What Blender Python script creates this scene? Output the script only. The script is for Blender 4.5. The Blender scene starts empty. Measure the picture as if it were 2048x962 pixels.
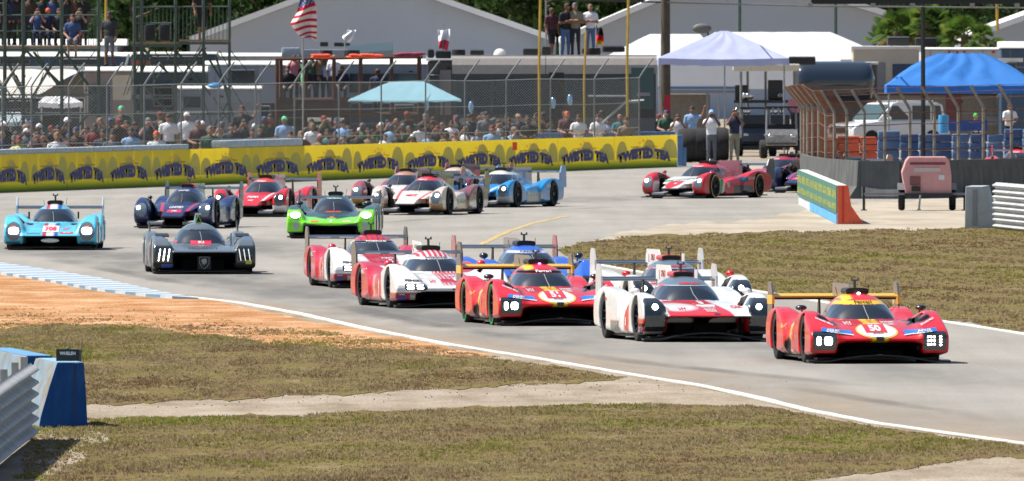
import bpy, math, random
import numpy as np
from mathutils import Vector, Matrix
from mathutils.bvhtree import BVHTree
random.seed(7); rng = np.random.default_rng(7)
C = bpy.data.collections.new('place'); bpy.context.scene.collection.children.link(C)
SC = bpy.context.scene
R = math.radians
# ---------------------------------------------------------------- camera, sky, sun
FPX = 40000.0; HC = 4.8; HOR = 53.0          # focal length in photo pixels, camera height, row of the horizon
cam_d = bpy.data.cameras.new('camera'); cam = bpy.data.objects.new('camera', cam_d); C.objects.link(cam)
cam_d.sensor_width = 36.0; cam_d.lens = FPX / 2048 * 36.0
cam_d.clip_start = 1.0; cam_d.clip_end = 9000.0
cam.location = (0, 0, HC); cam.rotation_euler = (R(90) - math.atan((481 - HOR) / FPX), 0, 0)
cam_d.dof.use_dof = True; cam_d.dof.focus_distance = 310.0; cam_d.dof.aperture_fstop = 22.0
SC.camera = cam
SUN = Vector((-0.52, 0.10, 0.85)).normalized()
sd = bpy.data.lights.new('sun', 'SUN'); sd.energy = 5.0; sd.angle = R(0.55); sd.color = (1.0, 0.945, 0.85)
so = bpy.data.objects.new('sun', sd); C.objects.link(so)
so.rotation_euler = SUN.to_track_quat('Z', 'Y').to_euler(); so.location = (-60, 60, 200)
W = bpy.data.worlds.new('World'); SC.world = W; W.use_nodes = True
nt = W.node_tree; bg = nt.nodes['Background']; bg.inputs[1].default_value = 0.075
sk = nt.nodes.new('ShaderNodeTexSky'); sk.sky_type = 'NISHITA'; sk.sun_disc = False
sk.sun_elevation = math.asin(SUN.z); sk.sun_rotation = math.atan2(SUN.x, SUN.y)
sk.air_density = 1.0; sk.dust_density = 1.2; sk.ozone_density = 1.0
nt.links.new(sk.outputs[0], bg.inputs[0])
SC.view_settings.view_transform = 'Standard'; SC.view_settings.look = 'None'
SC.view_settings.exposure = 0.64; SC.view_settings.gamma = 1.0

# ---------------------------------------------------------------- picture pixels to places
def sc(py, z=0.0): return (py - HOR) / (HC - z)
def G(px, py, z=0.0):
    s = sc(py, z); return Vector(((px - 1024) / s, FPX / s, z))
def Q(px, py, s): return Vector(((px - 1024) / s, FPX / s, HC - (py - HOR) / s))
def HZ(py, s): return HC - (py - HOR) / s

# ---------------------------------------------------------------- materials
MATS = {}
def lin(c):
    return tuple(((v / 12.92) if v <= 0.04045 else ((v + 0.055) / 1.055) ** 2.4) for v in c)
def mat(name, col, rough=0.6, metal=0.0, coat=0.0, noise=0.0, nscale=6.0, emit=None, estr=0.0, bump=0.0, alpha=None, trans=0.0, spec=0.5):
    if name in MATS: return MATS[name]
    m = bpy.data.materials.new(name); m.use_nodes = True; t = m.node_tree; p = t.nodes['Principled BSDF']
    p.inputs['Base Color'].default_value = (*col, 1); p.inputs['Roughness'].default_value = rough
    p.inputs['Metallic'].default_value = metal; p.inputs['Coat Weight'].default_value = coat
    p.inputs['Coat Roughness'].default_value = 0.05; p.inputs['Specular IOR Level'].default_value = spec
    if trans: p.inputs['Transmission Weight'].default_value = trans
    if emit: p.inputs['Emission Color'].default_value = (*emit, 1); p.inputs['Emission Strength'].default_value = estr
    if noise or bump:
        tc = t.nodes.new('ShaderNodeTexCoord'); n = t.nodes.new('ShaderNodeTexNoise')
        n.inputs['Scale'].default_value = nscale; n.inputs['Detail'].default_value = 6; n.inputs['Roughness'].default_value = 0.65
        t.links.new(tc.outputs['Object'], n.inputs['Vector'])
        if noise:
            r = t.nodes.new('ShaderNodeMapRange'); r.inputs[1].default_value = 0.3; r.inputs[2].default_value = 0.7
            r.inputs[3].default_value = 1 - noise; r.inputs[4].default_value = 1 + noise * 0.6
            mx = t.nodes.new('ShaderNodeVectorMath'); mx.operation = 'SCALE'; mx.inputs[0].default_value = col
            t.links.new(n.outputs[0], r.inputs[0]); t.links.new(r.outputs[0], mx.inputs['Scale'])
            t.links.new(mx.outputs[0], p.inputs['Base Color'])
        if bump:
            b = t.nodes.new('ShaderNodeBump'); b.inputs['Strength'].default_value = 0.6; b.inputs['Distance'].default_value = bump
            t.links.new(n.outputs[0], b.inputs['Height']); t.links.new(b.outputs[0], p.inputs['Normal'])
    MATS[name] = m; return m
def rgbmat(c, rough=0.75, name='cloth'):
    k = name + '_%d_%d_%d' % tuple(int(v * 255) for v in c)
    return mat(k, lin(c), rough, noise=0.15, nscale=9.0)
def attr_mat(name, rough=0.25, coat=0.6, metal=0.0, attr='Col', spec=0.5):
    m = bpy.data.materials.new(name); m.use_nodes = True; t = m.node_tree; p = t.nodes['Principled BSDF']
    a = t.nodes.new('ShaderNodeVertexColor'); a.layer_name = attr
    tc = t.nodes.new('ShaderNodeTexCoord'); n = t.nodes.new('ShaderNodeTexNoise'); n.inputs['Scale'].default_value = 3.5; n.inputs['Detail'].default_value = 5
    t.links.new(tc.outputs['Object'], n.inputs['Vector'])
    r = t.nodes.new('ShaderNodeMapRange'); r.inputs[1].default_value = 0.35; r.inputs[2].default_value = 0.7; r.inputs[3].default_value = rough * 0.8; r.inputs[4].default_value = rough * 1.6
    t.links.new(n.outputs[0], r.inputs[0]); t.links.new(r.outputs[0], p.inputs['Roughness'])
    t.links.new(a.outputs[0], p.inputs['Base Color']); p.inputs['Coat Weight'].default_value = coat
    p.inputs['Coat Roughness'].default_value = 0.06; p.inputs['Metallic'].default_value = metal; p.inputs['Specular IOR Level'].default_value = spec
    MATS[name] = m; return m

# ---------------------------------------------------------------- objects
def link(o, parent=None):
    C.objects.link(o)
    if parent is not None: o.parent = parent
    return o
LABELS = {}
def tag(o, label=None, cat=None, group=None, kind=None):
    if label: o['label'] = label
    if cat: o['category'] = cat
    if group: o['group'] = group
    if kind: o['kind'] = kind
    return o
def thing(name, loc=(0, 0, 0), rz=0.0, label=None, cat=None, group=None):
    o = bpy.data.objects.new(name, None); o.empty_display_size = 0.2; link(o)
    o.location = loc; o.rotation_euler = (0, 0, rz)
    return tag(o, label, cat, group)
def mesh_np(name, v, f, m, parent=None, smooth=False, cols=None, normals=None, loc=None, rz=None):
    me = mesh_data(name, v, f, m, smooth, cols, normals)
    o = bpy.data.objects.new(name, me); link(o, parent)
    if loc is not None: o.location = loc
    if rz is not None: o.rotation_euler = (0, 0, rz)
    return o
def mesh_data(name, v, f, m, smooth=False, cols=None, normals=None):
    me = bpy.data.meshes.new(name)
    v = np.asarray(v, dtype=np.float32); f = np.asarray(f, dtype=np.int32)
    n = f.shape[1]
    me.vertices.add(len(v)); me.vertices.foreach_set('co', v.ravel())
    me.loops.add(f.size); me.loops.foreach_set('vertex_index', f.ravel())
    me.polygons.add(len(f)); me.polygons.foreach_set('loop_start', np.arange(0, f.size, n, dtype=np.int32))
    me.update(calc_edges=True)
    if cols is not None:
        ca = me.color_attributes.new('Col', 'FLOAT_COLOR', 'POINT')
        cc = np.ones((len(v), 4), np.float32); cc[:, :3] = cols; ca.data.foreach_set('color', cc.ravel())
    if smooth: me.polygons.foreach_set('use_smooth', np.ones(len(f), bool))
    if normals is not None:
        try: me.normals_split_custom_set_from_vertices(normals.tolist())
        except Exception as ex: print('normals', ex)
    for mm in (m if isinstance(m, (list, tuple)) else [m]):
        if mm: me.materials.append(mm)
    return me
class MB:
    """collects simple shapes and links them as one mesh object"""
    def __init__(s): s.v = []; s.f = []
    def add(s, vs, fs):
        o = len(s.v); s.v += [tuple(p) for p in vs]; s.f += [tuple(i + o for i in f) for f in fs]; return s
    def box(s, c, d, rz=0.0, M=None):
        hx, hy, hz = d[0] / 2, d[1] / 2, d[2] / 2; ca, sa = math.cos(rz), math.sin(rz); vs = []
        for z in (-hz, hz):
            for x, y in ((-hx, -hy), (hx, -hy), (hx, hy), (-hx, hy)):
                p = Vector((x * ca - y * sa, x * sa + y * ca, z))
                if M is not None: p = M @ p
                vs.append(p + Vector(c))
        return s.add(vs, [(0, 3, 2, 1), (4, 5, 6, 7), (0, 1, 5, 4), (1, 2, 6, 5), (2, 3, 7, 6), (3, 0, 4, 7)])
    def tube(s, a, b, r, n=8, r2=None):
        a = Vector(a); b = Vector(b); d = (b - a)
        if d.length < 1e-6: return s
        q = d.to_track_quat('Z', 'Y'); r2 = r if r2 is None else r2; vs = []
        for p, rr in ((a, r), (b, r2)):
            for k in range(n): vs.append(p + q @ Vector((rr * math.cos(2 * math.pi * k / n), rr * math.sin(2 * math.pi * k / n), 0)))
        fs = [(k, (k + 1) % n, n + (k + 1) % n, n + k) for k in range(n)]
        fs += [tuple(range(n - 1, -1, -1)), tuple(range(n, 2 * n))]
        return s.add(vs, fs)
    def path(s, pts, r, n=6):
        for a, b in zip(pts[:-1], pts[1:]): s.tube(a, b, r, n)
        return s
    def prism(s, poly, ax, lo, hi):
        """poly: 2-D points, extruded along axis ax from lo to hi"""
        n = len(poly); vs = []
        for t in (lo, hi):
            for a, b in poly: vs.append({'x': (t, a, b), 'y': (a, t, b), 'z': (a, b, t)}[ax])
        fs = [(k, (k + 1) % n, n + (k + 1) % n, n + k) for k in range(n)] + [tuple(range(n - 1, -1, -1)), tuple(range(n, 2 * n))]
        return s.add(vs, fs)
    def lathe(s, prof, n=24, axis='y', c=(0, 0, 0)):
        vs = []; m = len(prof)
        for k in range(n):
            a = 2 * math.pi * k / n
            for r, t in prof:
                u, w = r * math.cos(a), r * math.sin(a)
                p = {'y': (u, t, w), 'z': (u, w, t), 'x': (t, u, w)}[axis]
                vs.append((p[0] + c[0], p[1] + c[1], p[2] + c[2]))
        fs = []
        for k in range(n):
            k2 = (k + 1) % n
            for j in range(m - 1): fs.append((k * m + j, k2 * m + j, k2 * m + j + 1, k * m + j + 1))
        return s.add(vs, fs)
    def ell(s, c, r, nu=12, nv=8):
        vs = []; fs = []
        for j in range(nv + 1):
            th = math.pi * j / nv
            for i in range(nu):
                ph = 2 * math.pi * i / nu
                vs.append((c[0] + r[0] * math.sin(th) * math.cos(ph), c[1] + r[1] * math.sin(th) * math.sin(ph), c[2] + r[2] * math.cos(th)))
        for j in range(nv):
            for i in range(nu):
                fs.append((j * nu + i, j * nu + (i + 1) % nu, (j + 1) * nu + (i + 1) % nu, (j + 1) * nu + i))
        return s.add(vs, fs)
    def grid(s, P):
        """P: rows of points"""
        n = len(P[0]); vs = [p for row in P for p in row]
        fs = [(j * n + i, j * n + i + 1, (j + 1) * n + i + 1, (j + 1) * n + i) for j in range(len(P) - 1) for i in range(n - 1)]
        return s.add(vs, fs)
    def data(s, name, m, smooth=False, bevel=0.0):
        me = bpy.data.meshes.new(name); me.from_pydata(s.v, [], s.f); me.update()
        import bmesh
        b = bmesh.new(); b.from_mesh(me); bmesh.ops.recalc_face_normals(b, faces=b.faces)
        if bevel: bmesh.ops.bevel(b, geom=list(b.edges), offset=bevel, segments=2, affect='EDGES', profile=0.6, clamp_overlap=True)
        b.to_mesh(me); b.free()
        if smooth: me.polygons.foreach_set('use_smooth', np.ones(len(me.polygons), bool)); 
        if smooth and smooth != 'all':
            try: me.set_sharp_from_angle(angle=R(40))
            except Exception: pass
        if m: me.materials.append(m)
        return me
    def build(s, name, m, parent=None, smooth=False, bevel=0.0, loc=None, rz=None):
        o = bpy.data.objects.new(name, s.data(name, m, smooth, bevel)); link(o, parent)
        if loc is not None: o.location = loc
        if rz is not None: o.rotation_euler = (0, 0, rz)
        return o
def copy_tree(o, parent=None):
    c = o.copy(); C.objects.link(c); c.parent = parent
    for ch in o.children: copy_tree(ch, c)
    return c

# ---------------------------------------------------------------- text as flat meshes
_txt = {}
def text_mesh(t, bold=0.02, shear=0.0):
    """vertices centred, cap height 1, triangles"""
    k = (t, bold, shear)
    if k in _txt: return _txt[k]
    cu = bpy.data.curves.new('lettering', 'FONT'); cu.body = t; cu.offset = bold; cu.shear = shear; cu.resolution_u = 2; cu.align_x = 'CENTER'; cu.fill_mode = 'FRONT'
    o = bpy.data.objects.new('lettering', cu); SC.collection.objects.link(o)
    me = bpy.data.meshes.new_from_object(o.evaluated_get(bpy.context.evaluated_depsgraph_get()))
    import bmesh
    b = bmesh.new(); b.from_mesh(me); bmesh.ops.triangulate(b, faces=b.faces); b.to_mesh(me); b.free()
    v = np.array([p.co[:] for p in me.vertices]); f = np.array([p.vertices[:] for p in me.polygons])
    v = v[:, :2]; lo, hi = v.min(0), v.max(0); hgt = hi[1] - lo[1]
    v = (v - (lo + hi) / 2) / hgt
    bpy.data.objects.remove(o); bpy.data.meshes.remove(me); bpy.data.curves.remove(cu)
    _txt[k] = (v, f); return _txt[k]

# ---------------------------------------------------------------- implicit surfaces (numpy), polygonised with surface nets
def poly_sdf(px, pz, poly):
    P = np.array(poly, float); n = len(P); d = None; s = None
    for i in range(n):
        a = P[i]; b = P[(i + 1) % n]; e = b - a
        wx, wz = px - a[0], pz - a[1]
        t = np.clip((wx * e[0] + wz * e[1]) / (e @ e), 0, 1)
        dx, dz = wx - e[0] * t, wz - e[1] * t; dd = dx * dx + dz * dz
        c1 = a[1] <= pz; c2 = b[1] > pz; cr = e[0] * wz - e[1] * wx
        flip = (c1 & c2 & (cr > 0)) | (~c1 & ~c2 & (cr < 0))
        if d is None: d = dd; s = np.where(flip, -1.0, 1.0)
        else: d = np.minimum(d, dd); s = s * np.where(flip, -1.0, 1.0)
    return s * np.sqrt(d)
def extr(d2, dy, r):
    a = d2 + r; b = dy + r
    return np.minimum(np.maximum(a, b), 0) + np.sqrt(np.maximum(a, 0) ** 2 + np.maximum(b, 0) ** 2) - r
def smin(a, b, k):
    h = np.maximum(k - np.abs(a - b), 0) / k
    return np.minimum(a, b) - h * h * k * 0.25
def smax(a, b, k): return -smin(-a, -b, k)
def smooth_poly(pts, it=2):
    P = [tuple(p) for p in pts]
    for _ in range(it):
        Np = []
        for i in range(len(P)):
            a = P[i]; b = P[(i + 1) % len(P)]
            Np.append((a[0] * .75 + b[0] * .25, a[1] * .75 + b[1] * .25)); Np.append((a[0] * .25 + b[0] * .75, a[1] * .25 + b[1] * .75))
        P = Np
    return P
def table(xs, ys, sm=0.16):
    xs = np.array(xs, float); ys = np.array(ys, float); o = np.argsort(xs); xs = xs[o]; ys = ys[o]
    g = np.linspace(xs[0], xs[-1], 500); v = np.interp(g, xs, ys); k = max(3, int(sm / (g[1] - g[0])) | 1)
    ker = np.hanning(k + 2)[1:-1]; ker /= ker.sum(); vp = np.pad(v, k // 2, mode='edge'); v2 = np.convolve(vp, ker, 'valid')
    return lambda x: np.interp(x, g, v2)
def surface_net(fn, lo, hi, h):
    ax = [np.arange(lo[i], hi[i] + h, h) for i in range(3)]
    X, Y, Z = ax[0][:, None, None], ax[1][None, :, None], ax[2][None, None, :]
    V = np.broadcast_to(fn(X, Y, Z), (len(ax[0]), len(ax[1]), len(ax[2]))).astype(np.float32)
    S = V < 0
    cnt = np.zeros([n - 1 for n in V.shape], np.int8)
    for i in (0, 1):
        for j in (0, 1):
            for k in (0, 1): cnt += S[i:S.shape[0] - 1 + i, j:S.shape[1] - 1 + j, k:S.shape[2] - 1 + k]
    act = (cnt > 0) & (cnt < 8); ii = np.argwhere(act); idm = -np.ones(act.shape, np.int32); idm[act] = np.arange(len(ii))
    acc = np.zeros((len(ii), 3)); num = np.zeros(len(ii))
    cs = [(i, j, k) for i in (0, 1) for j in (0, 1) for k in (0, 1)]
    for a in cs:
        for b in cs:
            if sum(b) - sum(a) == 1 and all(b[t] >= a[t] for t in range(3)):
                va = V[ii[:, 0] + a[0], ii[:, 1] + a[1], ii[:, 2] + a[2]]; vb = V[ii[:, 0] + b[0], ii[:, 1] + b[1], ii[:, 2] + b[2]]
                m = (va < 0) != (vb < 0); t = np.where(m, va / np.where(m, va - vb, 1), 0)
                A = np.array(a, float); B = np.array(b, float)
                acc += m[:, None] * (A + t[:, None] * (B - A)); num += m
    P = (ii + acc / num[:, None]) * h + np.array(lo)
    F = []
    for d in range(3):
        sl0 = [slice(None)] * 3; sl1 = [slice(None)] * 3; sl0[d] = slice(0, -1); sl1[d] = slice(1, None)
        ch = S[tuple(sl0)] != S[tuple(sl1)]; e = np.argwhere(ch)
        u, w = (d + 1) % 3, (d + 2) % 3
        e = e[(e[:, u] > 0) & (e[:, w] > 0) & (e[:, u] < V.shape[u] - 1) & (e[:, w] < V.shape[w] - 1)]
        ins = S[e[:, 0], e[:, 1], e[:, 2]]
        q = []
        for du, dw in ((-1, -1), (0, -1), (0, 0), (-1, 0)):
            c = e.copy(); c[:, u] += du; c[:, w] += dw; q.append(idm[c[:, 0], c[:, 1], c[:, 2]])
        q = np.stack(q, 1); q[~ins] = q[~ins][:, ::-1]; F.append(q)
    F = np.concatenate(F)
    def grad(P):
        e = h * 0.3; g = np.zeros_like(P)
        for t in range(3):
            d = np.zeros(3); d[t] = e; A = P + d; B = P - d
            g[:, t] = (fn(A[:, 0], A[:, 1], A[:, 2]) - fn(B[:, 0], B[:, 1], B[:, 2])) / (2 * e)
        return g
    g = grad(P); f0 = fn(P[:, 0], P[:, 1], P[:, 2]); n2 = np.maximum((g * g).sum(1), 1e-3)
    st = -(f0 / n2)[:, None] * g; ln = np.linalg.norm(st, axis=1, keepdims=True); st *= np.minimum(1, 0.5 * h / np.maximum(ln, 1e-9))
    P = P + st; g = grad(P); Nn = g / np.maximum(np.linalg.norm(g, axis=1, keepdims=True), 1e-6)
    return P, F, Nn
# ================================================================ RACE CARS
# car frame: origin on the ground under the front axle, x forward, y to the car's left, z up
RED = (0.60, 0.008, 0.012); WHITE = (0.68, 0.68, 0.68); YEL = (0.80, 0.50, 0.01); BLK = (0.008, 0.009, 0.011); DGR = (0.03, 0.035, 0.045)
BLUE = (0.01, 0.08, 0.42); GREY = (0.09, 0.115, 0.135); LBLUE = (0.07, 0.50, 0.72); GREEN = (0.13, 0.62, 0.02); NAVY = (0.012, 0.025, 0.10); PINK = (0.75, 0.28, 0.36)
GOLD = (0.45, 0.28, 0.10); MAROON = (0.17, 0.02, 0.04)
PAINT = attr_mat('car_paint', 0.28, 0.55, spec=0.35)
_t = PAINT.node_tree; _p = _t.nodes['Principled BSDF']; _b = _t.nodes.new('ShaderNodeRGBToBW'); _t.links.new([n for n in _t.nodes if n.type == 'VERTEX_COLOR'][0].outputs[0], _b.inputs[0])
for _s, _v in (('Coat Weight', .6), ('Specular IOR Level', .35)):            # bare black carbon is matt, painted panels are lacquered
    _r = _t.nodes.new('ShaderNodeMapRange'); _r.inputs[1].default_value = .010; _r.inputs[2].default_value = .03; _r.inputs[3].default_value = .02; _r.inputs[4].default_value = _v
    _t.links.new(_b.outputs[0], _r.inputs[0]); _t.links.new(_r.outputs[0], _p.inputs[_s])
M_GLASS = mat('dark_windscreen', (0.012, 0.018, 0.026), 0.20, coat=1.0, spec=0.8)
M_GLASS.node_tree.nodes['Principled BSDF'].inputs['Coat Roughness'].default_value = .10
M_CARB = mat('carbon_fibre', (0.012, 0.013, 0.015), 0.4, coat=0.1, spec=.3, noise=0.2, nscale=30)
M_TYRE = mat('tyre_rubber', (0.014, 0.014, 0.015), 0.8, noise=0.3, nscale=12)
M_RIM = mat('dark_rim', (0.035, 0.036, 0.04), 0.3, metal=0.7)
M_LENS = mat('headlight_glass', (0.02, 0.028, 0.035), 0.06, coat=1.0, spec=0.8)
M_LENS2 = mat('pale_headlight_glass', (0.10, 0.13, 0.16), 0.12, coat=1.0, spec=0.8)
M_LAMP = mat('lit_lamp', (0.9, 0.9, 0.85), 0.3, emit=(1.0, 0.98, 0.86), estr=9.0)
M_LAMPD = mat('dim_lamp', (0.8, 0.8, 0.75), 0.3, emit=(1.0, 0.97, 0.85), estr=0.45)
M_LAMPY = mat('lit_lamp_warm', (0.9, 0.9, 0.7), 0.3, emit=(1.0, 0.93, 0.66), estr=7.0)
def pm(c, rough=0.3, coat=0.7): return mat('paint_%d_%d_%d' % tuple(int(v * 250) for v in c), c, rough, coat=coat, noise=0.06, nscale=5)

FF0 = [(0.98, .13), (1.03, .24), (0.99, .40), (.86, .52), (.62, .62), (.3, .71), (0, .75), (-.3, .735), (-.6, .64), (-.9, .52), (-1.02, .38), (-1.02, .12)]
RF0 = [(-1.95, .12), (-1.95, .45), (-2.3, .60), (-2.7, .72), (-3.12, .765), (-3.5, .75), (-3.85, .69), (-4.0, .6), (-4.02, .3), (-3.9, .15)]
HOOD0 = [(-.6, .2), (-.6, .61), (-.1, .575), (.3, .51), (.65, .435), (.95, .375), (1.05, .34), (1.04, .30), (.6, .25), (.2, .15)]
POD0 = [(-.75, .10), (-.8, .40), (-1.1, .50), (-1.6, .56), (-2.3, .60), (-3.0, .60), (-3.0, .10)]
CAN_X = [-.34, -.46, -.70, -.95, -1.25, -1.7, -2.1, -2.6, -3.2, -3.9, -4.05]
CAN_W = [.24, .43, .50, .52, .525, .50, .45, .37, .28, .18, .02]
CAN_Z = [.48, .62, .80, .905, .972, .988, .965, .90, .80, .66, .46]
BASE = dict(h=.024, ff=FF0, rf=RF0, hood=HOOD0, pod=POD0, cx=CAN_X, cw=CAN_W, cz=CAN_Z, ffy=.80, ffw=.195, rfy=.775, rfw=.22, hoodw=.62, podw=.95,
            k=.09, crown=.0, tum=.10, zb=.42, roof_cut=.835, zg=.618, hole=None, tubx=.45, tubw=.42)
def make_sdf(T):
    ff = smooth_poly(T['ff'], 1); rf = smooth_poly(T['rf'], 1); hood = smooth_poly(T['hood'], 1); pod = T['pod']
    tw = table(T['cx'], T['cw'], .18); tz = table(T['cx'], T['cz'], .22); zb = T['zb']
    def canopy(x, y, z):
        w = np.maximum(tw(x), .02); hh = np.maximum(tz(x) - zb, .02)
        q = (np.abs(y) / w) ** 2.15 + (np.maximum(z - zb, 0) / hh) ** 2.15
        d = (q ** (1 / 2.15) - 1) * np.minimum(w, hh) * .9
        return np.maximum(np.maximum(d, (x + .30) * .8), np.maximum(.2 - z, -4.04 - x))
    def f(x, y, z):
        a = np.abs(y); tt = T['tum'] * np.clip((z - .42) / .32, 0, 1) ** 2
        d = extr(poly_sdf(x, z, ff), np.abs(a - (T['ffy'] + tt * .75)) - (T['ffw'] - tt), .055)
        r = extr(poly_sdf(x, z, rf), np.abs(a - (T['rfy'] + tt * .75)) - (T['rfw'] - tt), .055)
        hz = T['crown'] * (1 - np.clip(a / .6, 0, 1) ** 2)
        hw = T['hoodw'](x) if callable(T['hoodw']) else T['hoodw']
        hd = extr(poly_sdf(x + 0 * z, z - hz, hood), a - hw, .035)
        pd = extr(poly_sdf(x, z, pod), a - (T['podw'] - .07 * np.clip((z - .3) / .3, 0, 1) ** 2 - .10 * np.clip((-2.0 - x), 0, 1)), .06)
        tub = extr(np.maximum(np.abs(x + (4.0 - T['tubx']) / 2) - (4.0 + T['tubx']) / 2, np.abs(z - .28) - .20), a - T['tubw'], .03)
        body = smin(smin(d, hd, T['k']), smin(r, pd, .10), .08)
        body = smin(body, np.minimum(tub, 9), .04)
        body = smin(body, canopy(x, y, z), .05)
        well = np.minimum(np.sqrt(x ** 2 + (z - .345) ** 2), np.sqrt((x + 3.12) ** 2 + (z - .345) ** 2)) - .362
        well = np.maximum(well, .60 - a)
        body = smax(body, -well, .02)
        if T['hole'] is not None: body = T['hole'](body, x, y, z, a)
        return body
    return f, canopy
def sm(g, e=.012): return np.clip(.5 - g / (2 * e), 0, 1)[:, None]
def inbox(u, lo, hi): return np.maximum(lo - u, u - hi)
def ellipse(u, v, cu, cv, ru, rv): return (np.sqrt(((u - cu) / ru) ** 2 + ((v - cv) / rv) ** 2) - 1) * min(ru, rv)
def over(col, g, c, e=.012):
    w = sm(g, e); return col * (1 - w) + np.array(c) * w
def mx(*g):
    r = g[0]
    for q in g[1:]: r = np.maximum(r, q)
    return r
SHELLS = {}
def shell(key, T):
    """surface of one body type: vertices, faces, normals, region of each face"""
    if key in SHELLS: return SHELLS[key]
    T = {**BASE, **T}; f, can = make_sdf(T)
    P, F, Nn = surface_net(f, (-4.12, -1.06, .04), (1.12, 1.06, 1.08), T['h'])
    def gwind(P):
        x, y, z = P.T; c = np.abs(can(x, y, z)) - .022
        strip = .03 - np.abs(x + 1.30 - (z - .6) * -.6)           # door pillar left unglazed
        return mx(c, T['zg'] - z + .05 * np.clip(-x - .6, 0, 1), z - T['roof_cut'] + .05 * np.clip(-x - 1.1, 0, 1), -1.95 - x, strip, np.abs(y) - .58)
    hl = T['lens']
    def glens(P):
        x, y, z = P.T; return np.maximum(hl(np.abs(y), z), .45 - x)
    regs = [gwind, glens]
    for gf in regs:                                             # pull vertices onto the borders so that they run smoothly
        g = gf(P); e = .004; gr = np.stack([(gf(P + np.eye(3)[t] * e) - gf(P - np.eye(3)[t] * e)) / (2 * e) for t in range(3)], 1)
        gt = gr - (gr * Nn).sum(1, keepdims=True) * Nn; n2 = (gt * gt).sum(1)
        ok = (np.abs(g) < .45 * T['h'] * np.sqrt(np.maximum(n2, 1e-9))) & (n2 > .05)
        P[ok] -= (g[ok] / n2[ok])[:, None] * gt[ok]
    ctr = P[F].mean(1); reg = np.zeros(len(F), int)
    reg[gwind(ctr) < 0] = 1
    l = glens(ctr) < 0; reg[l & (ctr[:, 1] > 0)] = 2; reg[l & (ctr[:, 1] <= 0)] = 3
    bvh = BVHTree.FromPolygons([tuple(p) for p in P], [tuple(q) for q in F.tolist()])
    SHELLS[key] = (P, F, Nn, reg, bvh, T); return SHELLS[key]
def submesh(P, F, Nn, sel):
    Fs = F[sel]; u, inv = np.unique(Fs, return_inverse=True); return P[u], inv.reshape(Fs.shape), Nn[u], u
def drape(bvh, pts2, mode, off=.006):
    """front: (y, z) seen from the front; right: (x, z) on the car's right side; left: (-x, z) on its left; top: (y, x)"""
    out = []
    for u, v in pts2:
        if mode == 'front': o = Vector((2, u, v)); d = Vector((-1, 0, 0))
        elif mode == 'right': o = Vector((u, -2, v)); d = Vector((0, 1, 0))
        elif mode == 'left': o = Vector((-u, 2, v)); d = Vector((0, -1, 0))
        else: o = Vector((v, u, 3)); d = Vector((0, 0, -1))
        hit = bvh.ray_cast(o, d)
        if hit[0] is None: out.append(None); continue
        n = hit[1]
        if n.dot(d) > 0: n = -n
        out.append(hit[0] + n * off)
    return out
def decal_tris(bvh, v, f, mode, off):
    P = drape(bvh, v, mode, off); keep = [t for t in f.tolist() if all(P[i] is not None for i in t) and max((P[t[0]] - P[t[1]]).length, (P[t[1]] - P[t[2]]).length) < .5]
    P = [p if p is not None else Vector((0, 0, .3)) for p in P]
    return [tuple(p) for p in P], keep
def put_text(car, bvh, name, txt, mode, u, v, hgt, col, sx=1.0, tilt=0.0, off=.010, bold=.03, arch=0.0):
    vv, ff = text_mesh(txt, bold); p = vv * np.array([hgt * sx, hgt])
    ct, st = math.cos(tilt), math.sin(tilt); p[:, 1] -= arch * p[:, 0] ** 2
    p = np.stack([p[:, 0] * ct - p[:, 1] * st, p[:, 0] * st + p[:, 1] * ct], 1) + np.array([u, v])
    V, Fk = decal_tris(bvh, p, ff, mode, off)
    if Fk: return mesh_np(name, V, Fk, pm(col, .4, .3), car)
def put_shape(car, bvh, name, mode, u, v, ru, rv, col, shape='disc', tilt=0.0, off=.006, skew=0.0):
    if shape in ('disc', 'soft'):
        pts = [(0, 0)]; fs = []
        n = 28; rings = 4
        for r in range(1, rings + 1):
            for k in range(n):
                a = 2 * math.pi * k / n; g_ = 1.0 if shape == 'disc' else (abs(math.cos(a)) ** 4 + abs(math.sin(a)) ** 4) ** -.25; pts.append((math.cos(a) * g_ * r / rings, math.sin(a) * g_ * r / rings))
        for k in range(n): fs.append((0, 1 + k, 1 + (k + 1) % n))
        for r in range(rings - 1):
            for k in range(n):
                a, b = 1 + r * n + k, 1 + r * n + (k + 1) % n; fs += [(a, a + n, b + n), (a, b + n, b)]
    else:
        nx, nz = 10, 4; pts = [(2 * i / nx - 1 + skew * (2 * j / nz - 1), 2 * j / nz - 1) for j in range(nz + 1) for i in range(nx + 1)]; fs = []
        for j in range(nz):
            for i in range(nx):
                a = j * (nx + 1) + i; fs += [(a, a + 1, a + nx + 2), (a, a + nx + 2, a + nx + 1)]
    p = np.array(pts) * np.array([ru, rv]); ct, st = math.cos(tilt), math.sin(tilt)
    p = np.stack([p[:, 0] * ct - p[:, 1] * st, p[:, 0] * st + p[:, 1] * ct], 1) + np.array([u, v])
    V, Fk = decal_tris(bvh, p, np.array(fs), mode, off)
    if Fk: return mesh_np(name, V, Fk, pm(col, .35, .4) if not isinstance(col, bpy.types.Material) else col, car)
_wheel = {}
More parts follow.
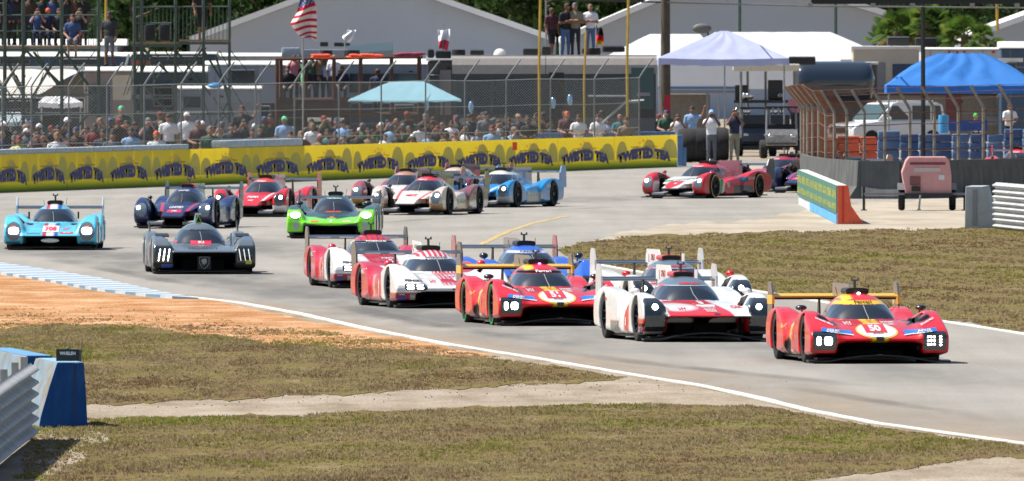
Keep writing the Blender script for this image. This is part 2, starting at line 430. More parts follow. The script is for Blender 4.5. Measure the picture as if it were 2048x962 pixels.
def wheel_data(accent):
    if accent in _wheel: return _wheel[accent]
    t = MB().lathe([(.235, -.148), (.30, -.155), (.325, -.15), (.342, -.12), (.346, 0), (.342, .12), (.325, .15), (.30, .155), (.235, .148), (.235, -.148)], 36)
    r = MB().lathe([(.245, -.13), (.235, -.10), (.20, -.06), (.09, -.03), (.0, -.03)], 30)
    for k in range(10):
        a = 2 * math.pi * k / 10
        r.tube((.06 * math.cos(a), -.07, .06 * math.sin(a)), (.232 * math.cos(a), -.125, .232 * math.sin(a)), .014, 6)
    r.lathe([(.0, -.13), (.045, -.125), (.055, -.09), (.055, -.03)], 14)
    r.lathe([(.225, -.135), (.245, -.142), (.25, -.13)], 30)
    tyre = t.data('tyre', M_TYRE, True)
    line = None
    if accent: line = MB().lathe([(.296, -.1565), (.318, -.156)], 36).data('tyre_marking', pm(accent, .6, 0))
    _wheel[accent] = (tyre, r.data('rim', M_RIM, True), line); return _wheel[accent]
def add_wheels(car, accent, tr=.75):
    ty, ri, ln = wheel_data(accent)
    for x, y, z, w in ((0, -.815, .345, 1), (0, .815, .345, 1), (-3.12, -.80, .347, 1.08), (-3.12, .80, .347, 1.08)):
        o = link(bpy.data.objects.new('wheel', ty), car); o.location = (x, y, z); o.scale = (1, w, 1); o.rotation_euler = (0, random.random() * 6, 0) if y < 0 else (0, random.random() * 6, math.pi)
        link(bpy.data.objects.new('rim', ri), o)
        if ln: link(bpy.data.objects.new('tyre_marking', ln), o)
def add_wing(car, z=.93, span=.92, x=-4.02, chord=.30, col=BLK, ecol=DGR, ztop=1.10, band=None, letters=False):
    prof = [(x + chord / 2, z - .012), (x + chord / 4, z + .006), (x - chord / 4, z + .018), (x - chord / 2, z + .036), (x - chord / 2, z + .026), (x - chord / 4, z - .010), (x + chord / 4, z - .030)]
    w = MB().prism(prof, 'y', -span, span).build('rear_wing', pm(col, .35, .5), car)
    if band: MB().box((x + chord / 2 + .004, 0, z - .010), (.012, span * 1.96, .024)).build('leading_strip', pm(band), w)
    if band: MB().box((x + chord / 2 + .012, 0, z - .036), (.012, span * 1.94, .028)).build('lower_edge', M_CARB, w)
    if letters:
        for k in range(4): MB().box((x + chord / 2 + .006, -.62 + k * .42, z - .008), (.01, .26, .016)).build('lettering_bar', pm(WHITE), w)
    for s in (-1, 1):
        e = MB().prism([(x + .28, z - .42), (x + .26, ztop - .18), (x + .12, ztop), (x - .16, ztop + .01), (x - .26, ztop - .1), (x - .28, z - .42)], 'y', s * span - .014, s * span + .014).build('endplate', pm(ecol, .35, .5), w)
        if band: MB().box((x, s * span - .0, z - .05), (.555, .036, .13)).build('yellow_panel', pm(band), e)
    MB().prism([(x + .1, .5), (x + .06, z - .02), (x - .06, z - .02), (x - .2, .5)], 'y', -.22, -.20).prism([(x + .1, .5), (x + .06, z - .02), (x - .06, z - .02), (x - .2, .5)], 'y', .20, .22).build('wing_support', M_CARB, car)
def add_splitter(car, mid=.07, w=.99, xf=1.06, col=None, z0=.055):
    P = []; n = 24; B = []
    for i in range(n + 1):
        y = -w + 2 * w * i / n; t = abs(y) / w; x = xf - .10 * t ** 3; z = z0 + mid * (1 - min(1, t / .72) ** 2) if t < .72 else z0
        P.append([(x, y, z), (x - .28, y, z + .012)]); B.append([(x, y, z - .022), (x - .28, y, z - .02)])
    v = MB(); v.grid(P); v.grid(B)
    for i in range(n):
        v.add([P[i][0], P[i + 1][0], B[i + 1][0], B[i][0]], [(0, 1, 2, 3)])
    for e in (0, n): v.add([P[e][0], P[e][1], B[e][1], B[e][0]], [(0, 1, 2, 3)])
    v.build('splitter', col or M_CARB, car)
def lamp(car, parent, bvh, y, z, ry, rz, m=None, shape='box', tilt=0.0):
    o = put_shape(car, bvh, 'lamp', 'front', y, z, ry, rz, m or M_LAMP, 'disc' if shape == 'disc' else 'soft', tilt=tilt, off=.012)
    if o is not None and parent is not None: o.parent = parent
def build_car(key, T, paintfn, pos, psi, label, group=None, cat='race car', accent=None, roofpod='ferrari', dec=None, wing=None, fin=None, mirrors=None, lamps=(), splitter=None, name='race_car', windcol=None, lens=None, lamp_sides=(1, -1), lamp_dim=False):
    car = thing(name, pos, R(-90 + psi), label, cat, group)
    P, F, Nn, reg, bvh, T = shell(key, T)
    x, y, z = P.T; a = np.abs(y); col = paintfn(x, y, z, a, Nn)
    well = mx(np.minimum(np.sqrt(x ** 2 + (z - .345) ** 2), np.sqrt((x + 3.12) ** 2 + (z - .345) ** 2)) - .368, a - .955, z - .69, .595 - a)
    col = over(col, well, BLK); col = over(col, np.maximum(z - .10, -9), BLK)
    col = over(col, mx(a - .57, z - .30, -.55 + 0 * x - x * 0), BLK) if T.get('mouth', True) else col
    v, f, n, u = submesh(P, F, Nn, reg == 0); mesh_np('body', v, f, PAINT, car, True, col[u], n)
    v, f, n, u = submesh(P, F, Nn, reg == 1)
    ws = mesh_np('windscreen', v, f, M_GLASS, car, True, None, n)
    lens_o = {}
    for k, s in ((2, 1), (3, -1)):
        if (reg == k).any():
            v, f, n, u = submesh(P, F, Nn, reg == k); lens_o[s] = mesh_np('headlight', v, f, lens or M_LENS, car, True, None, n)
    for (ly, lz, ry, rz, sh, tl) in lamps:
        for s in lamp_sides: lamp(car, lens_o.get(s), bvh, s * ly, lz, ry, rz, M_LAMPD if (lamp_dim and s > 0) else None, sh, s * tl)
    add_wheels(car, accent)
    if splitter != False: add_splitter(car, **(splitter or {}))
    MB().box((-1.6, 0, .075), (4.6, 1.72, .03)).build('floor', M_CARB, car)
    # wiper standing on the glass
    wp = drape(bvh, [(.02, .60), (.01, .70), (-.01, .80)], 'front', .02)
    if all(p is not None for p in wp):
        MB().path(wp, .007, 5).build('wiper', mat('wiper_metal', (.45, .45, .45), .3, metal=.6), ws)
    if wing is not None: add_wing(car, **wing)
    if fin:
        c, zt = fin; fo = MB().prism([(-1.75, .93), (-2.3, zt - .02), (-2.6, zt), (-4.05, zt), (-4.1, .55), (-3.2, .5)], 'y', -.012, .012).build('shark_fin', pm(c), car)
    if roofpod:
        pc = {'ferrari': BLK, 'toyota': RED, 'none': BLK, 'white': WHITE}.get(roofpod, BLK)
        b = MB(); prof = []
        for k in range(20):
            t = 2 * math.pi * k / 20; prof.append((.165 * np.sign(math.cos(t)) * abs(math.cos(t)) ** .5, 1.005 + .048 * np.sign(math.sin(t)) * abs(math.sin(t)) ** .6))
        b.prism([(p[0], p[1]) for p in prof], 'x', -2.0, -1.42)
        pod = b.build('air_intake', pm(pc) if roofpod == 'toyota' else M_CARB, car, True)
        if roofpod == 'toyota':
            MB().prism([(p[0] * .88, 1.005 + (p[1] - 1.005) * .72) for p in prof], 'x', -1.42, -1.412).build('intake_mouth', M_CARB, pod)
        MB().tube((-1.7, 0, 1.04), (-1.7, 0, 1.15), .022, 8).box((-1.7, 0, 1.16), (.06, .11, .02)).tube((-1.7, .045, 1.16), (-1.7, .045, 1.20), .017, 8, .012).tube((-1.7, -.045, 1.16), (-1.7, -.045, 1.20), .017, 8, .012).build('camera_mast', mat('mast_grey', (.12, .12, .13), .3, metal=.5), car)
        MB().tube((-1.9, .22, .96), (-1.96, .24, 1.10), .005, 5).build('antenna', M_CARB, car); MB().tube((-1.8, -.24, .95), (-1.84, -.26, 1.06), .005, 5).build('antenna', M_CARB, car)
    if mirrors:
        my, mz, mxx, c, dims = mirrors
        for s in (1, -1):
            b = MB().ell((mxx, s * my, mz), dims); b.tube((mxx, s * my, mz), (mxx - .02, s * (my - .03), mz - .10), .014, 6)
            b.build('mirror', pm(c), car, True)
    if dec: dec(car, bvh)
    return car
# ---------------------------------------------------------------- body types and liveries
def lens_box(y0, y1, z0, z1, e=.03):
    return lambda a, z: extr(np.maximum(np.abs(a - (y0 + y1) / 2) - (y1 - y0) / 2, -9), np.abs(z - (z0 + z1) / 2) - (z1 - z0) / 2, e)
# --- low red prototype
F_HOOD = [(-.6, .2), (-.6, .61), (-.1, .578), (.3, .53), (.6, .475), (.85, .415), (1.02, .375), (1.07, .345), (1.03, .315), (.7, .27), (.2, .15)]
F_FF = [(.96, .12), (1.02, .25), (1.03, .40), (.93, .48), (.72, .55), (.45, .63), (.15, .715), (-.1, .75), (-.4, .735), (-.7, .66), (-.95, .56), (-1.04, .42), (-1.02, .12)]
def hole_f(b, x, y, z, a):
    r = extr(np.abs(x + .32) - .30, np.abs(a - .56 - .10 * (x + .32)) - .055, .03)   # slot on the inner flank of the front fender
    b = smax(b, -np.maximum(r, .60 - z), .02)
    m = extr(np.abs(z - .205) - .085, a - .60, .05)                                    # front mouth under the nose lip
    return smax(b, -np.maximum(m, .62 - x), .02)
T_F = dict(h=.0215, ff=F_FF, hood=F_HOOD, ffy=.79, ffw=.205, hoodw=.64, k=.14, hole=hole_f, lens=lens_box(.62, .955, .20, .47), roof_cut=.825, crown=.01)
def paint_f(x, y, z, a, N):
    c = np.tile(np.array(RED), (len(x), 1)); bk = np.array(BLK)
    c = over(c, mx(np.abs(y + .20) - .07, .84 - z, x + 1.0), YEL)
    c = over(c, mx(np.abs(a * 0 + y + .0) - .115, .02 - x * 1, -(z - .30)) if False else mx(np.abs(y) - .115, .0 * x + .54 - z, -.5 - x), YEL)      # twin stripes ahead of the screen
    c = over(c, mx(np.abs(y) - .012, .54 - z, -.5 - x), RED, .006)
    c = over(c, mx(np.abs(y) - .115, z - .405, .6 - x), YEL)
    c = over(c, mx(np.abs(y) - .50, .825 - z, z - .880, -1.5 - x, x + .4), YEL if T_F['band'] else BLK)                # visor band
    c = over(c, mx(a - .60, z - .30, .40 - x), BLK)
    c = over(c, mx(z - .185, a - .62), BLK)
    c = over(c, mx(z - .12, -9 + a), BLK)
    c = over(c, mx(np.abs(x + .32) - .32, np.abs(a - .57 - .10 * (x + .32)) - .085, .585 - z, z - .72), BLK)
    t_ = np.clip(((a - .50) * .28 + (z - .545) * .125) / (.28 ** 2 + .125 ** 2), 0, 1); sd_ = np.sqrt((a - .50 - .28 * t_) ** 2 + (z - .545 - .125 * t_) ** 2) - (.012 + .022 * t_)
    c = over(c, mx(sd_, -.45 - x), BLK)
    c = over(c, mx(np.abs(x + 1.55) - .35, np.abs(a - .70) - .13, .53 - z), BLK)                                                # duct on the side pod
    c = over(c, mx(np.abs(x + 1.62) - .07 - .10 * (z - .3), a * 0 + .18 - z, .6 - a, z - .62), YEL)                           # yellow flash on the flank
    c = over(c, mx(np.abs(x + 1.25) - .02, .2 - z, .6 - a, z - .5), YEL)
    c = over(c, extr(np.abs(x + 1.72) - .24, z - .36 + .25 * np.abs(x + 1.72), .05) + (a < .7), BLK)
    c = over(c, mx(-.62 - x, x + .55 - .0, .15 - z, z - .42, .8 - a), DGR)
    c = over(c, mx(np.abs(y) - .14 - .3 * np.clip(-1.7 - x, 0, 1), x + 1.75, .86 - z), BLK)
    return c
def dec_f(num):
    def d(car, b):
        put_shape(car, b, 'number_roundel', 'front', 0, .463, .300, .106, YEL)
        put_shape(car, b, 'number_roundel', 'front', 0, .463, .275, .094, WHITE, off=.010)
        put_shape(car, b, 'number_plate', 'front', -.015, .490, .155, .056, RED, 'box', off=.014)
        put_text(car, b, 'race_number', num, 'front', -.015, .492, .086, WHITE, 1.55, off=.018, bold=.05)
        put_text(car, b, 'lettering', 'MICHELIN', 'front', 0, .425, .018, BLK, 1.4, off=.014)
        put_shape(car, b, 'nose_badge', 'front', 0, .358, .055, .022, BLK, 'box', off=.01)
        put_text(car, b, 'lettering', 'HY', 'front', -.335, .563, .042, WHITE, 1.5)
        put_text(car, b, 'lettering', 'BAHRAIN', 'front', .235, .577, .022, WHITE, 1.5)
        put_text(car, b, 'lettering', 'FIA WEC', 'front', .235, .548, .022, WHITE, 1.4)
        for s in (-1, 1):
            put_shape(car, b, 'sponsor_strip', 'front', s * .60, .462 if 1 else 0, .225, .026, (.02, .16, .55), 'box', tilt=s * .10, off=.012)
            put_shape(car, b, 'white_strip', 'front', s * .56, .432, .20, .007, WHITE, 'box', tilt=s * .14, off=.012)
            put_text(car, b, 'lettering', 'ADLER', 'front', s * .66, .468, .030, WHITE, 1.5, tilt=s * .10, off=.018)
            put_text(car, b, 'lettering', 'RICHARD MILLE', 'front', s * .74, .595, .024, WHITE, 1.05, tilt=s * .42 * (1 if s > 0 else 1), off=.012)
        put_text(car, b, 'lettering', 'Ferrari', 'front', 0, .853, .040, BLK if T_F['band'] else WHITE, 1.7, off=.016, bold=.03)
        if T_F['band']:
            for i in range(3):
                for j in range(3): put_shape(car, b, 'lamp', 'front', .69 + i * .045, .285 + j * .05, .013, .014, M_LAMP, 'disc', off=.012)
            for j in range(4): put_shape(car, b, 'lamp', 'front', .87, .275 + j * .038, .018, .012, M_LAMP, 'disc', off=.012)
        put_text(car, b, 'race_number', num, 'right', -.98, .38, .11, WHITE, 1.0)
        put_text(car, b, 'lettering', 'Shell', 'right', -2.15, .50, .06, YEL, 1.3)
        put_text(car, b, 'lettering', 'AF CORSE', 'right', -1.1, .50, .035, WHITE, 1.2)
        put_text(car, b, 'lettering', 'MICHELIN', 'right', -1.25, .16, .03, WHITE, 1.2)
        MB().box((1.045, -.035, .132), (.006, .035, .016)).build('green_stripe', pm((.01, .3, .06)), car)
        MB().box((1.047, 0, .132), (.006, .035, .016)).build('white_stripe', pm(WHITE), car)
        MB().box((1.045, .035, .132), (.006, .035, .016)).build('red_stripe', pm(RED), car)
        MB().ell((-1.28, 0, .972), (.03, .025, .022)).build('roof_lamp', M_LAMPY if T_F['band'] else mat('pink_lamp', (.8, .1, .5), .3, emit=(1, .1, .8), estr=6), car, True)
    return d
L_F = [(.875, .33, .030, .060, 'box', 0), (.74, .33, .056, .056, 'box', 0)]
MIR_F = (.865, .775, -1.02, BLK, (.085, .085, .042))
W_F = dict(z=.905, span=.915, band=YEL, col=(.62, .40, .01), ecol=(.09, .09, .10), ztop=1.10)
def posn(px, py): return G(px, py)
for (num, px, py, psi, band, lab) in (('50', 1741, 726, 6.6, True, 'red race car number 50 with yellow visor band, leading the pack'), ('51', 1102, 651, 8.2, False, 'red race car number 51 with dark visor, left of the white and black pair')):
    T_F['band'] = band
    SHELLS.pop('f_', None)
    build_car('f', T_F, paint_f, posn(px, py), psi, lab, 'race cars on the track', accent=None if band else (0.02, .45, .1), dec=dec_f(num), wing=W_F, fin=((.10, .10, .11), 1.10), mirrors=MIR_F, lamps=L_F, lamp_sides=(-1,) if band else (1, -1), splitter=dict(mid=.085, w=1.02, xf=1.10, z0=.05))
# --- white, red and black prototype with tall round-fronted fenders
T_HOOD = [(-.6, .2), (-.6, .625), (-.1, .60), (.3, .56), (.65, .50), (.95, .44), (1.06, .41), (1.06, .375), (.6, .36), (.2, .30), (0, .15)]
T_FF = [(.62, .10), (.80, .18), (.86, .36), (.82, .54), (.70, .64), (.48, .71), (.2, .745), (-.1, .75), (-.4, .715), (-.65, .62), (-.85, .5), (-.95, .38), (-.95, .12)]
def hole_t(b, x, y, z, a):
    m = np.maximum(extr(np.abs(z - .25) - .13, np.abs(a - .36) - .24, .05), .15 - x)
    b = smax(b, -m, .02)
    s = np.maximum(np.maximum(np.sqrt(((a - .66) / .105) ** 2 + ((z - .56) / .105) ** 2) - 1, -9) * .1, np.abs(x + 1.15) - .35)
    return smax(b, -s, .02)
T_RF = [(-1.55, .12), (-1.55, .45), (-1.62, .62), (-1.9, .72), (-2.4, .77), (-3.12, .80), (-3.5, .79), (-3.85, .72), (-4.0, .6), (-4.02, .3), (-3.9, .15)]
T_T = dict(h=.0215, ff=T_FF, rf=T_RF, hood=T_HOOD, ffy=.80, ffw=.19, hoodw=lambda x: np.clip(.58 + .10 * (x - .2), .5, .66), k=.10, hole=hole_t, lens=lambda a, z: extr(np.abs(a - .80) - .165, np.abs(z - .42) - .255, .06), roof_cut=.84, tubx=.25)
def paint_t(x, y, z, a, N):
    c = np.tile(np.array(WHITE), (len(x), 1)); nose = mx(a - .66, .35 - z, -.6 - x)
    hood = mx(.375 - z, -.55 - x, a - .62 + np.clip(x, 0, 1) * 0)
    c = over(c, mx(hood, y - .17 - .28 * np.clip((.60 - z) / .2, 0, 1) + .9 * np.clip((.47 - z), 0, 1)), RED)
    c = over(c, mx(hood, ellipse(y, z, -.42, .53, .30, .055)), WHITE)
    c = over(c, mx(z - .395, .25 - x, a - .68), BLK)
    c = over(c, mx(.35 - x, a - .62, z - .385), BLK)
    c = over(c, mx(-.15 - x, x - .9, .55 - a, z - .36 + .25 * (.86 - x) * 0, .16 - z), RED)
    c = over(c, mx(.15 - z, -9 + a * 0) - 0, BLK) if False else over(c, z - .13, BLK)
    c = over(c, mx(-1.25 - x, x + .55, z - .55, .15 - z, .6 - a), RED)
    c = over(c, mx(-1.02 - x, x + .92, z - .55, .35 - z, .6 - a), YEL)
    c = over(c, mx(-2.3 - x, x + 1.55, z - .30, .6 - a), (.15, .15, .15))
    c = over(c, mx(.70 * 0 + .845 - z, a - .5, -1.9 - x), (.10, .15, .20))
    c = over(c, mx(np.abs(a - .46 + .35 * (z - .6)) - .035, .62 - z, z - .87, x + .6, -1.6 - x) + (y > 0), RED)
    c = over(c, mx(-3.5 - x, x + 1.9, a - .5, .6 - z), (.15, .2, .27))
    c = over(c, mx(np.maximum(np.sqrt(((a - .66) / .115) ** 2 + ((z - .56) / .115) ** 2) - 1, -9) * .1, np.abs(x + 1.17) - .36), BLK)
    return c
def dec_t(num):
    def d(car, b):
        put_text(car, b, 'race_number', num, 'front', .02, .588, .046, WHITE, 2.6, bold=.07)
        put_shape(car, b, 'white_label', 'front', .05, .548, .14, .013, WHITE, 'box')
        put_text(car, b, 'lettering', 'TOYOTA', 'front', .06, .522, .02, WHITE, 2.0)
        put_text(car, b, 'lettering', 'GAZOO', 'front', .06, .492, .022, WHITE, 1.7)
        put_text(car, b, 'lettering', 'RACING', 'front', .07, .467, .02, WHITE, 1.6)
        put_shape(car, b, 'nose_badge', 'front', .13, .43, .05, .012, DGR)
        put_text(car, b, 'lettering', 'HY', 'front', -.35, .50, .04, RED, 1.7)
        put_text(car, b, 'lettering', 'CAR', 'front', .50, .53, .036, RED, 1.8)
        put_text(car, b, 'lettering', 'DENSO', 'front', 0, .868, .03, RED, 2.4, off=.014)
        put_text(car, b, 'lettering', 'DENSO', 'right', .12, .56, .045, (.05, .07, .25), 1.2)
        put_text(car, b, 'race_number', num, 'right', -.78, .30, .13, WHITE, 1.0)
        put_shape(car, b, 'sponsor_patch', 'right', .52, .17, .13, .045, (.03, .06, .3), 'box')
        put_text(car, b, 'lettering', 'MICHELIN', 'right', .52, .17, .035, YEL, .9, off=.012)
        put_text(car, b, 'lettering', 'DENSO', 'right', -2.8, .62, .05, RED, 1.1)
        for s in (-1, 1):
            MB().box((-2.05, s * .30, 1.0), (.30, .012, .14)).build('roof_vane', pm(WHITE), car)
        f = MB().prism([(-2.4, .9), (-2.75, 1.13), (-4.0, 1.13), (-4.0, .6)], 'y', -.012, .012).build('shark_fin', pm(WHITE), car)
        me = text_mesh('DENSO', .03)
        vv = me[0] * .10; mesh_np('lettering', [(-3.3 + p[0], -.016, 1.0 + p[1]) for p in vv], me[1], pm(RED), f)
        for s in (-1, 1): MB().box((.70, s * 1.0, .26), (.34, .02, .05)).box((.6, s * 1.01, .14), (.4, .05, .02)).build('dive_plane', M_CARB, car)
    return d
L_T = [(.80, .535, .046, .042, 'disc', 0)]
for (num, px, py, psi, mc, lab) in (('8', 1397, 683, 8.7, (.75, .75, .75), 'white, red and black race car between the two red cars, in front of its twin'), ('7', 1370, 641, 8.5, RED, 'white, red and black race car half hidden behind its twin')):
    build_car('t', T_T, paint_t, posn(px, py), psi, lab, 'race cars on the track', dec=dec_t(num), roofpod='toyota', wing=dict(z=.905, span=.90, ecol=(.55, .55, .56) if 1 else 0, ztop=1.13), mirrors=(.86, .76, -.72, mc, (.10, .075, .05)), lamps=L_T, splitter=dict(mid=.10, w=.99, xf=1.04, z0=.055))
# --- white nosed prototype with rows of red pinstripes
P_FF = [(.93, .12), (1.00, .25), (1.0, .38), (.90, .46), (.66, .57), (.4, .66), (.12, .745), (-.2, .755), (-.5, .70), (-.8, .60), (-1.0, .46), (-1.02, .12)]
P_HOOD = [(-.6, .2), (-.6, .61), (-.1, .57), (.3, .505), (.65, .44), (.9, .40), (1.06, .375), (1.09, .33), (1.06, .285), (.7, .27), (.2, .15)]
def hole_p(b, x, y, z, a):
    m = extr(np.abs(z - .20) - .075, a - .64, .05)
    return smax(b, -np.maximum(m, .6 - x), .02)
T_P = dict(h=.0215, ff=P_FF, hood=P_HOOD, ffy=.765, ffw=.225, hoodw=.62, k=.16, hole=hole_p, lens=lambda a, z: extr(np.abs(a - .64) - .19, np.abs(z - .37) - .058, .04), roof_cut=.825)
def paint_p(x, y, z, a, N, white=True):
    c = np.tile(np.array(WHITE), (len(x), 1)); PR = (.50, .010, .028)
    if PV['n'] == '6':
        st = np.abs(((y - .10 + .22 * (z - .45)) % .062) - .031) - .019
        c = over(c, mx(np.abs(y - .13) - .27, .40 - z, -.6 - x, -z * 0 + (-.02 + a - .6)), PR); c = over(c, mx(np.abs(y - .13) - .265, .40 - z, -.6 - x, np.abs((y % .07) - .035) - .010, -(np.abs(z - .47) - .03)), WHITE, .006)
        c = over(c, mx(.86 - z, a - .5, -3.9 - x), PR); c = over(c, mx(.86 - z, a - .5, np.abs((y % .09) - .045) - .016), WHITE, .006)
        c = over(c, mx(.82 - z, z - .86, a - .5, -1.3 - x), (.55, .6, .66))
    else:
        c = over(c, mx(np.abs(y - .0) - .30 + .3 * np.clip(.6 - z, 0, 1), .42 - z, -.6 - x), PR)
        c = over(c, mx(np.abs(y) - .27, .42 - z, -.6 - x, np.abs((y % .09) - .045) - .006), BLK, .006)
        c = over(c, mx(.86 - z, a - .5, -3.9 - x), PR); c = over(c, mx(.86 - z, a - .5, np.abs((y % .10) - .05) - .008), BLK, .006)
        c = over(c, mx(.82 - z, z - .865, a - .5, -1.3 - x), BLK)
    c = over(c, mx(x + .62 + .25 * (z - .4), -9 - x, .1 - z, z - .9, .45 - a), PR)                              # red behind the front wheels
    c = over(c, mx(np.abs(x + 1.7 + .8 * (z - .35)) - .12, .6 - a, .2 - z, z - .55), (.65, .30, .25))
    c = over(c, mx(np.abs(x + 1.25 - .9 * (z - .35)) - .14, .6 - a, .14 - z, z - .50), (.40, .02, .05))
    c = over(c, mx(np.abs(x + .95) - .12, .6 - a, .14 - z, z - .48), (.75, .62, .5))
    c = over(c, mx(np.abs(x + .05) - .20, np.abs(a - .72) - .09, .6 - z), PR)
    c = over(c, mx(z - .275, .35 - x, .58 - a), (.35, .015, .035))
    c = over(c, mx(a - .62, z - .275, .4 - x), BLK)
    c = over(c, z - .13, BLK)
    return c
PV = {'n': '6'}
def dec_p(num):
    def d(car, b):
        put_text(car, b, 'race_number', num, 'front', .13, .49, .06, WHITE, 2.0, bold=.05)
        put_text(car, b, 'lettering', 'PORSCHE', 'front', .13, .545, .028, WHITE, 1.7, bold=.03)
        put_text(car, b, 'lettering', 'HY', 'front', -.28, .455, .045, (.6, .02, .05), 1.4)
        for s in (-1, 1):
            put_text(car, b, 'lettering', 'PENSKE', 'front', s * .66, .475, .03, BLK, 2.4, tilt=s * .04, off=.012, bold=.05)
            put_shape(car, b, 'sponsor_patch', 'front', s * .88, .185, .07, .028, (.03, .05, .35), 'box')
            put_shape(car, b, 'shield_badge', 'front', s * .70, .205, .045, .045, (.30, .36, .30), 'box')
            put_text(car, b, 'lettering', 'TAG', 'front', s * .70, .215, .024, WHITE, 1.2, off=.012)
            put_text(car, b, 'lettering', 'MOBIL', 'front', s * .88, .25, .022, WHITE, 1.2)
        put_text(car, b, 'lettering', 'PORSCHE', 'front', 0, .845, .03, WHITE if num == '5' else BLK, 2.2, off=.012)
        put_text(car, b, 'race_number', num, 'right', -.95, .33, .2, (.7, .04, .06), .9)
        put_text(car, b, 'lettering', 'Mobil', 'right', -2.6, .60, .09, WHITE, 1.1)
        put_shape(car, b, 'nose_badge', 'front', 0, .335, .03, .012, BLK)
        if num == '6':
            f = MB().prism([(-2.2, .9), (-2.6, 1.10), (-3.4, 1.12), (-3.4, .8)], 'y', -.012, .012).build('shark_fin', pm(WHITE), car)
            me = text_mesh('DEDICATION', .02); mesh_np('lettering', [(-2.95 + p[0] * .05, -.016, 1.02 + p[1] * .06) for p in me[0]], me[1], pm(BLK), f)
    return d
L_P = [(.735, .394, .062, .010, 'box', 0), (.735, .348, .062, .010, 'box', 0), (.575, .394, .052, .010, 'box', 0), (.575, .348, .052, .010, 'box', 0)]
for (num, px, py, psi, lab) in (('6', 888, 616, 9.3, 'white and red race car with pinstriped roof, just left of red number 51'), ('5', 763, 576, 7.0, 'white and red race car with solid red roof, behind and left of the pinstriped one')):
    PV['n'] = num; build_car('p', T_P, paint_p, posn(px, py), psi, lab, 'race cars on the track', dec=dec_p(num), roofpod='none', wing=dict(z=.90, span=.92, ecol=(.10, .09, .08), ztop=1.08, letters=True), lamps=L_P, splitter=dict(mid=.05, w=.98, xf=1.05), mirrors=(.80, .74, -1.0, (.6, .02, .06), (.09, .08, .07)))
# --- blue prototype behind the red car
T_C = dict(T_F, h=.028, roof_cut=.84)
def paint_c(x, y, z, a, N):
    c = np.tile(np.array((.015, .10, .50)), (len(x), 1))
    c = over(c, mx(.85 - z, z - .885, a - .5, -1.6 - x), WHITE)
    c = over(c, mx(z - .30, a - .62, .3 - x), BLK); c = over(c, z - .15, BLK)
    c = over(c, mx(np.abs(x + .30) - .30, np.abs(a - .60) - .10, .57 - z), BLK)
    return c
def dec_c(car, b):
    put_text(car, b, 'lettering', 'CADILLAC', 'front', 0, .868, .028, BLK, 2.2, off=.012)
    put_text(car, b, 'race_number', '2', 'front', 0, .48, .1, WHITE, 1.3)
build_car('c', T_C, paint_c, posn(1077, 604), 8.5, 'blue race car largely hidden behind the red car number 51', 'race cars on the track', dec=dec_c, wing=dict(z=.92, span=.90, ecol=(.35, .12, .12), ztop=1.12), fin=((.16, .16, .17), 1.09), mirrors=(.84, .80, -.85, BLK, (.11, .08, .055)), lamps=[(.90, .36, .022, .10, 'box', 0)], splitter={})
# --- grey prototype without a rear wing, three claw lights a side
K_FF = [(.92, .10), (1.0, .22), (1.0, .42), (.93, .56), (.78, .65), (.5, .70), (.1, .755), (-.3, .755), (-.6, .70), (-.9, .58), (-1.02, .40), (-1.02, .12)]
K_HOOD = [(-.6, .2), (-.6, .575), (-.1, .565), (.3, .535), (.7, .495), (.98, .46), (1.03, .435), (.98, .41), (.6, .39), (.2, .15)]
def hole_k(b, x, y, z, a):
    m = extr(np.abs(z - .26) - .145, a - .58, .03)
    b = smax(b, -np.maximum(m, .55 - x), .015)
    s = np.maximum(extr(np.abs(a - .53) - .10, .545 - z, .02), np.abs(x + .15) - .40)
    return smax(b, -s, .04)
T_K = dict(h=.024, ff=K_FF, hood=K_HOOD, ffy=.79, ffw=.205, hoodw=.62, k=.04, hole=hole_k, lens=lambda a, z: extr(np.abs(a - .79) - .155, np.abs(z - .395) - .155, .02), roof_cut=.85, zg=.585, rf=[(-1.95, .12), (-1.95, .45), (-2.3, .66), (-2.7, .76), (-3.12, .80), (-3.5, .80), (-3.85, .76), (-4.0, .6), (-4.02, .3), (-3.9, .15)])
def paint_k(x, y, z, a, N):
    c = np.tile(np.array((.10, .125, .15)), (len(x), 1))
    c = over(c, mx(z - .425, .35 - x, a - .64), BLK); c = over(c, mx(z - .56, .60 - x, .62 - a), (.035, .04, .046)); c = over(c, mx(z - .235, .3 - x), (.016, .018, .02))
    c = over(c, mx(np.abs(x - .08) - .03, .6 - a), DGR)
    c = over(c, z - .13, BLK)
    return c
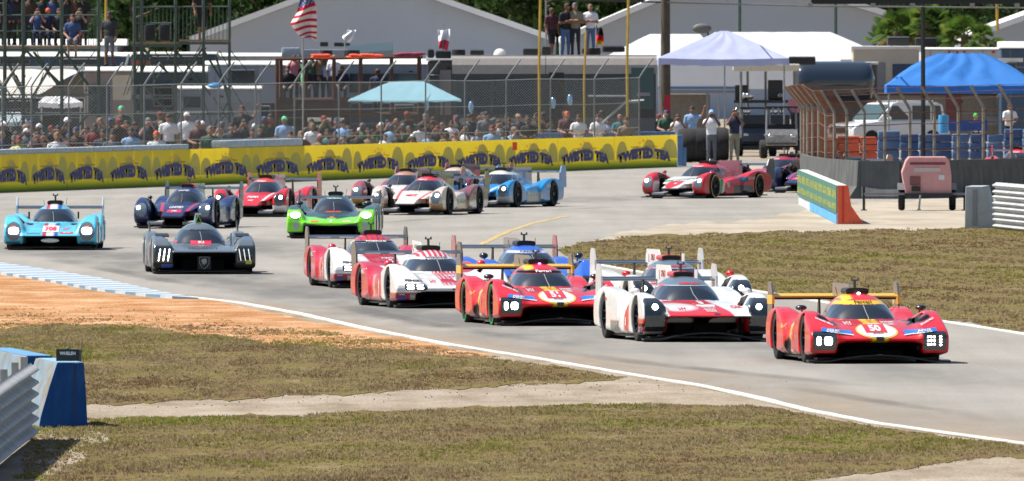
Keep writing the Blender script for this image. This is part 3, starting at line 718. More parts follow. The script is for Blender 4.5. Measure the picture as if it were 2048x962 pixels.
def dec_k(car, b):
    put_shape(car, b, 'number_plate', 'front', .0, .605, .20, .034, (.7, .03, .08), 'box')
    put_text(car, b, 'race_number', '93', 'front', 0, .605, .052, WHITE, 2.0, off=.012, bold=.05)
    put_text(car, b, 'lettering', 'PEUGEOT', 'front', 0, .50, .026, (.01, .01, .012), 3.6, off=.01, bold=0)
    put_text(car, b, 'lettering', 'PEUGEOT', 'front', 0, .845, .026, DGR, 2.6, off=.012)
    for s in (-1, 1): put_shape(car, b, 'red_patch', 'front', s * .50, .615, .06, .018, (.6, .03, .08), 'box', tilt=-s * .2)
    put_shape(car, b, 'orange_panel', 'right', -.85, .36, .16, .17, (.75, .13, .02), 'box')
    put_text(car, b, 'race_number', '93', 'right', -.85, .36, .2, WHITE, .8, off=.012)
    put_shape(car, b, 'sponsor_patch', 'front', -.72, .17, .11, .035, (.03, .06, .3), 'box')
    put_shape(car, b, 'sponsor_patch', 'front', .86, .24, .06, .035, (.5, .5, .05), 'box')
    # shield with a lion's head
    gm = mat('badge_grey', (.30, .31, .33), .3, metal=.6); X = 1.0
    sh = [(-.09, .34), (.09, .34), (.09, .22), (.055, .155), (0, .11), (-.055, .155), (-.09, .22)]
    v = MB().path([(X, p[0], p[1]) for p in sh + sh[:1]], .006, 5)
    v.prism([(-.05, .30), (.02, .315), (.055, .285), (.03, .265), (.062, .25), (.035, .235), (.045, .20), (.01, .225), (.0, .17), (-.02, .215), (-.05, .19), (-.035, .24), (-.06, .25)], 'x', X - .004, X + .004)
    v.build('shield_badge', gm, car)
    MB().box((.96, 0, .225), (.03, .26, .25)).build('badge_backing', M_CARB, car)
    MB().prism([(-1.62, .98), (-1.52, 1.13), (-1.66, 1.17), (-2.6, .96)], 'y', -.055, .055).build('air_intake', pm((.10, .125, .15)), car)
    MB().prism([(-.04, .99), (.04, .99), (.0, 1.115)], 'x', -1.53, -1.525).build('intake_mouth', M_CARB, car)
    MB().path([(-1.515, -.055, .985), (-1.515, 0, 1.135), (-1.515, .055, .985), (-1.515, -.055, .985)], .007, 5).build('intake_rim', pm((.4, .6, .01)), car)
    for s in (-1, 1):
        MB().prism([(.25, .735), (.05, .77), (-.35, .79), (-.35, .77), (.2, .72)], 'y', s * .78 - .13, s * .78 + .13).build('fender_louvre', M_CARB, car)
        MB().prism([(-3.4, .80), (-3.9, .80), (-4.05, 1.0), (-3.9, .98)], 'y', s * .86 - .012, s * .86 + .012).build('tail_fin', M_CARB, car)
        MB().tube((-1.5, s * .25, .95), (-1.52, s * .27, 1.07), .006, 5).build('antenna', M_CARB, car)
    MB().prism([(-1.0, .55), (-1.05, .78), (-1.4, .76), (-1.5, .55)], 'y', .60, .625).build('side_panel', pm((.2, .24, .27)), car)
build_car('k', T_K, paint_k, posn(404, 548), 3.5, 'grey race car without rear wing and with three claw lights on each side', 'race cars on the track', roofpod=None, dec=dec_k, lamp_dim=True, lamps=[(.87, .38, .009, .115, 'box', .16), (.78, .38, .009, .115, 'box', .16), (.69, .38, .009, .115, 'box', .16)], splitter=dict(mid=.02, w=.97, xf=1.0))
# --- light blue prototype with a tricolour stripe
def hole_g(b, x, y, z, a):
    m = np.maximum(extr(np.abs(z - .22) - .08, np.abs(a - .38) - .19, .03), .3 - x)
    return smax(b, -m, .015)
T_G = dict(h=.025, ff=[(.85, .12), (.93, .2), (.95, .36), (.86, .54), (.68, .66), (.4, .73), (.1, .76), (-.3, .75), (-.6, .68), (-.9, .54), (-1.02, .38), (-1.02, .12)],
           hood=[(-.6, .2), (-.6, .60), (-.1, .55), (.3, .50), (.65, .43), (.95, .36), (1.05, .325), (1.04, .30), (.6, .27), (.2, .15)], ffy=.785, ffw=.215, hoodw=.62, k=.14, hole=hole_g,
           lens=lambda a, z: ellipse(a, z, .785, .41, .165, .205) , roof_cut=.872, zg=.60, cw=[.22, .42, .48, .50, .51, .50, .44, .36, .28, .18, .02])
def tricol(c, x, y, z, top):
    m0 = mx(np.where(x > -.35, -9, -9)); reg = mx(-.35 - x, .30 - z) if not top else mx(.845 - z, x + .9, -2.2 - x)
    c = over(c, mx(reg, np.abs(y + .125) - .045), (.45, .02, .06)); c = over(c, mx(reg, np.abs(y) - .08), WHITE); c = over(c, mx(reg, np.abs(y - .125) - .045), (.02, .08, .35))
    return c
def paint_g(x, y, z, a, N):
    c = np.tile(np.array((.10, .50, .68)), (len(x), 1)); c = tricol(c, x, y, z, False); c = tricol(c, x, y, z, True)
    c = over(c, mx(np.abs(x + .15) - .18, np.abs(a - .47) - .07, .5 - z), BLK)
    c = over(c, mx(a - .55, z - .295, .2 - x), BLK); c = over(c, z - .12, BLK)
    return c
def dec_g(car, b):
    put_shape(car, b, 'number_roundel', 'front', 0, .455, .175, .065, WHITE, 'box')
    put_text(car, b, 'race_number', '708', 'front', 0, .455, .085, (.75, .03, .08), 1.6, off=.012, bold=.05)
    put_text(car, b, 'lettering', 'HY', 'front', .33, .455, .045, (.75, .1, .15), 1.6)
    put_text(car, b, 'lettering', 'GLICKENHAUS', 'front', -.36, .36, .024, (.05, .12, .2), 1.4)
    put_shape(car, b, 'sponsor_strip', 'front', .35, .375, .15, .016, (.7, .04, .1), 'box'); put_text(car, b, 'lettering', 'MOTUL', 'front', .35, .375, .022, WHITE, 1.5, off=.012)
    MB().ell((.98, 0, .215), (.05, .20, .05)).build('nose_wing', pm((.75, .78, .8)), car, True)
    for s in (-1, 1):
        MB().box((-.85, s * .53, .74), (.06, .035, .15)).build('mirror', M_CARB, car)
        MB().box((.93, s * .80, .16), (.05, .30, .025)).build('canard', M_CARB, car)
        put_shape(car, b, 'headlight_mount', 'front', s * .80, .515, .06, .02, (.5, .12, .08))
build_car('g', T_G, paint_g, posn(104, 500), -1.2, 'light blue race car number 708 with a red, white and blue centre stripe', 'race cars on the track', roofpod='none', dec=dec_g, wing=dict(z=.88, span=.93, ecol=(.5, .6, .7), ztop=1.10), lamps=[(.785, .42, .105, .07, 'box', 0)], splitter=dict(mid=.03, w=.98, xf=1.0), lens=M_LENS2)
# --- black and lime prototype
T_V = dict(h=.025, ff=K_FF, hood=[(-.6, .2), (-.6, .62), (-.1, .56), (.3, .50), (.7, .44), (1.0, .39), (1.05, .345), (1.03, .29), (.6, .26), (.2, .15)], hoodw=.62, k=.12, hole=hole_f, lens=lambda a, z: ellipse(a, z, .80, .535, .135, .085), roof_cut=.885, zg=.58)
def paint_v(x, y, z, a, N):
    c = np.tile(np.array((.025, .07, .065)), (len(x), 1)); gr = (.20, .72, .02)
    c = over(c, mx(.35 - x, np.abs(z - (.35 + .16 * a)) - .075), gr); c = over(c, mx(.3 - x, .62 - a, np.maximum(.16 - z, z - .66)), gr)
    c = over(c, mx(.60 - x * 1.2, a - .10, .27 - z, z - .5), gr)
    c = over(c, mx(a - .62, z - .29, .3 - x), BLK); c = over(c, z - .15, BLK)
    c = over(c, mx(.4 - x, ellipse(a, z, .78, .30, .07, .10)), (.35, .4, .4))
    return c
def dec_v(car, b):
    put_text(car, b, 'lettering', 'VANWALL', 'front', 0, .895, .026, WHITE, 2.0, off=.012)
    for s in (-1, 1): put_shape(car, b, 'orange_patch', 'front', s * .36, .395, .09, .018, (.75, .15, .03) if s < 0 else (.6, .45, .3), 'box')
    put_shape(car, b, 'red_strip', 'front', 0, .60, .17, .014, (.6, .05, .05), 'box'); put_shape(car, b, 'nose_badge', 'front', 0, .48, .05, .018, (.7, .15, .05))
    put_text(car, b, 'race_number', '4', 'front', .0, .40, .08, WHITE, 1.0)
build_car('v', T_V, paint_v, posn(665, 477), -2.0, 'black and lime green race car with bright headlights', 'race cars on the track', roofpod='none', dec=dec_v, wing=dict(z=.90, span=.92, ztop=1.06), mirrors=(.78, .80, -.6, DGR, (.1, .1, .05)), lamps=[(.80, .535, .115, .062, 'disc', 0)], splitter=dict(mid=.03))
# --- smaller spec prototypes with podded fenders
O_HOOD = [(-.6, .2), (-.6, .63), (-.1, .57), (.3, .49), (.65, .40), (.9, .33), (1.05, .27), (1.05, .235), (.6, .22), (.2, .15)]
O_FF = [(.62, .10), (.78, .2), (.82, .36), (.76, .52), (.62, .63), (.42, .69), (.15, .745), (-.15, .735), (-.45, .65), (-.7, .5), (-.85, .36), (-.85, .12)]
def hole_o(b, x, y, z, a):
    m = np.maximum(extr(np.abs(z - .25) - .16, np.abs(a - .42) - .16, .05), .1 - x)
    return smax(b, -m, .02)
T_O = dict(h=.029, ff=O_FF, hood=O_HOOD, ffy=.765, ffw=.175, rfy=.745, rfw=.205, hoodw=lambda x: np.clip(.50 - .25 * (x - .2), .22, .5), podw=.90, k=.07, hole=hole_o, tubx=.2, tubw=.34,
           lens=lambda a, z: ellipse(a, z, .765, .45, .135, .165), roof_cut=.875, zg=.60, cw=[.20, .38, .45, .475, .48, .46, .40, .32, .24, .15, .02])
def mk_paint(base, nose, roof, second, band, pods=None):
    def p(x, y, z, a, N):
        c = np.tile(np.array(base), (len(x), 1))
        c = over(c, mx(-.5 - x, a - .52, z - .62), nose); c = over(c, mx(-.5 - x, np.abs(a - .30 - .12 * np.clip(.6 - x, 0, 2)) - .035, z - .62), band)
        c = over(c, mx(.86 - z, a - .5), roof); c = over(c, mx(.2 - x, .5 - a, z - .30), second)
        c = over(c, mx(x + .9, -2.1 - x, .6 - a, z - .40), second)
        if pods: c = over(c, mx(x + 1.9, .4 - a, .35 - z), pods)
        return over(c, z - .12, BLK)
    return p
def mk_dec(t1, col1, t2, num, colr=WHITE, strip=None):
    def d(car, b):
        put_text(car, b, 'lettering', t1, 'front', 0, .50, .045, col1, 1.6, bold=.04)
        if strip: put_shape(car, b, 'sponsor_strip', 'front', 0, .415, .17, .032, strip, 'box')
        put_text(car, b, 'lettering', t2, 'front', 0, .415, .035, WHITE, 1.4, off=.013, bold=.04)
        put_text(car, b, 'lettering', t1, 'front', 0, .885, .03, colr, 1.8, off=.014)
        put_text(car, b, 'race_number', num, 'left', 1.05, .38, .14, WHITE); put_text(car, b, 'lettering', t1, 'left', 2.6, .55, .08, col1, 1.1)
        MB().prism([(-.06, .12), (-.06, .20), (.30, .16), (.30, .12)], 'z', 0, .001)
        for s in (-1, 1): MB().prism([(.85, .10), (.88, .16), (.5, .20), (.45, .12)], 'y', s * .42 - .18, s * .42 + .18).build('front_wing', pm((.55, .57, .6)), car)
    return d
ORE = [
 (356, 457, -8, NAVY, NAVY, NAVY, (.02, .03, .09), (.5, .02, .06), None, 'UNITED', WHITE, 'OAK', '23', (.7, .02, .06), NAVY, 'dark blue race car with red edges, behind the grey one'),
 (510, 434, -10, RED, RED, (.6, .05, .02), WHITE, WHITE, None, 'PREMA', WHITE, 'WRT', '9', None, (.35, .02, .03), 'red and white race car between the dark blue and the lime green cars'),
 (785, 417, -14, (.35, .06, .07), WHITE, (.45, .2, .12), GOLD, RED, (.3, .05, .06), 'JOTA', RED, 'HERTZ', '28', None, (.3, .1, .08), 'gold and red race car tucked behind the white and red one'),
 (828, 430, -14, (.62, .5, .42), (.72, .68, .62), (.6, .03, .04), (.4, .25, .12), RED, (.22, .07, .07), 'HERTZ', RED, 'JOTA', '38', None, (.15, .06, .07), 'white and gold race car with red roof, in front of the far group'),
 (886, 407, -14, MAROON, (.3, .1, .1), (.6, .42, .3), MAROON, RED, None, 'VECTOR', WHITE, '', '10', None, (.25, .02, .03), 'maroon race car with tan roof, hidden behind the far group'),
 (968, 415, -18, (.01, .26, .60), (.01, .25, .62), WHITE, (.3, .32, .35), WHITE, None, 'ALPINE', WHITE, 'ELF', '36', None, (.01, .2, .5), 'bright blue race car with white roof at the back of the far group'),
 (1368, 397, -24, RED, RED, (.75, .03, .03), (.5, .02, .03), (.02, .30, .07), None, 'AF CORSE', WHITE, 'IPE', '83', None, (.05, .055, .06), 'red, white and green race car coming past the end of the yellow barrier'),
 (1530, 379, -24, MAROON, (.4, .02, .05), (.35, .02, .04), MAROON, RED, None, 'OAK', WHITE, 'JMW', '14', None, (.3, .02, .04), 'maroon race car tight behind the red, white and green one'),
 (1612, 386, -24, NAVY, NAVY, NAVY, (.03, .04, .12), (.5, .02, .06), None, 'UNITED', WHITE, 'OAK', '22', (.7, .02, .06), MAROON, 'dark blue race car with red nose band, half hidden by the green wall'),
 (2030, 362, -4, (.7, .015, .02), RED, (.7, .02, .02), RED, WHITE, None, 'PREMA', WHITE, '', '63', None, RED, 'red race car behind the grey wall at the right edge')]
for (px, py, psi, base, nose, roof, sec, band, pods, t1, c1, t2, num, strip, ecol, lab) in ORE:
    pf = mk_paint(base, nose, roof, sec, band, pods)
    if num == '83':
        def pf(x, y, z, a, N, p0=pf):
            c = p0(x, y, z, a, N); c = over(c, mx(-.5 - x, a - .60, z - .62, ), WHITE); c = over(c, ellipse(x, y, .50, -.05, .50, .22) + (z > .6), RED); c = over(c, mx(np.abs(x - .10 + .5 * y) - .10, a - .5, z - .62, -.5 - x), (.02, .28, .07))
            c = over(c, mx(np.abs(x + .42 + .35 * (z - .3)) - .26, .55 - a, z - .55), WHITE); c = over(c, mx(np.abs(x + .42 + .35 * (z - .3)) - .12, .55 - a, z - .55), (.02, .28, .07)); c = over(c, mx(-2.7 - x, x + 1.45, .55 - a, z - .36), DGR); c = over(c, mx(-2.35 - x, x + 1.95, .55 - a, z - .60, .44 - z), (.03, .07, .12)); return over(c, z - .12, BLK)
    car = build_car('o', T_O, pf, posn(px, py), psi, lab, 'race cars on the track', roofpod='none' if num not in ('23',) else 'toyota', dec=mk_dec(t1, c1, t2 or '-', num, WHITE, strip),
              wing=dict(z=.93, span=.90, ecol=ecol, ztop=1.08, letters=num in ('36', '63')), fin=({'83': (.85, .50, .55), '36': (.3, .32, .4), '23': (.45, .45, .5)}.get(num, sec), 1.05), mirrors=(.72, .74, -.3, {'83': (.4, .03, .06)}.get(num, DGR), (.09, .06, .045)),
              lamps=[(.80 if num != '23' else .83, .50, .045, .045, 'disc', 0)], splitter=dict(mid=.02, w=.92, xf=1.0), lens=M_LENS2 if num in ('83', '38', '28', '23') else M_LENS, accent=YEL if num == '83' else None)
# ================================================================ GROUND
def ground_mat(name, cols, sx, sy, rough=.95, bump=.0, fine=.12, streak=None):
    """patches of several real surface colours; sx, sy are patch sizes in metres"""
    m = bpy.data.materials.new(name); m.use_nodes = True; t = m.node_tree; p = t.nodes['Principled BSDF']; p.inputs['Roughness'].default_value = rough
    p.inputs['Specular IOR Level'].default_value = .12 if name == 'worn_asphalt' else 0.0
    tc = t.nodes.new('ShaderNodeTexCoord')
    def noise(scx, scy, det=5, off=0):
        mp = t.nodes.new('ShaderNodeMapping'); mp.inputs['Scale'].default_value = (1 / scx, 1 / scy, 1); mp.inputs['Location'].default_value = (off, off * .7, 0)
        n = t.nodes.new('ShaderNodeTexNoise'); n.inputs['Scale'].default_value = 1; n.inputs['Detail'].default_value = det; n.inputs['Roughness'].default_value = .62
        t.links.new(tc.outputs['Object'], mp.inputs[0]); t.links.new(mp.outputs[0], n.inputs['Vector']); return n
    n = noise(sx, sy, 7); cr = t.nodes.new('ShaderNodeValToRGB'); e = cr.color_ramp.elements
    k = len(cols); e[0].position = .34; e[0].color = (*cols[0], 1); e[1].position = .66; e[1].color = (*cols[-1], 1)
    for i in range(1, k - 1): q = e.new(.34 + .32 * i / (k - 1)); q.color = (*cols[i], 1)
    t.links.new(n.outputs[0], cr.inputs[0])
    n2 = noise(.05, .25, 4, 3.1); r = t.nodes.new('ShaderNodeMapRange'); r.inputs[1].default_value = .25; r.inputs[2].default_value = .75; r.inputs[3].default_value = 1 - fine; r.inputs[4].default_value = 1 + fine
    s = t.nodes.new('ShaderNodeVectorMath'); s.operation = 'SCALE'; t.links.new(n2.outputs[0], r.inputs[0]); t.links.new(cr.outputs[0], s.inputs[0]); t.links.new(r.outputs[0], s.inputs['Scale'])
    last = s.outputs[0]
    if streak:
        n3 = noise(streak[0], streak[1], 4, 9.0); r3 = t.nodes.new('ShaderNodeMapRange'); r3.inputs[1].default_value = .3; r3.inputs[2].default_value = .7; r3.inputs[3].default_value = 1 - streak[2]; r3.inputs[4].default_value = 1 + streak[2] * .5
        s2 = t.nodes.new('ShaderNodeVectorMath'); s2.operation = 'SCALE'; t.links.new(n3.outputs[0], r3.inputs[0]); t.links.new(last, s2.inputs[0]); t.links.new(r3.outputs[0], s2.inputs['Scale']); last = s2.outputs[0]
    t.links.new(last, p.inputs['Base Color'])
    if bump:
        b = t.nodes.new('ShaderNodeBump'); b.inputs['Distance'].default_value = bump; t.links.new(n2.outputs[0], b.inputs['Height']); t.links.new(b.outputs[0], p.inputs['Normal'])
    return m
def dense(poly, step=14):
    out = []
    for (a, b) in zip(poly, poly[1:] + poly[:1]):
        n = max(1, int(math.hypot(b[0] - a[0], (b[1] - a[1]) * 3) / step))
        for i in range(n): out.append((a[0] + (b[0] - a[0]) * i / n, a[1] + (b[1] - a[1]) * i / n))
    return out
def sheet(name, poly, z, m, jit=0.0, jy=0.0, kind='structure', label=None):
    import bmesh
    rr = random.Random(len(poly) * 13 + int(poly[0][0])); vs = []
    for px, py in (dense(poly) if jit else poly):
        if jit: py += 22 * jit * (math.sin(px * .031 + py * .07) + .6 * math.sin(px * .083 + 1) + .45 * math.sin(px * .21 + py * .4))
        g = G(px, py, 0); g.z = z
        vs.append(g)
    me = bpy.data.meshes.new(name); b = bmesh.new(); f = b.faces.new([b.verts.new(v) for v in vs])
    n_ = len(vs); low = [b.verts.new(Vector((v.x, v.y, -.02))) for v in vs]; b.verts.ensure_lookup_table()
    for i in range(n_): b.faces.new([b.verts[i], b.verts[(i + 1) % n_], low[(i + 1) % n_], low[i]])
    bmesh.ops.triangulate(b, faces=[f]); bmesh.ops.recalc_face_normals(b, faces=b.faces)
    for q in b.faces:
        if q.normal.z < -.5: q.normal_flip()
    b.to_mesh(me); b.free(); me.materials.append(m); o = link(bpy.data.objects.new(name, me)); tag(o, kind=kind)
    return o
def ribbon(name, pts, w, z, m, jit=0.0):
    rr = random.Random(5); P = []
    W = [G(*p) for p in pts]; D = []
    for a, b in zip(W[:-1], W[1:]):
        n = max(1, int((b - a).length / 1.5)); D += [a.lerp(b, i / n) for i in range(n)]
    D.append(W[-1])
    rows = []
    for i, p in enumerate(D):
        d = (D[min(i + 1, len(D) - 1)] - D[max(i - 1, 0)]); d.z = 0; d.normalize(); n = Vector((-d.y, d.x, 0)) * w / 2
        ww = w if not callable(w) else w(i / len(D))
        A_, B_ = p + n * (1 + rr.gauss(0, jit)), p - n * (1 + rr.gauss(0, jit)); up = Vector((0, 0, z)); dn = Vector((0, 0, -.01))
        rows.append([tuple(A_ + dn), tuple(A_ + up), tuple(B_ + up), tuple(B_ + dn)])
    o = MB().grid(rows).build(name, m); tag(o, kind='structure'); return o
M_DIRT = ground_mat('pale_dirt', [(.22, .18, .135), (.29, .245, .195), (.34, .295, .245)], .8, 5, fine=.22, bump=.02, streak=(3, 4, .18))
M_SAND = ground_mat('pale_sand', [(.29, .25, .20), (.35, .31, .255), (.40, .36, .305)], 1.5, 8, fine=.12, streak=(4, 3, .12))
M_ORANGE = ground_mat('orange_clay', [(.33, .165, .075), (.44, .24, .125), (.54, .35, .22)], 1.0, 4, bump=.05, fine=.28, streak=(5, 2.5, .22))
M_TURF = ground_mat('dry_turf', [(.125, .088, .050), (.16, .118, .063), (.145, .124, .048), (.205, .155, .095)], .8, 4, fine=.28, bump=.04)
M_ROAD = ground_mat('worn_asphalt', [(.235, .224, .205), (.265, .252, .232), (.29, .275, .252)], 3.5, 11, fine=.13, streak=(.7, 30, .11))
M_PADD = ground_mat('paddock_ground', [(.07, .065, .05), (.11, .10, .075), (.14, .13, .10)], 3, 20)
gr = MB().add([(-900, 20, 0), (900, 20, 0), (900, 6000, 0), (-900, 6000, 0)], [(0, 1, 2, 3)]).build('ground', M_DIRT); tag(gr, kind='structure')
LINE = [(330, 589), (400, 597), (480, 606), (600, 628), (720, 655), (800, 671), (900, 690), (1000, 706), (1100, 722), (1250, 748), (1400, 772), (1500, 793), (1620, 822), (1750, 847), (1900, 868), (2060, 890), (2300, 925), (2700, 980)]
ROADP = [(-700, 480), (-300, 498), (0, 527), (100, 542), (200, 562)] + LINE + [(4200, 980), (4200, 392), (2048, 398), (1760, 398), (1592, 330), (1500, 318), (1355, 330), (700, 356), (0, 383), (-700, 405)]
road = sheet('race_track', ROADP, .006, M_ROAD)
ISL = [(1112, 500), (1150, 488), (1200, 480), (1300, 472), (1450, 468), (1620, 463), (1800, 460), (2100, 453), (2600, 448), (2600, 720), (2300, 706), (2100, 672), (2048, 664), (1870, 637), (1640, 600), (1500, 578), (1350, 555), (1230, 535), (1150, 517)]
sheet('island_grass_ground', ISL, .012, M_TURF, .10, .6)
sheet('sand_patch', [(1180, 481), (1240, 462), (1480, 440), (1600, 425), (1700, 412), (1740, 400), (2600, 392), (2600, 450), (2100, 457), (1800, 463), (1620, 466), (1450, 471), (1300, 475)], .010, M_SAND, .15, 1.0)
sheet('road_edge_sand', [(1400, 333), (1590, 332), (1592, 352), (1500, 350)], .010, M_SAND)
sheet('orange_clay_ground', [(-500, 500), (-200, 525), (0, 549), (60, 558), (150, 576), (250, 592), (330, 597), (440, 603), (560, 630), (700, 657), (800, 676), (900, 695), (1000, 714), (900, 716), (760, 708), (560, 694), (400, 674), (200, 655), (0, 660), (-500, 655)], .004, M_ORANGE, .06, .5)
GR1 = [(-500, 655), (0, 655), (200, 648), (400, 668), (560, 688), (760, 700), (900, 712), (1000, 720), (1120, 735), (1255, 757), (1100, 768), (900, 777), (700, 788), (500, 797), (170, 811), (-500, 820)]
GR2 = [(175, 838), (400, 834), (600, 831), (900, 817), (1200, 811), (1500, 812), (1580, 824), (1700, 848), (1850, 869), (2000, 888), (2150, 905), (2150, 914), (1990, 914), (1880, 928), (1740, 945), (1640, 960), (1400, 985), (600, 1100), (-700, 1100), (-60, 1000), (120, 950), (220, 880)]
sheet('grass_ground', GR1, .008, M_TURF, .12, .8); sheet('grass_ground', GR2, .008, M_TURF, .12, .6)
M_LINE = mat('line_paint', (.58, .58, .56), .8, noise=.3, nscale=3)
M_YLINE = mat('yellow_line_paint', (.42, .31, .13), .8, noise=.4, nscale=2)
ribbon('track_edge_line', LINE, .16, .016, M_LINE, .10)
ribbon('far_edge_line', [(1180, 527), (1350, 557), (1500, 581), (1640, 604), (1870, 641), (2048, 669), (2200, 692), (2500, 735)], .16, .018, M_LINE, .10)
ribbon('yellow_line', [(960, 492), (985, 478), (1020, 462), (1070, 446), (1135, 433)], .15, .012, M_YLINE, .25)
M_RUB = mat('rubber_mark', (.19, .183, .172), .85, noise=.35, nscale=2.0)
# sandy dust blown over the asphalt beside the edge line
M_DUST = bpy.data.materials.new('blown_sand'); M_DUST.use_nodes = True; _t = M_DUST.node_tree; _p = _t.nodes['Principled BSDF']; _p.inputs['Base Color'].default_value = (.34, .27, .20, 1); _p.inputs['Roughness'].default_value = .95
_a = _t.nodes.new('ShaderNodeVertexColor'); _a.layer_name = 'Col'; _n = _t.nodes.new('ShaderNodeTexNoise'); _n.inputs['Scale'].default_value = .8; _n.inputs['Detail'].default_value = 7; _g = _t.nodes.new('ShaderNodeTexCoord')
_mp = _t.nodes.new('ShaderNodeMapping'); _mp.inputs['Scale'].default_value = (1, .12, 1); _t.links.new(_g.outputs['Object'], _mp.inputs[0]); _t.links.new(_mp.outputs[0], _n.inputs['Vector'])
_r = _t.nodes.new('ShaderNodeMapRange'); _r.inputs[1].default_value = .3; _r.inputs[2].default_value = .7; _t.links.new(_n.outputs[0], _r.inputs[0])
_m = _t.nodes.new('ShaderNodeMath'); _m.operation = 'MULTIPLY'; _t.links.new(_a.outputs[0], _m.inputs[0]); _t.links.new(_r.outputs[0], _m.inputs[1]); _t.links.new(_m.outputs[0], _p.inputs['Alpha'])
W_ = [G(*p) for p in LINE]; D_ = []
for a, b in zip(W_[:-1], W_[1:]):
    n = max(1, int((b - a).length / 2)); D_ += [a.lerp(b, i / n) for i in range(n)]
V_ = []; C_ = []; F_ = []
for i, p in enumerate(D_):
    w_ = .8 + 1.9 * min(1, i / len(D_) * 1.3)
    for k, (f_, al) in enumerate(((-.05, .9), (.15, .85), (.4, .5), (.7, .2), (1.0, 0.0))): V_.append((p.x + w_ * f_, p.y, .0085)); C_.append((al,) * 3)
    if i: F_ += [((i - 1) * 5 + k, (i - 1) * 5 + k + 1, i * 5 + k + 1, i * 5 + k) for k in range(4)]
tag(mesh_np('blown_sand', V_, F_, M_DUST, cols=np.array(C_)), kind='structure')
def soft_band(name, pts, w, z, col, amax):
    m = M_DUST.copy(); m.name = name; m.node_tree.nodes['Principled BSDF'].inputs['Base Color'].default_value = (*col, 1)
    Wp_ = [G(*p) for p in pts]; Dp = []
    for a, b in zip(Wp_[:-1], Wp_[1:]):
        n = max(1, int((b - a).length / 3)); Dp += [a.lerp(b, i / n) for i in range(n)]
    V = []; Cc = []; F = []
    for i, p in enumerate(Dp):
        e = min(1, i / 8, (len(Dp) - 1 - i) / 8)
        for k, (f_, al) in enumerate(((-1, 0), (-.6, .6), (-.2, 1), (.2, 1), (.6, .6), (1, 0))): V.append((p.x + w * f_ / 2, p.y, z)); Cc.append((al * amax * e,) * 3)
        if i: F += [((i - 1) * 6 + k, (i - 1) * 6 + k + 1, i * 6 + k + 1, i * 6 + k) for k in range(5)]
    tag(mesh_np(name, V, F, m, cols=np.array(Cc)), kind='structure')
soft_band('rubbered_band', [(-60, 478), (120, 500), (330, 535), (560, 572), (800, 618), (1050, 662), (1400, 722)], 3.6, .0078, (.15, .15, .15), .75)
soft_band('rubbered_band', [(150, 455), (420, 478), (700, 520), (980, 572), (1300, 640), (1700, 725), (2100, 800)], 3.0, .0074, (.16, .16, .16), .55)
soft_band('rubbered_band', [(400, 425), (800, 415), (1150, 400), (1500, 385)], 5.0, .0076, (.17, .168, .16), .6)
soft_band('tyre_mark', [(1540, 768), (1700, 795), (1830, 815), (1900, 823), (1945, 836), (1990, 856)], .55, .0090, (.12, .118, .112), 1.0)
for pts in ([(600, 588), (800, 640), (1000, 672), (1250, 707)], [(1250, 742), (1420, 755), (1600, 770)], [(120, 520), (330, 562), (560, 590)], [(650, 505), (760, 520), (960, 545)], [(1000, 425), (1200, 416), (1400, 411), (1560, 404)], [(500, 452), (760, 446), (1000, 428)], [(1000, 690), (1300, 728), (1700, 770), (2100, 800)]): soft_band('tyre_mark', pts, .7, .0088, (.14, .136, .13), .8)
# kerb of blue and white blocks
near = [(-300, 515), (0, 549), (90, 563), (200, 583), (300, 594), (345, 597)]; far = [(-300, 488), (0, 526), (100, 541), (200, 557), (320, 584), (400, 598)]
def along(pts, D):
    W = [G(*p) for p in pts]
    for a, b in zip(W[:-1], W[1:]):
        if b.y <= D <= a.y: t = (a.y - D) / (a.y - b.y); return a.x + (b.x - a.x) * t
    return W[0].x if D > W[0].y else W[-1].x
kerb = thing('kerb', tuple(G(150, 570)), 0, None, None); tag(kerb, kind='structure')
KB = mat('kerb_blue', (.15, .25, .34), .7, noise=.25, nscale=2); KW = mat('kerb_white', (.50, .52, .54), .7, noise=.2, nscale=2)
D = 352.5; i = 0
while D < 440:
    h = 1.5; x0, x1 = along(near, D), along(far, D); x2, x3 = along(near, D + h), along(far, D + h)
    if x1 - x0 > .12:
        v = [(x0, D, .0), (x1, D, .0), (x3, D + h, .0), (x2, D + h, .0), (x0, D, .05), (x1, D, .02), (x3, D + h, .02), (x2, D + h, .05)]
        v = [tuple(Vector(p) - kerb.location) for p in v]
        MB().add(v, [(4, 5, 6, 7), (0, 1, 5, 4), (1, 2, 6, 5), (3, 2, 6, 7), (0, 3, 7, 4)]).build('kerb_block', KB if i % 2 else KW, kerb)
    D += h; i += 1
# ---- grass blades: nobody could count them
def inpoly(x, y, poly):
    r = np.zeros(len(x), bool); n = len(poly)
    for i in range(n):
        (x1, y1), (x2, y2) = poly[i], poly[(i + 1) % n]
        c = ((y1 > y) != (y2 > y)) & (x < (x2 - x1) * (y - y1) / (y2 - y1 + 1e-9) + x1); r ^= c
    return r
def pnoise(x, y, s, seed):
    q = np.random.default_rng(seed); v = 0
    for o in range(5):
        for _ in range(3):
            a = q.uniform(0, 6.28); f = (1.9 ** o) / s; v = v + np.sin((x * math.cos(a) + y * .22 * math.sin(a)) * f + q.uniform(0, 6.28)) / (1.5 ** o)
    return v / 4.2
M_BLADE = attr_mat('grass_blade', .8, 0.0, spec=.1)
_t = M_BLADE.node_tree; _tr = _t.nodes.new('ShaderNodeBsdfTranslucent'); _mx = _t.nodes.new('ShaderNodeMixShader'); _mx.inputs[0].default_value = .45
_sc = _t.nodes.new('ShaderNodeVectorMath'); _sc.operation = 'SCALE'; _sc.inputs['Scale'].default_value = 1.25
_t.links.new([n for n in _t.nodes if n.type == 'VERTEX_COLOR'][0].outputs[0], _sc.inputs[0]); _t.links.new(_sc.outputs[0], _tr.inputs[0])
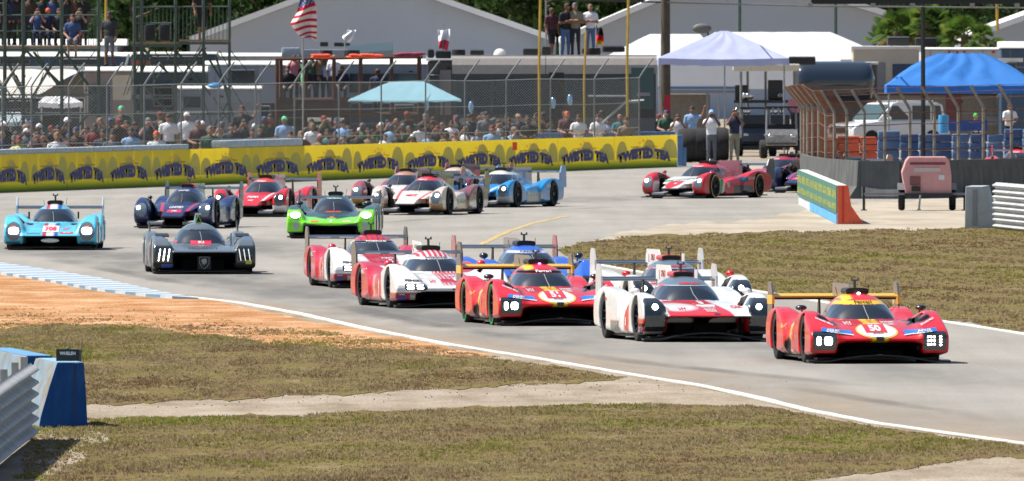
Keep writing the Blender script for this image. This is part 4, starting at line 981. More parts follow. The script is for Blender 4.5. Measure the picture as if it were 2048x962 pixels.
_t.links.new(_t.nodes['Principled BSDF'].outputs[0], _mx.inputs[1]); _t.links.new(_tr.outputs[0], _mx.inputs[2]); _t.links.new(_mx.outputs[0], _t.nodes['Material Output'].inputs[0])
def tufts(name, poly, d0, d1, dens, hgt, thin=None, seed=1, wide=1.0):
    q = np.random.default_rng(seed); xm = 1100 / (FPX / d1); n = int(dens * (d1 - d0) * 2 * xm)
    D = q.uniform(d0, d1, n); X = q.uniform(-xm, xm, n); s = FPX / D; px = 1024 + X * s; py = HOR + HC * s
    nn = pnoise(X, D, .9, seed); n2 = pnoise(X, D, .35, seed + 5); n3 = pnoise(X, D, 2.5, seed + 9)
    ok = inpoly(px + 14 * n2, py + 3 * n2, poly) & (px > -40) & (px < 2090) & (q.random(n) < np.clip(.75 + .7 * n2, .12, 1))
    if thin is not None: ok &= q.random(n) < thin(px, py, n2)
    X, D, nn, n2, n3 = X[ok], D[ok], nn[ok], n2[ok], n3[ok]; n = len(X); B = 4
    pal = np.array([(.155, .10, .058), (.225, .16, .09), (.32, .25, .16), (.205, .172, .065), (.185, .19, .045), (.19, .235, .035)])
    g = .42 + .34 * nn + .28 * n3 + q.normal(0, .13, n); k = np.clip(g * 5.2, 0, 4.999); k0 = k.astype(int); fr = (k - k0)[:, None]
    col = pal[k0] * (1 - fr) + pal[np.minimum(k0 + 1, 5)] * fr; col *= q.uniform(.7, 1.25, (n, 1))
    H = hgt * q.uniform(.35, 1.35, n) * (1 + .45 * np.clip(n2, -1, 1))
    V = np.zeros((n, B, 3, 3)); Cc = np.zeros((n, B, 3, 3))
    for b in range(B):
        a = q.uniform(0, 6.28, n); r = q.uniform(0, .04, n); bx = X + r * np.cos(a); by = D + r * 2 * np.sin(a); w = q.uniform(.006, .014, n) * wide; hh = H * q.uniform(.6, 1.1, n)
        lx = q.normal(0, .5, n) * hh; ly = q.normal(0, .4, n) * hh
        V[:, b, 0] = np.stack([bx - w, by, bx * 0 - .005], 1); V[:, b, 1] = np.stack([bx + w, by + .01, bx * 0 - .005], 1); V[:, b, 2] = np.stack([bx + lx, by + ly, hh], 1)
        Cc[:, b, :] = (col * q.uniform(.8, 1.2, (n, 1)))[:, None, :]
    V = V.reshape(-1, 3); o = mesh_np(name, V, np.arange(len(V)).reshape(-1, 3), M_BLADE, cols=Cc.reshape(-1, 3)); tag(o, 'short patchy dry and green grass beside the track', 'grass', kind='stuff'); return len(V) // 3
nb = tufts('grass', GR2, 205, 262, 130, .030, seed=3)
nb += tufts('grass', GR1, 250, 330, 85, .032, seed=4, thin=lambda px, py, n2: np.clip((py - 640) / 35, .3, 1))
nb += tufts('grass', [(p[0], p[1]) for p in ISL], 300, 475, 26, .040, seed=6, wide=1.5)
nb += tufts('grass', [(0, 610), (300, 620), (700, 668), (1000, 716), (760, 705), (400, 680), (0, 665)], 290, 350, 5, .022, seed=8)
print('blades', nb)
# tufts of straw and bits of debris by the near wall
tufts('grass', [(-20, 628), (300, 622), (560, 652), (800, 684), (1000, 716), (760, 712), (400, 695), (-20, 690)], 280, 345, 75, .024, seed=9, thin=lambda px, py, n2: np.clip(.25 + (py - 640 - px * .03) / 40 + .5 * n2, 0, 1))
st_ = tufts('grass', [(60, 850), (230, 830), (380, 842), (330, 880), (240, 930), (120, 962), (40, 962)], 205, 245, 160, .03, seed=12, thin=lambda px, py, n2: .55 + 0 * px)
# ---- small stones and rubber crumbs on the dirt path
q = random.Random(3); st = MB()
for k in range(150):
    px = q.uniform(180, 1600); py = q.uniform(0, 1); lo = 800 - (px - 180) * .035; p = G(px, lo + py * 26); r = q.uniform(.004, .012); st.ell((p.x, p.y, r * .4), (r, r * 1.2, r * .8), 6, 4)
tag(st.build('loose_stones', mat('stone_grey', (.10, .09, .08), .9, noise=.4)), 'small loose stones scattered on the pale dirt path', 'stones', kind='stuff')
# ================================================================ PEOPLE
def caps(x, y, z, a, b, r1, r2):
    ax, ay, az = a; dx, dy, dz = b[0] - ax, b[1] - ay, b[2] - az; L = dx * dx + dy * dy + dz * dz + 1e-9
    t = np.clip(((x - ax) * dx + (y - ay) * dy + (z - az) * dz) / L, 0, 1)
    return np.sqrt((x - ax - t * dx) ** 2 + (y - ay - t * dy) ** 2 + (z - az - t * dz) ** 2) - (r1 + (r2 - r1) * t)
def ells(x, y, z, c, r):
    q = np.sqrt(((x - c[0]) / r[0]) ** 2 + ((y - c[1]) / r[1]) ** 2 + ((z - c[2]) / r[2]) ** 2); return (q - 1) * min(r)
def pose(kind):
    """list of (region, primitive) for a 1.75 m adult facing -y; regions 0 skin 1 shirt 2 trousers 3 hair or hat 4 shoes"""
    L = []; A = lambda reg, a, b, r1, r2: L.append((reg, 'c', a, b, r1, r2)); E = lambda reg, c, r: L.append((reg, 'e', c, r))
    sit = kind in ('sit', 'sitcam', 'dangle'); dz = -.42 if sit else 0.0
    if kind == 'dangle': dz = -.92
    H = lambda z: z + dz
    lean = -.10 if kind in ('lean', 'crossed') else 0.0
    E(0, (0, lean - .01, H(1.63)), (.075, .095, .115)); A(0, (0, lean - .09, H(1.62)), (0, lean - .11, H(1.605)), .018, .02); A(0, (0, lean, H(1.42)), (0, lean, H(1.56)), .055, .052)
    for s in (-1, 1): E(0, (s * .078, lean, H(1.625)), (.014, .022, .03))
    E(3, (0, lean + .012, H(1.672)), (.085, .105, .088))
    if kind in ('stand', 'camera', 'sitcam', 'walk'): A(3, (-.03, lean - .10, H(1.675)), (.03, lean - .10, H(1.675)), .035, .035)
    E(1, (0, lean * .8, H(1.30)), (.205, .125, .20)); E(1, (0, lean * .3, H(1.06)), (.165, .115, .22)); A(1, (-.15, lean * .8, H(1.40)), (.15, lean * .8, H(1.40)), .07, .07)
    E(2, (0, .01, H(.92)), (.165, .125, .13))
    if sit:
        kz = H(.86); 
        for s in (-1, 1):
            A(2, (s * .09, 0, H(.89)), (s * .12, -.42, kz), .085, .065)
            if kind == 'dangle': A(2, (s * .12, -.42, kz), (s * .12, -.43, kz - .08), .066, .062); A(0, (s * .12, -.43, kz - .08), (s * .12, -.40, kz - .42), .052, .04); A(4, (s * .12, -.38, kz - .47), (s * .12, -.52, kz - .50), .042, .038)
            else: A(2, (s * .12, -.42, kz), (s * .12, -.44, kz - .38), .062, .05); A(4, (s * .12, -.42, .045), (s * .12, -.56, .04), .045, .038)
    else:
        st = .16 if kind == 'walk' else 0.0
        for s in (-1, 1):
            kx, ky = s * .10, -.02 + s * st * .5
            A(2, (s * .085, 0, .88), (kx, ky, .49), .088, .062); low = 0 if kind in ('shorts', 'walk') else 2
            A(low, (kx, ky, .48), (s * .11, .02 + s * st, .10), .056 if low else .05, .045 if low else .036); A(4, (s * .11, .03 + s * st, .05), (s * .12, -.11 + s * st, .04), .046, .038)
    for s in (-1, 1):
        sh = (s * .20, lean * .8, H(1.38))
        if kind in ('stand', 'shorts', 'walk', 'sit', 'dangle'):
            el = (s * .26, .0, H(1.10)); hd = (s * .24, -.10, H(.87)) if not sit else (s * .14, -.28, H(.97))
        elif kind in ('camera', 'sitcam'): el = (s * .25, -.18, H(1.27)); hd = (s * .07, -.20, H(1.56))
        elif kind == 'crossed': el = (s * .25, -.08, H(1.12)); hd = (-s * .05, -.24, H(1.17))
        elif kind == 'lean': el = (s * .27, -.18, H(1.13)); hd = (s * .12, -.38, H(1.08))
        elif kind == 'armup': el = (s * .34, -.05, H(1.42)) if s > 0 else (s * .26, 0, H(1.10)); hd = (s * .44, -.05, H(1.70)) if s > 0 else (s * .22, -.18, H(.95))
        mid = tuple((sh[i] * .4 + el[i] * .6) for i in range(3)); A(1, sh, mid, .066, .056); A(0, mid, el, .045, .042); A(0, el, hd, .040, .030)
        d = Vector(hd) - Vector(el); d.normalize(); tip = Vector(hd) + d * .085; A(0, hd, tuple(Vector(hd) + d * .05), .036, .036)
        for k in range(4): o = Vector((.016 * (k - 1.5), 0, 0)); A(0, tuple(Vector(hd) + d * .05 + o), tuple(tip + o * 1.3 - Vector((0, .01, .01)) + d * (.012 if k in (1, 2) else 0)), .010, .008)
        A(0, tuple(Vector(hd) + d * .01 + Vector((-s * .03, -.01, 0))), tuple(Vector(hd) + d * .055 + Vector((-s * .055, -.02, 0))), .011, .009)
    return L
PEOPLE = {}
def person_data(kind):
    if kind in PEOPLE: return PEOPLE[kind]
    L = pose(kind)
    def ev(p, x, y, z): return caps(x, y, z, *p[2:]) if p[1] == 'c' else ells(x, y, z, *p[2:])
    def fn(x, y, z):
        d = None
        for p in L:
            v = ev(p, x, y, z); d = v if d is None else smin(d, v, .03)
        return d
    P, F, Nn = surface_net(fn, (-.58, -.66, -.62 if kind == 'dangle' else -.04), (.58, .36, 1.86), .026)
    ct = P[F].mean(1); D = np.stack([ev(p, *ct.T) - (.006 if p[0] == 3 else 0) for p in L], 1); reg = np.array([p[0] for p in L])[D.argmin(1)]
    sub = []
    base = [rgbmat((.62, .42, .33), name='skin')]
    me = mesh_data('person', P, F, [base[0], base[0], base[0], base[0], rgbmat((.12, .11, .11), name='shoes')], True, None, Nn)
    me.polygons.foreach_set('material_index', reg.astype(np.int32)); PEOPLE[kind] = me; return me
COLS = {'white': (.86, .87, .9), 'black': (.09, .10, .12), 'dark': (.15, .17, .20), 'navy': (.10, .14, .26), 'blue': (.18, .28, .46), 'light blue': (.52, .66, .82), 'red': (.45, .14, .15), 'grey': (.36, .38, .42), 'green': (.18, .32, .25), 'maroon': (.30, .15, .20),
        'orange': (.80, .33, .18), 'khaki': (.52, .50, .42), 'tan': (.50, .42, .35), 'teal': (.2, .45, .48), 'yellow': (.8, .78, .5), 'pink': (.8, .5, .55), 'brown': (.25, .17, .13), 'bright green': (.25, .70, .25), 'denim': (.30, .42, .60), 'mint': (.35, .75, .6)}
SK = [(.60, .44, .37), (.53, .38, .31), (.64, .49, .43), (.38, .27, .22)]
def person(px, ytop, s, kind, shirt, pants='dark', hat='brown', label=None, rot=0.0, scale=None, group=None, zbase=None):
    """head top at (px, ytop) at picture scale s"""
    hh = {'sit': 1.33, 'sitcam': 1.33, 'dangle': .85}.get(kind, 1.76)
    zt = HZ(ytop, s); k = 1.0 if scale is None else scale
    z0 = zt - hh * k if zbase is None else zbase
    o = link(bpy.data.objects.new('person', person_data(kind))); o.location = (Q(px, ytop, s).x, FPX / s, z0); o.scale = (k, k, k); o.rotation_euler = (0, 0, rot)
    m = [rgbmat(SK[(int(px) // 7) % 4], name='skin'), rgbmat(COLS[shirt]), rgbmat(COLS[pants]), rgbmat(COLS[hat], name='hat')]
    for i, mm in enumerate(m): o.material_slots[i].link = 'OBJECT'; o.material_slots[i].material = mm
    tag(o, label, 'person', group); return o
# ================================================================ BARRIERS, FENCES, PADDOCK
def sb(px): return sc(385 - 52 / 1355 * px)                          # scale of the yellow barrier's foot at a picture column
def face(parent, name, x0, y0, x1, y1, s, dep, m, front=0.0, bevel=0.0, smooth=False):
    """upright block whose front shows at these picture rows and columns at scale s; local to parent"""
    D = FPX / s; L = parent.location if parent is not None else Vector()
    X0, X1 = (x0 - 1024) / s, (x1 - 1024) / s; Z1, Z0 = HZ(y0, s), HZ(y1, s)
    return MB().box(((X0 + X1) / 2 - L.x, D - front + dep / 2 - L.y, (Z0 + Z1) / 2 - L.z), (X1 - X0, dep, Z1 - Z0)).build(name, m, parent, smooth, bevel)
def pipe(parent, name, pts, s, r, m, dy=0.0, n=6, ds=None):
    L = parent.location if parent is not None else Vector()
    P = [Q(a, b, s) + Vector((0, dy if ds is None else ds[i], 0)) - L for i, (a, b) in enumerate(pts)]
    return MB().path(P, r, n).build(name, m, parent, True)
def at(name, px, s, label, cat, group=None): return thing(name, ((px - 1024) / s, FPX / s, 0), 0, label, cat, group)
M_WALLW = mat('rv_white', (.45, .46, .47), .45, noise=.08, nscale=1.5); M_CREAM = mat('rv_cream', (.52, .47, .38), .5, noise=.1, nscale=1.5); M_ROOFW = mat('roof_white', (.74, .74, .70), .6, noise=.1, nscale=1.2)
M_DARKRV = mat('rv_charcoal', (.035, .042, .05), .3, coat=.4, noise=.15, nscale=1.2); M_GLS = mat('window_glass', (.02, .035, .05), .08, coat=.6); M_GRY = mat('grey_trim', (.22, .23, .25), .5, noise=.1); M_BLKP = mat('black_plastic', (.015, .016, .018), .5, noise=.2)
M_GALV = mat('galvanised_pipe', (.32, .34, .34), .45, metal=.4, noise=.25, nscale=4); M_SCAF = mat('scaffold_green', (.06, .10, .085), .6, noise=.3, nscale=5); M_WOOD = mat('weathered_plank', (.32, .22, .14), .8, noise=.3, nscale=6); M_BROWN = mat('brown_timber', (.085, .04, .03), .7, noise=.3, nscale=5)
M_YPOLE = mat('yellow_pole', (.50, .33, .05), .6, noise=.3, nscale=3)
def cloth(name, c, tr=.35, noise=.08):
    if name in MATS: return MATS[name]
    m = mat(name, c, .85, noise=noise, nscale=1.2); t = m.node_tree; p = t.nodes['Principled BSDF']
    a = t.nodes.new('ShaderNodeBsdfTranslucent'); a.inputs[0].default_value = (*c, 1); x = t.nodes.new('ShaderNodeMixShader'); x.inputs[0].default_value = tr
    t.links.new(p.outputs[0], x.inputs[1]); t.links.new(a.outputs[0], x.inputs[2]); t.links.new(x.outputs[0], t.nodes['Material Output'].inputs[0]); return m
# ---------------------------------------------------------------- yellow banner barrier
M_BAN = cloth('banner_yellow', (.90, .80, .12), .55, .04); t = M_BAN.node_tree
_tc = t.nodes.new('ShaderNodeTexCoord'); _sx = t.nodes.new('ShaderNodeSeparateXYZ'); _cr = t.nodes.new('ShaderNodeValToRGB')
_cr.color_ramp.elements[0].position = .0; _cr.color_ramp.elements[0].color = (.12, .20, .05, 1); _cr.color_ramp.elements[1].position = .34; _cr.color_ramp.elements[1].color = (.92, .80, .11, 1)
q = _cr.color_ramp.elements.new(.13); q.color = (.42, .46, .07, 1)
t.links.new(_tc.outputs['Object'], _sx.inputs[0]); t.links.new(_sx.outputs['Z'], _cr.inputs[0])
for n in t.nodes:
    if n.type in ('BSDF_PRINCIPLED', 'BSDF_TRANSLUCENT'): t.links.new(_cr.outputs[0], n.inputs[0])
M_OLIVE = cloth('banner_olive', (.60, .56, .14), .2, .05); M_NAVYP = cloth('banner_navy', (.11, .10, .24), .1, .05); M_SUNP = cloth('banner_orange', (.95, .50, .12), .2, .05); M_NAVYF = cloth('banner_small_print', (.38, .34, .12), .4, .05)
cen = [-143, -62, 20, 97, 173, 258, 350, 452, 555, 655, 757, 858, 960, 1062, 1170, 1288]
edg = [(a + b) / 2 for a, b in zip(cen[:-1], cen[1:])]; edg = [-184] + edg + [1355]
A0, A1 = G(-184, 392.1), G(1355, 333)
wall = thing('banner_barrier', tuple(G(600, 362)), 0, 'long low barrier dressed in yellow lettered banners along the far side of the track', 'barrier')
dirw = (A1 - A0).normalized(); nrm = Vector((dirw.y, -dirw.x, 0))
def bx_at(px):
    """foot of the barrier at a picture column"""
    lo, hi = 0.0, 1.0
    for _ in range(40):
        m = (lo + hi) / 2; p = A0.lerp(A1, m); v = 1024 + p.x * FPX / p.y
        if v < px: lo = m
        else: hi = m
    return A0.lerp(A1, lo)
BH = 1.09
for k, c in enumerate(cen):
    a, b = bx_at(edg[k]), bx_at(edg[k + 1]); org = a; wid = (b - a).length
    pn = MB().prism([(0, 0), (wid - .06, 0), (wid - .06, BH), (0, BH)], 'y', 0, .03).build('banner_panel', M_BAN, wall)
    pn.location = a - wall.location; pn.rotation_euler = (0, 0, math.atan2(dirw.y, dirw.x))
    mid = (bx_at(c) - a).length
    def onp(name, pts, fs, m, off):
        mesh_np(name, [(p[0], -off, p[1]) for p in pts], fs, m, pn)
    # olive silhouettes, then the printed sun and lettering
    q = random.Random(k * 7 + 1)
    for j, (u, hh, ww) in enumerate(((-.40, .80, .10), (-.22, .62, .08), (.02, .84, .12), (.24, .66, .08), (.40, .86, .11))):
        u += q.uniform(-.04, .04); hh *= q.uniform(.88, 1.08) * BH; w2 = ww * wid * q.uniform(.85, 1.15); cx = min(max(wid * (.5 + u), w2), wid - .08 - w2)
        P = [(cx + w2 * math.cos(a), .30 + (hh - .30) * max(0, math.sin(a)) ** .7) for a in [math.pi * i / 16 for i in range(17)]]
        onp('olive_silhouette', [(cx, .30)] + P, [(0, i, i + 1) for i in range(1, 17)], M_OLIVE, .004 + .0012 * j)
    rays = []; fs = []
    for i in range(13):
        a = math.pi * (i + .5) / 13 - .10 * (i % 2); r0, r1 = .74, 1.0 if i % 2 else .88
        for rr, aa in ((r0, a - .085), (r0, a + .085), (r1, a + .02)): rays.append((mid + wid * .17 * rr * math.cos(aa), .52 + .50 * rr * math.sin(aa)))
        fs.append((3 * i, 3 * i + 1, 3 * i + 2))
    onp('printed_sun', rays, fs, M_SUNP, .012)
    tv, tf = text_mesh('TWISTED TEA', .085); tw = tv[:, 0].max() * 2; p = tv * np.array([wid * .84 / tw, .31]); un = p[:, 0] / (wid * .4)
    p[:, 1] = p[:, 1] * (1 + .25 * (1 - un ** 2)) + .50 - .16 * un ** 2; p[:, 0] += mid
    onp('lettering', p, tf, M_NAVYP, .016)
    tv, tf = text_mesh('HARD ICED TEA', .03); tw = tv[:, 0].max() * 2; p = tv * np.array([wid * .42 / tw, .05]); p[:, 0] += mid; p[:, 1] += .715
    onp('small_lettering', p, tf, M_NAVYF, .016)
M_FOAM = mat('pale_blue_foam', (.42, .50, .56), .8, noise=.25, nscale=5)
px = -150
while px < 592:
    if not 362 < px < 428:
        w = 38; a, b = bx_at(px), bx_at(px + w - 1); L = (b - a).length
        cb = MB().box((L / 2, .30, 0), (L, .5, .15 if px < 360 else .22)).build('cap_block', M_FOAM, wall, True, .04); cb.location = a + Vector((0, 0, BH + (.075 if px < 360 else .12))) - wall.location; cb.rotation_euler = (0, 0, math.atan2(dirw.y, dirw.x))
    px += 38
MBL = mat('blue_plastic', (.08, .18, .36), .6, noise=.25, nscale=3)
for (x0, y0, x1, y1) in ((1355, 270, 1366, 335), (1366, 295, 1373, 333)): face(wall, 'end_block', x0, y0, x1, y1, 58.2, .6, MBL, 0, .02)
for k in range(9): face(wall, 'cap_block', 1054 + k * 33, 266 - k * .4, 1086 + k * 33, 276 - k * .6, 57.6 + .0, .4, MBL, 0, .02)
face(wall, 'orange_tag', 1025, 281, 1034, 297, 62.3, .02, mat('orange_tag', (.8, .08, .02), .6), 9.0)
M_FPOST = mat('grey_post', (.20, .22, .23), .6, metal=.2, noise=.25, nscale=4)
# ---------------------------------------------------------------- spectator fence behind it
fence = thing('spectator_fence', tuple(G(600, 358)), 0, 'tall chain link fence with cranked posts behind the yellow barrier', 'fence')
back = -nrm * 1.4
for px in (-70, 0, 58, 132, 208, 282, 355, 430, 503, 580, 668, 752, 840, 918, 1000, 1088, 1175, 1264):
    b = bx_at(px + 75) + back * .75; lx = b - fence.location
    MB().path([lx, lx + Vector((0, 0, 3.05)), lx + Vector((.16, 0, 3.3)), lx + Vector((.48, 0, 3.72))], .027, 7).build('fence_post', M_FPOST, fence, True)
a, b = bx_at(-100) + back * .75 - fence.location, bx_at(1340) + back * .75 - fence.location
for z, r in ((3.05, .014), (2.2, .009), (1.35, .012)): MB().path([a.lerp(b, i / 12) + Vector((0, 0, z - .03 * (i % 2))) for i in range(13)], r, 5).build('fence_rail', M_GALV, fence)
d = (b - a); LL = d.length; d.normalize(); v = []; f = []; H = 3.0
Mw = mat('fence_wire', (.20, .22, .22), .5, metal=.5)
for sgn in (1, -1):
    t0 = -18.0
    while t0 < LL:
        P = [(t0, 0.05 if sgn > 0 else H), (t0 + 16.0, H if sgn > 0 else .05)]
        q0 = max(0, -t0) / 16; q1 = min(1, (LL - t0) / 16)
        if q1 > q0:
            z0, z1 = P[0][1] + (P[1][1] - P[0][1]) * q0, P[0][1] + (P[1][1] - P[0][1]) * q1
            p0 = a + d * (t0 + 16 * q0) + Vector((0, 0, z0)); p1 = a + d * (t0 + 16 * q1) + Vector((0, 0, z1)); o = len(v); w = .0045
            for p in (p0, p1):
                for e in (Vector((0, 0, w)), Vector((w, 0, -w * .6)), Vector((-w, 0, -w * .6))): v.append(tuple(p + e))
            f += [(o, o + 1, o + 4, o + 3), (o + 1, o + 2, o + 5, o + 4), (o + 2, o, o + 3, o + 5)]
        t0 += .5
w = mesh_np('chain_link', v, f, Mw, fence); tag(w, kind='stuff')
for (px, y0, y1, w, lean) in ((1081, -8, 272, .062, 2), (1172, 60, 272, .05, 3), (1257, -8, 268, .062, 2)):
    o = at('yellow_pole', px, 57.5, {1081: 'tall yellow pole left of the people standing on the motorhome roof', 1172: 'yellow pole in front of the people on the motorhome roof', 1257: 'tall yellow pole at the right end of the dark motorhome'}[px], 'pole', 'yellow poles by the barrier')
    pipe(o, 'pole', [(px, y1 + 20), (px - lean, y1), (px - lean - 1, (y0 + y1) / 2), (px, y0)], 57.5, w * .9, M_YPOLE)
o = at('fence_gate', 1215, 57.3, 'grey tubular gate and stay between two yellow poles', 'gate')
pipe(o, 'rail', [(1176, 192), (1256, 192)], 57.3, .04, M_GALV); pipe(o, 'stay', [(1182, 266), (1258, 198)], 57.3, .05, M_GALV); pipe(o, 'rail', [(1256, 202), (1288, 200)], 57.3, .03, M_ROOFW)
# ---------------------------------------------------------------- scaffold towers at the left
def scaffold(name, label, posts, rails, decks, diag, s, y1=330):
    o = at(name, (posts[0] + posts[-1]) / 2, s, label, 'scaffold')
    for dy in (0, 2.2):
        for p in posts: pipe(o, 'upright', [(p, y1), (p, -25)], s, .036, M_SCAF, dy)
        for y, a, b in rails: pipe(o, 'rail', [(a, y), (b, y)], s, .028, M_SCAF, dy)
        for (a, b, c, e) in diag: pipe(o, 'brace', [(a, b), (c, e)], s, .028, M_SCAF, dy)
    for (x0, x1, y) in decks:
        n = max(2, int((x1 - x0) / 28))
        for j in range(6):
            D0 = FPX / s; face(o, 'plank', x0, y, x1, y + 4.5, s, .34, M_WOOD, -.02 - j * .37)
        face(o, 'ledger', x0, y + 5, x1, y + 10, s, .05, M_SCAF, .02)
    q = random.Random(int(posts[0]) + 5)
    for k in range(20):
        xa = q.uniform(posts[0], posts[-1]); ya = q.choice((96, 150, 190, 228)) + q.uniform(-6, 6); pipe(o, 'brace', [(xa, ya), (xa + q.choice((-1, 1)) * q.uniform(25, 60), ya + q.uniform(50, 95))], s, .020, M_SCAF, q.choice((.3, 1.1, 2.2)))
    return o
scaffold('scaffold_stand', 'green scaffold stand crowded with people at the top left corner', [-60, 8, 45, 122, 196], [(30, -60, 196), (62, -60, 174), (-20, -60, 196), (190, -60, 196), (228, -60, 175), (118, -60, 120)], [(-70, 197, 92)], [(45, 96, 122, 170), (54, 96, -10, 200), (122, 96, 60, 200), (122, 96, 196, 200), (45, 200, 122, 300), (8, 110, 45, 190), (196, 205, 122, 290), (66, 104, 128, 188), (-40, 96, 8, 190)], 59.6)
scaffold('scaffold_stand', 'green scaffold stand with orange decking and one person in black', [268, 282, 350, 406, 458], [(13, 268, 458), (46, 268, 340), (228, 265, 460), (120, 268, 406)], [(262, 364, 84), (358, 460, 79)], [(282, 96, 350, 160), (350, 100, 420, 190), (406, 95, 350, 170), (406, 100, 458, 185), (282, 170, 350, 240), (458, 200, 406, 290), (430, 110, 468, 240), (300, 96, 262, 200)], 59.0)
o = at('rail_fence', 372, 58.3, 'row of thin dark balusters on the right scaffold deck', 'railing')
for k in range(24): pipe(o, 'baluster', [(270 + k * 8, 80), (270 + k * 8, 16)], 58.3, .012, M_SCAF)
pipe(o, 'top_rail', [(268, 15), (460, 13)], 58.3, .022, M_SCAF)
o = at('rail_fence', 180, 58.4, 'short balustrade on the crowded left scaffold deck', 'railing')
for k in range(6): pipe(o, 'baluster', [(172 + k * 5, 90), (172 + k * 5, 20)], 58.4, .012, M_SCAF)
pipe(o, 'top_rail', [(170, 19), (198, 19)], 58.4, .022, M_SCAF)
o = at('leaning_pole', 240, 56, 'pale metal pole leaning beside the green capped man', 'pole'); pipe(o, 'pole', [(225, 222), (258, 108)], 56, .05, M_GALV)
# ---------------------------------------------------------------- motorhomes, trailers, awnings
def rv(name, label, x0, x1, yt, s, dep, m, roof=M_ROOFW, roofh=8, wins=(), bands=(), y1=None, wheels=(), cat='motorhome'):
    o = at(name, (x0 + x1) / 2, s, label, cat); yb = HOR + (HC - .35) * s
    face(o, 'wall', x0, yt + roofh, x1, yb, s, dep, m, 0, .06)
    zt_, zb_ = HZ(yt, s), HZ(yt + roofh, s) + .01; MB().prism([(-.06, zb_), (-.05, zb_ + .04), (.45, zt_), (dep, zt_), (dep + .1, zb_)], 'x', (x0 - 3 - 1024) / s - o.location.x, (x1 + 3 - 1024) / s - o.location.x).build('roof', roof, o)  # front edge of the roof sloped to catch the sun as a bright band
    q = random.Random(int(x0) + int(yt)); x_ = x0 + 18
    while x_ < x1 - 8: face(o, 'seam', x_, yt + roofh + 1, x_ + 1.0, yb, s, .02, M_GRY, .012); x_ += q.uniform(26, 60)
    for k in range(max(1, int((x1 - x0) / 90))):
        hx = x0 + (k + q.uniform(.25, .7)) * (x1 - x0) / max(1, int((x1 - x0) / 90)); face(o, 'hatch', hx, yt + roofh + 44, hx + q.uniform(14, 26), yt + roofh + q.uniform(54, 64), s, .02, q.choice((M_GRY, M_BLKP)), .016); face(o, 'vent', hx + 22, yt + roofh + 12, hx + 30, yt + roofh + 16, s, .03, M_BLKP, .02)
    face(o, 'stripe', x0 + 1, yt + roofh + 36, x1 - 1, yt + roofh + 38.5, s, .02, q.choice((M_GRY, M_BLKP, MBL)), .014)
    for (a, b, c, d, mm) in bands: face(o, 'trim_panel', a, b, c, d, s, .03, mm, .027)
    for (a, b, c, d) in wins:
        w = face(o, 'window', a, b, c, d, s, .04, M_GLS, .05, .01)
        L = o.location; wf = MB(); Z1, Z0 = HZ(b, s), HZ(d, s); X0, X1 = (a - 1024) / s - L.x, (c - 1024) / s - L.x; Y = -.07
        for p in (((X0, Y, Z0), (X1, Y, Z0)), ((X0, Y, Z1), (X1, Y, Z1)), ((X0, Y, Z0), (X0, Y, Z1)), ((X1, Y, Z0), (X1, Y, Z1))): wf.tube(p[0], p[1], .02, 4)
        wf.build('window_frame', M_GRY, w)
    for wx in wheels:
        X = (wx - 1024) / s - o.location.x; MB().lathe([(0, -.12), (.36, -.12), (.42, -.08), (.42, .12), (0, .12)], 18, 'y', (X, .05, .42)).build('wheel', M_TYRE, o, True)
    return o
def acbox(px0, y0, px1, y1, s, label, m=M_BLKP):
    o = at('roof_box', (px0 + px1) / 2, s, label, 'roof box'); face(o, 'housing', px0, y0 + 2, px1, y1, s, .7, m, -1, .05); face(o, 'lid', px0 + 1, y0, px1 - 1, y0 + 2.2, s, .66, M_GRY, -1.01); return o
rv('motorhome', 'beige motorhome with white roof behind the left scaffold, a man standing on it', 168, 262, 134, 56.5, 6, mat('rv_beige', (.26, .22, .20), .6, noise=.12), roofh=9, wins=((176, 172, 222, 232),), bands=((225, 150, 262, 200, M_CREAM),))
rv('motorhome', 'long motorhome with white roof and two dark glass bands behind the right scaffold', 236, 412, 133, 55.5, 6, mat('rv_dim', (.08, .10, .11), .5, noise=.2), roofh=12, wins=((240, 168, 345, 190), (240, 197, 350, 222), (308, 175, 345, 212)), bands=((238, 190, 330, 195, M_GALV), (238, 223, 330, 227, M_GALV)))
o = at('awning', 80, 57, 'broad pale awning sheet under the left scaffold', 'awning')
s = 57; P = []
for j in range(9):
    t = j / 8; row = []
    for i in range(17):
        u = i / 16; x = -60 + u * (225 - 95 * t); y = 139 + 55 * t + 1.4 * math.sin(i * 1.3 + j); row.append(tuple(Q(x, y, s) + Vector((0, -2.2 * t, 0)) - o.location))
    P.append(row)
MB().grid(P).build('sheet', cloth('awning_cloth', (.72, .70, .66), .3), o, True)
face(o, 'roller', -60, 133, 170, 140, s, .2, M_ROOFW, -.1, .02)
MB().add([tuple(Q(163, 143, s) + Vector((0, -.1, 0)) - o.location), tuple(Q(170, 195, s) + Vector((0, -.1, 0)) - o.location), tuple(Q(74, 194, s) + Vector((0, -2.2, 0)) - o.location), tuple(Q(163, 143, s) + Vector((0, 0, 0)) - o.location), tuple(Q(170, 195, s) - o.location), tuple(Q(74, 194, s) + Vector((0, -2.15, 0)) - o.location)], [(0, 1, 2), (3, 5, 4), (0, 2, 5, 3), (1, 4, 5, 2), (0, 3, 4, 1)]).build('side_flap', cloth('awning_brown', (.22, .17, .12), .2), o)
rv('trailer', 'low dark trailer put in as the shade below the pale awning at the far left', -70, 168, 194, 56.0, 5, M_DARKRV, roof=M_GRY, roofh=4, wins=((10, 202, 60, 218),), bands=((-60, 224, 168, 228, M_GALV), (85, 232, 130, 262, M_BLKP)))  # added trailer, its charcoal body stands in for shade below the awning
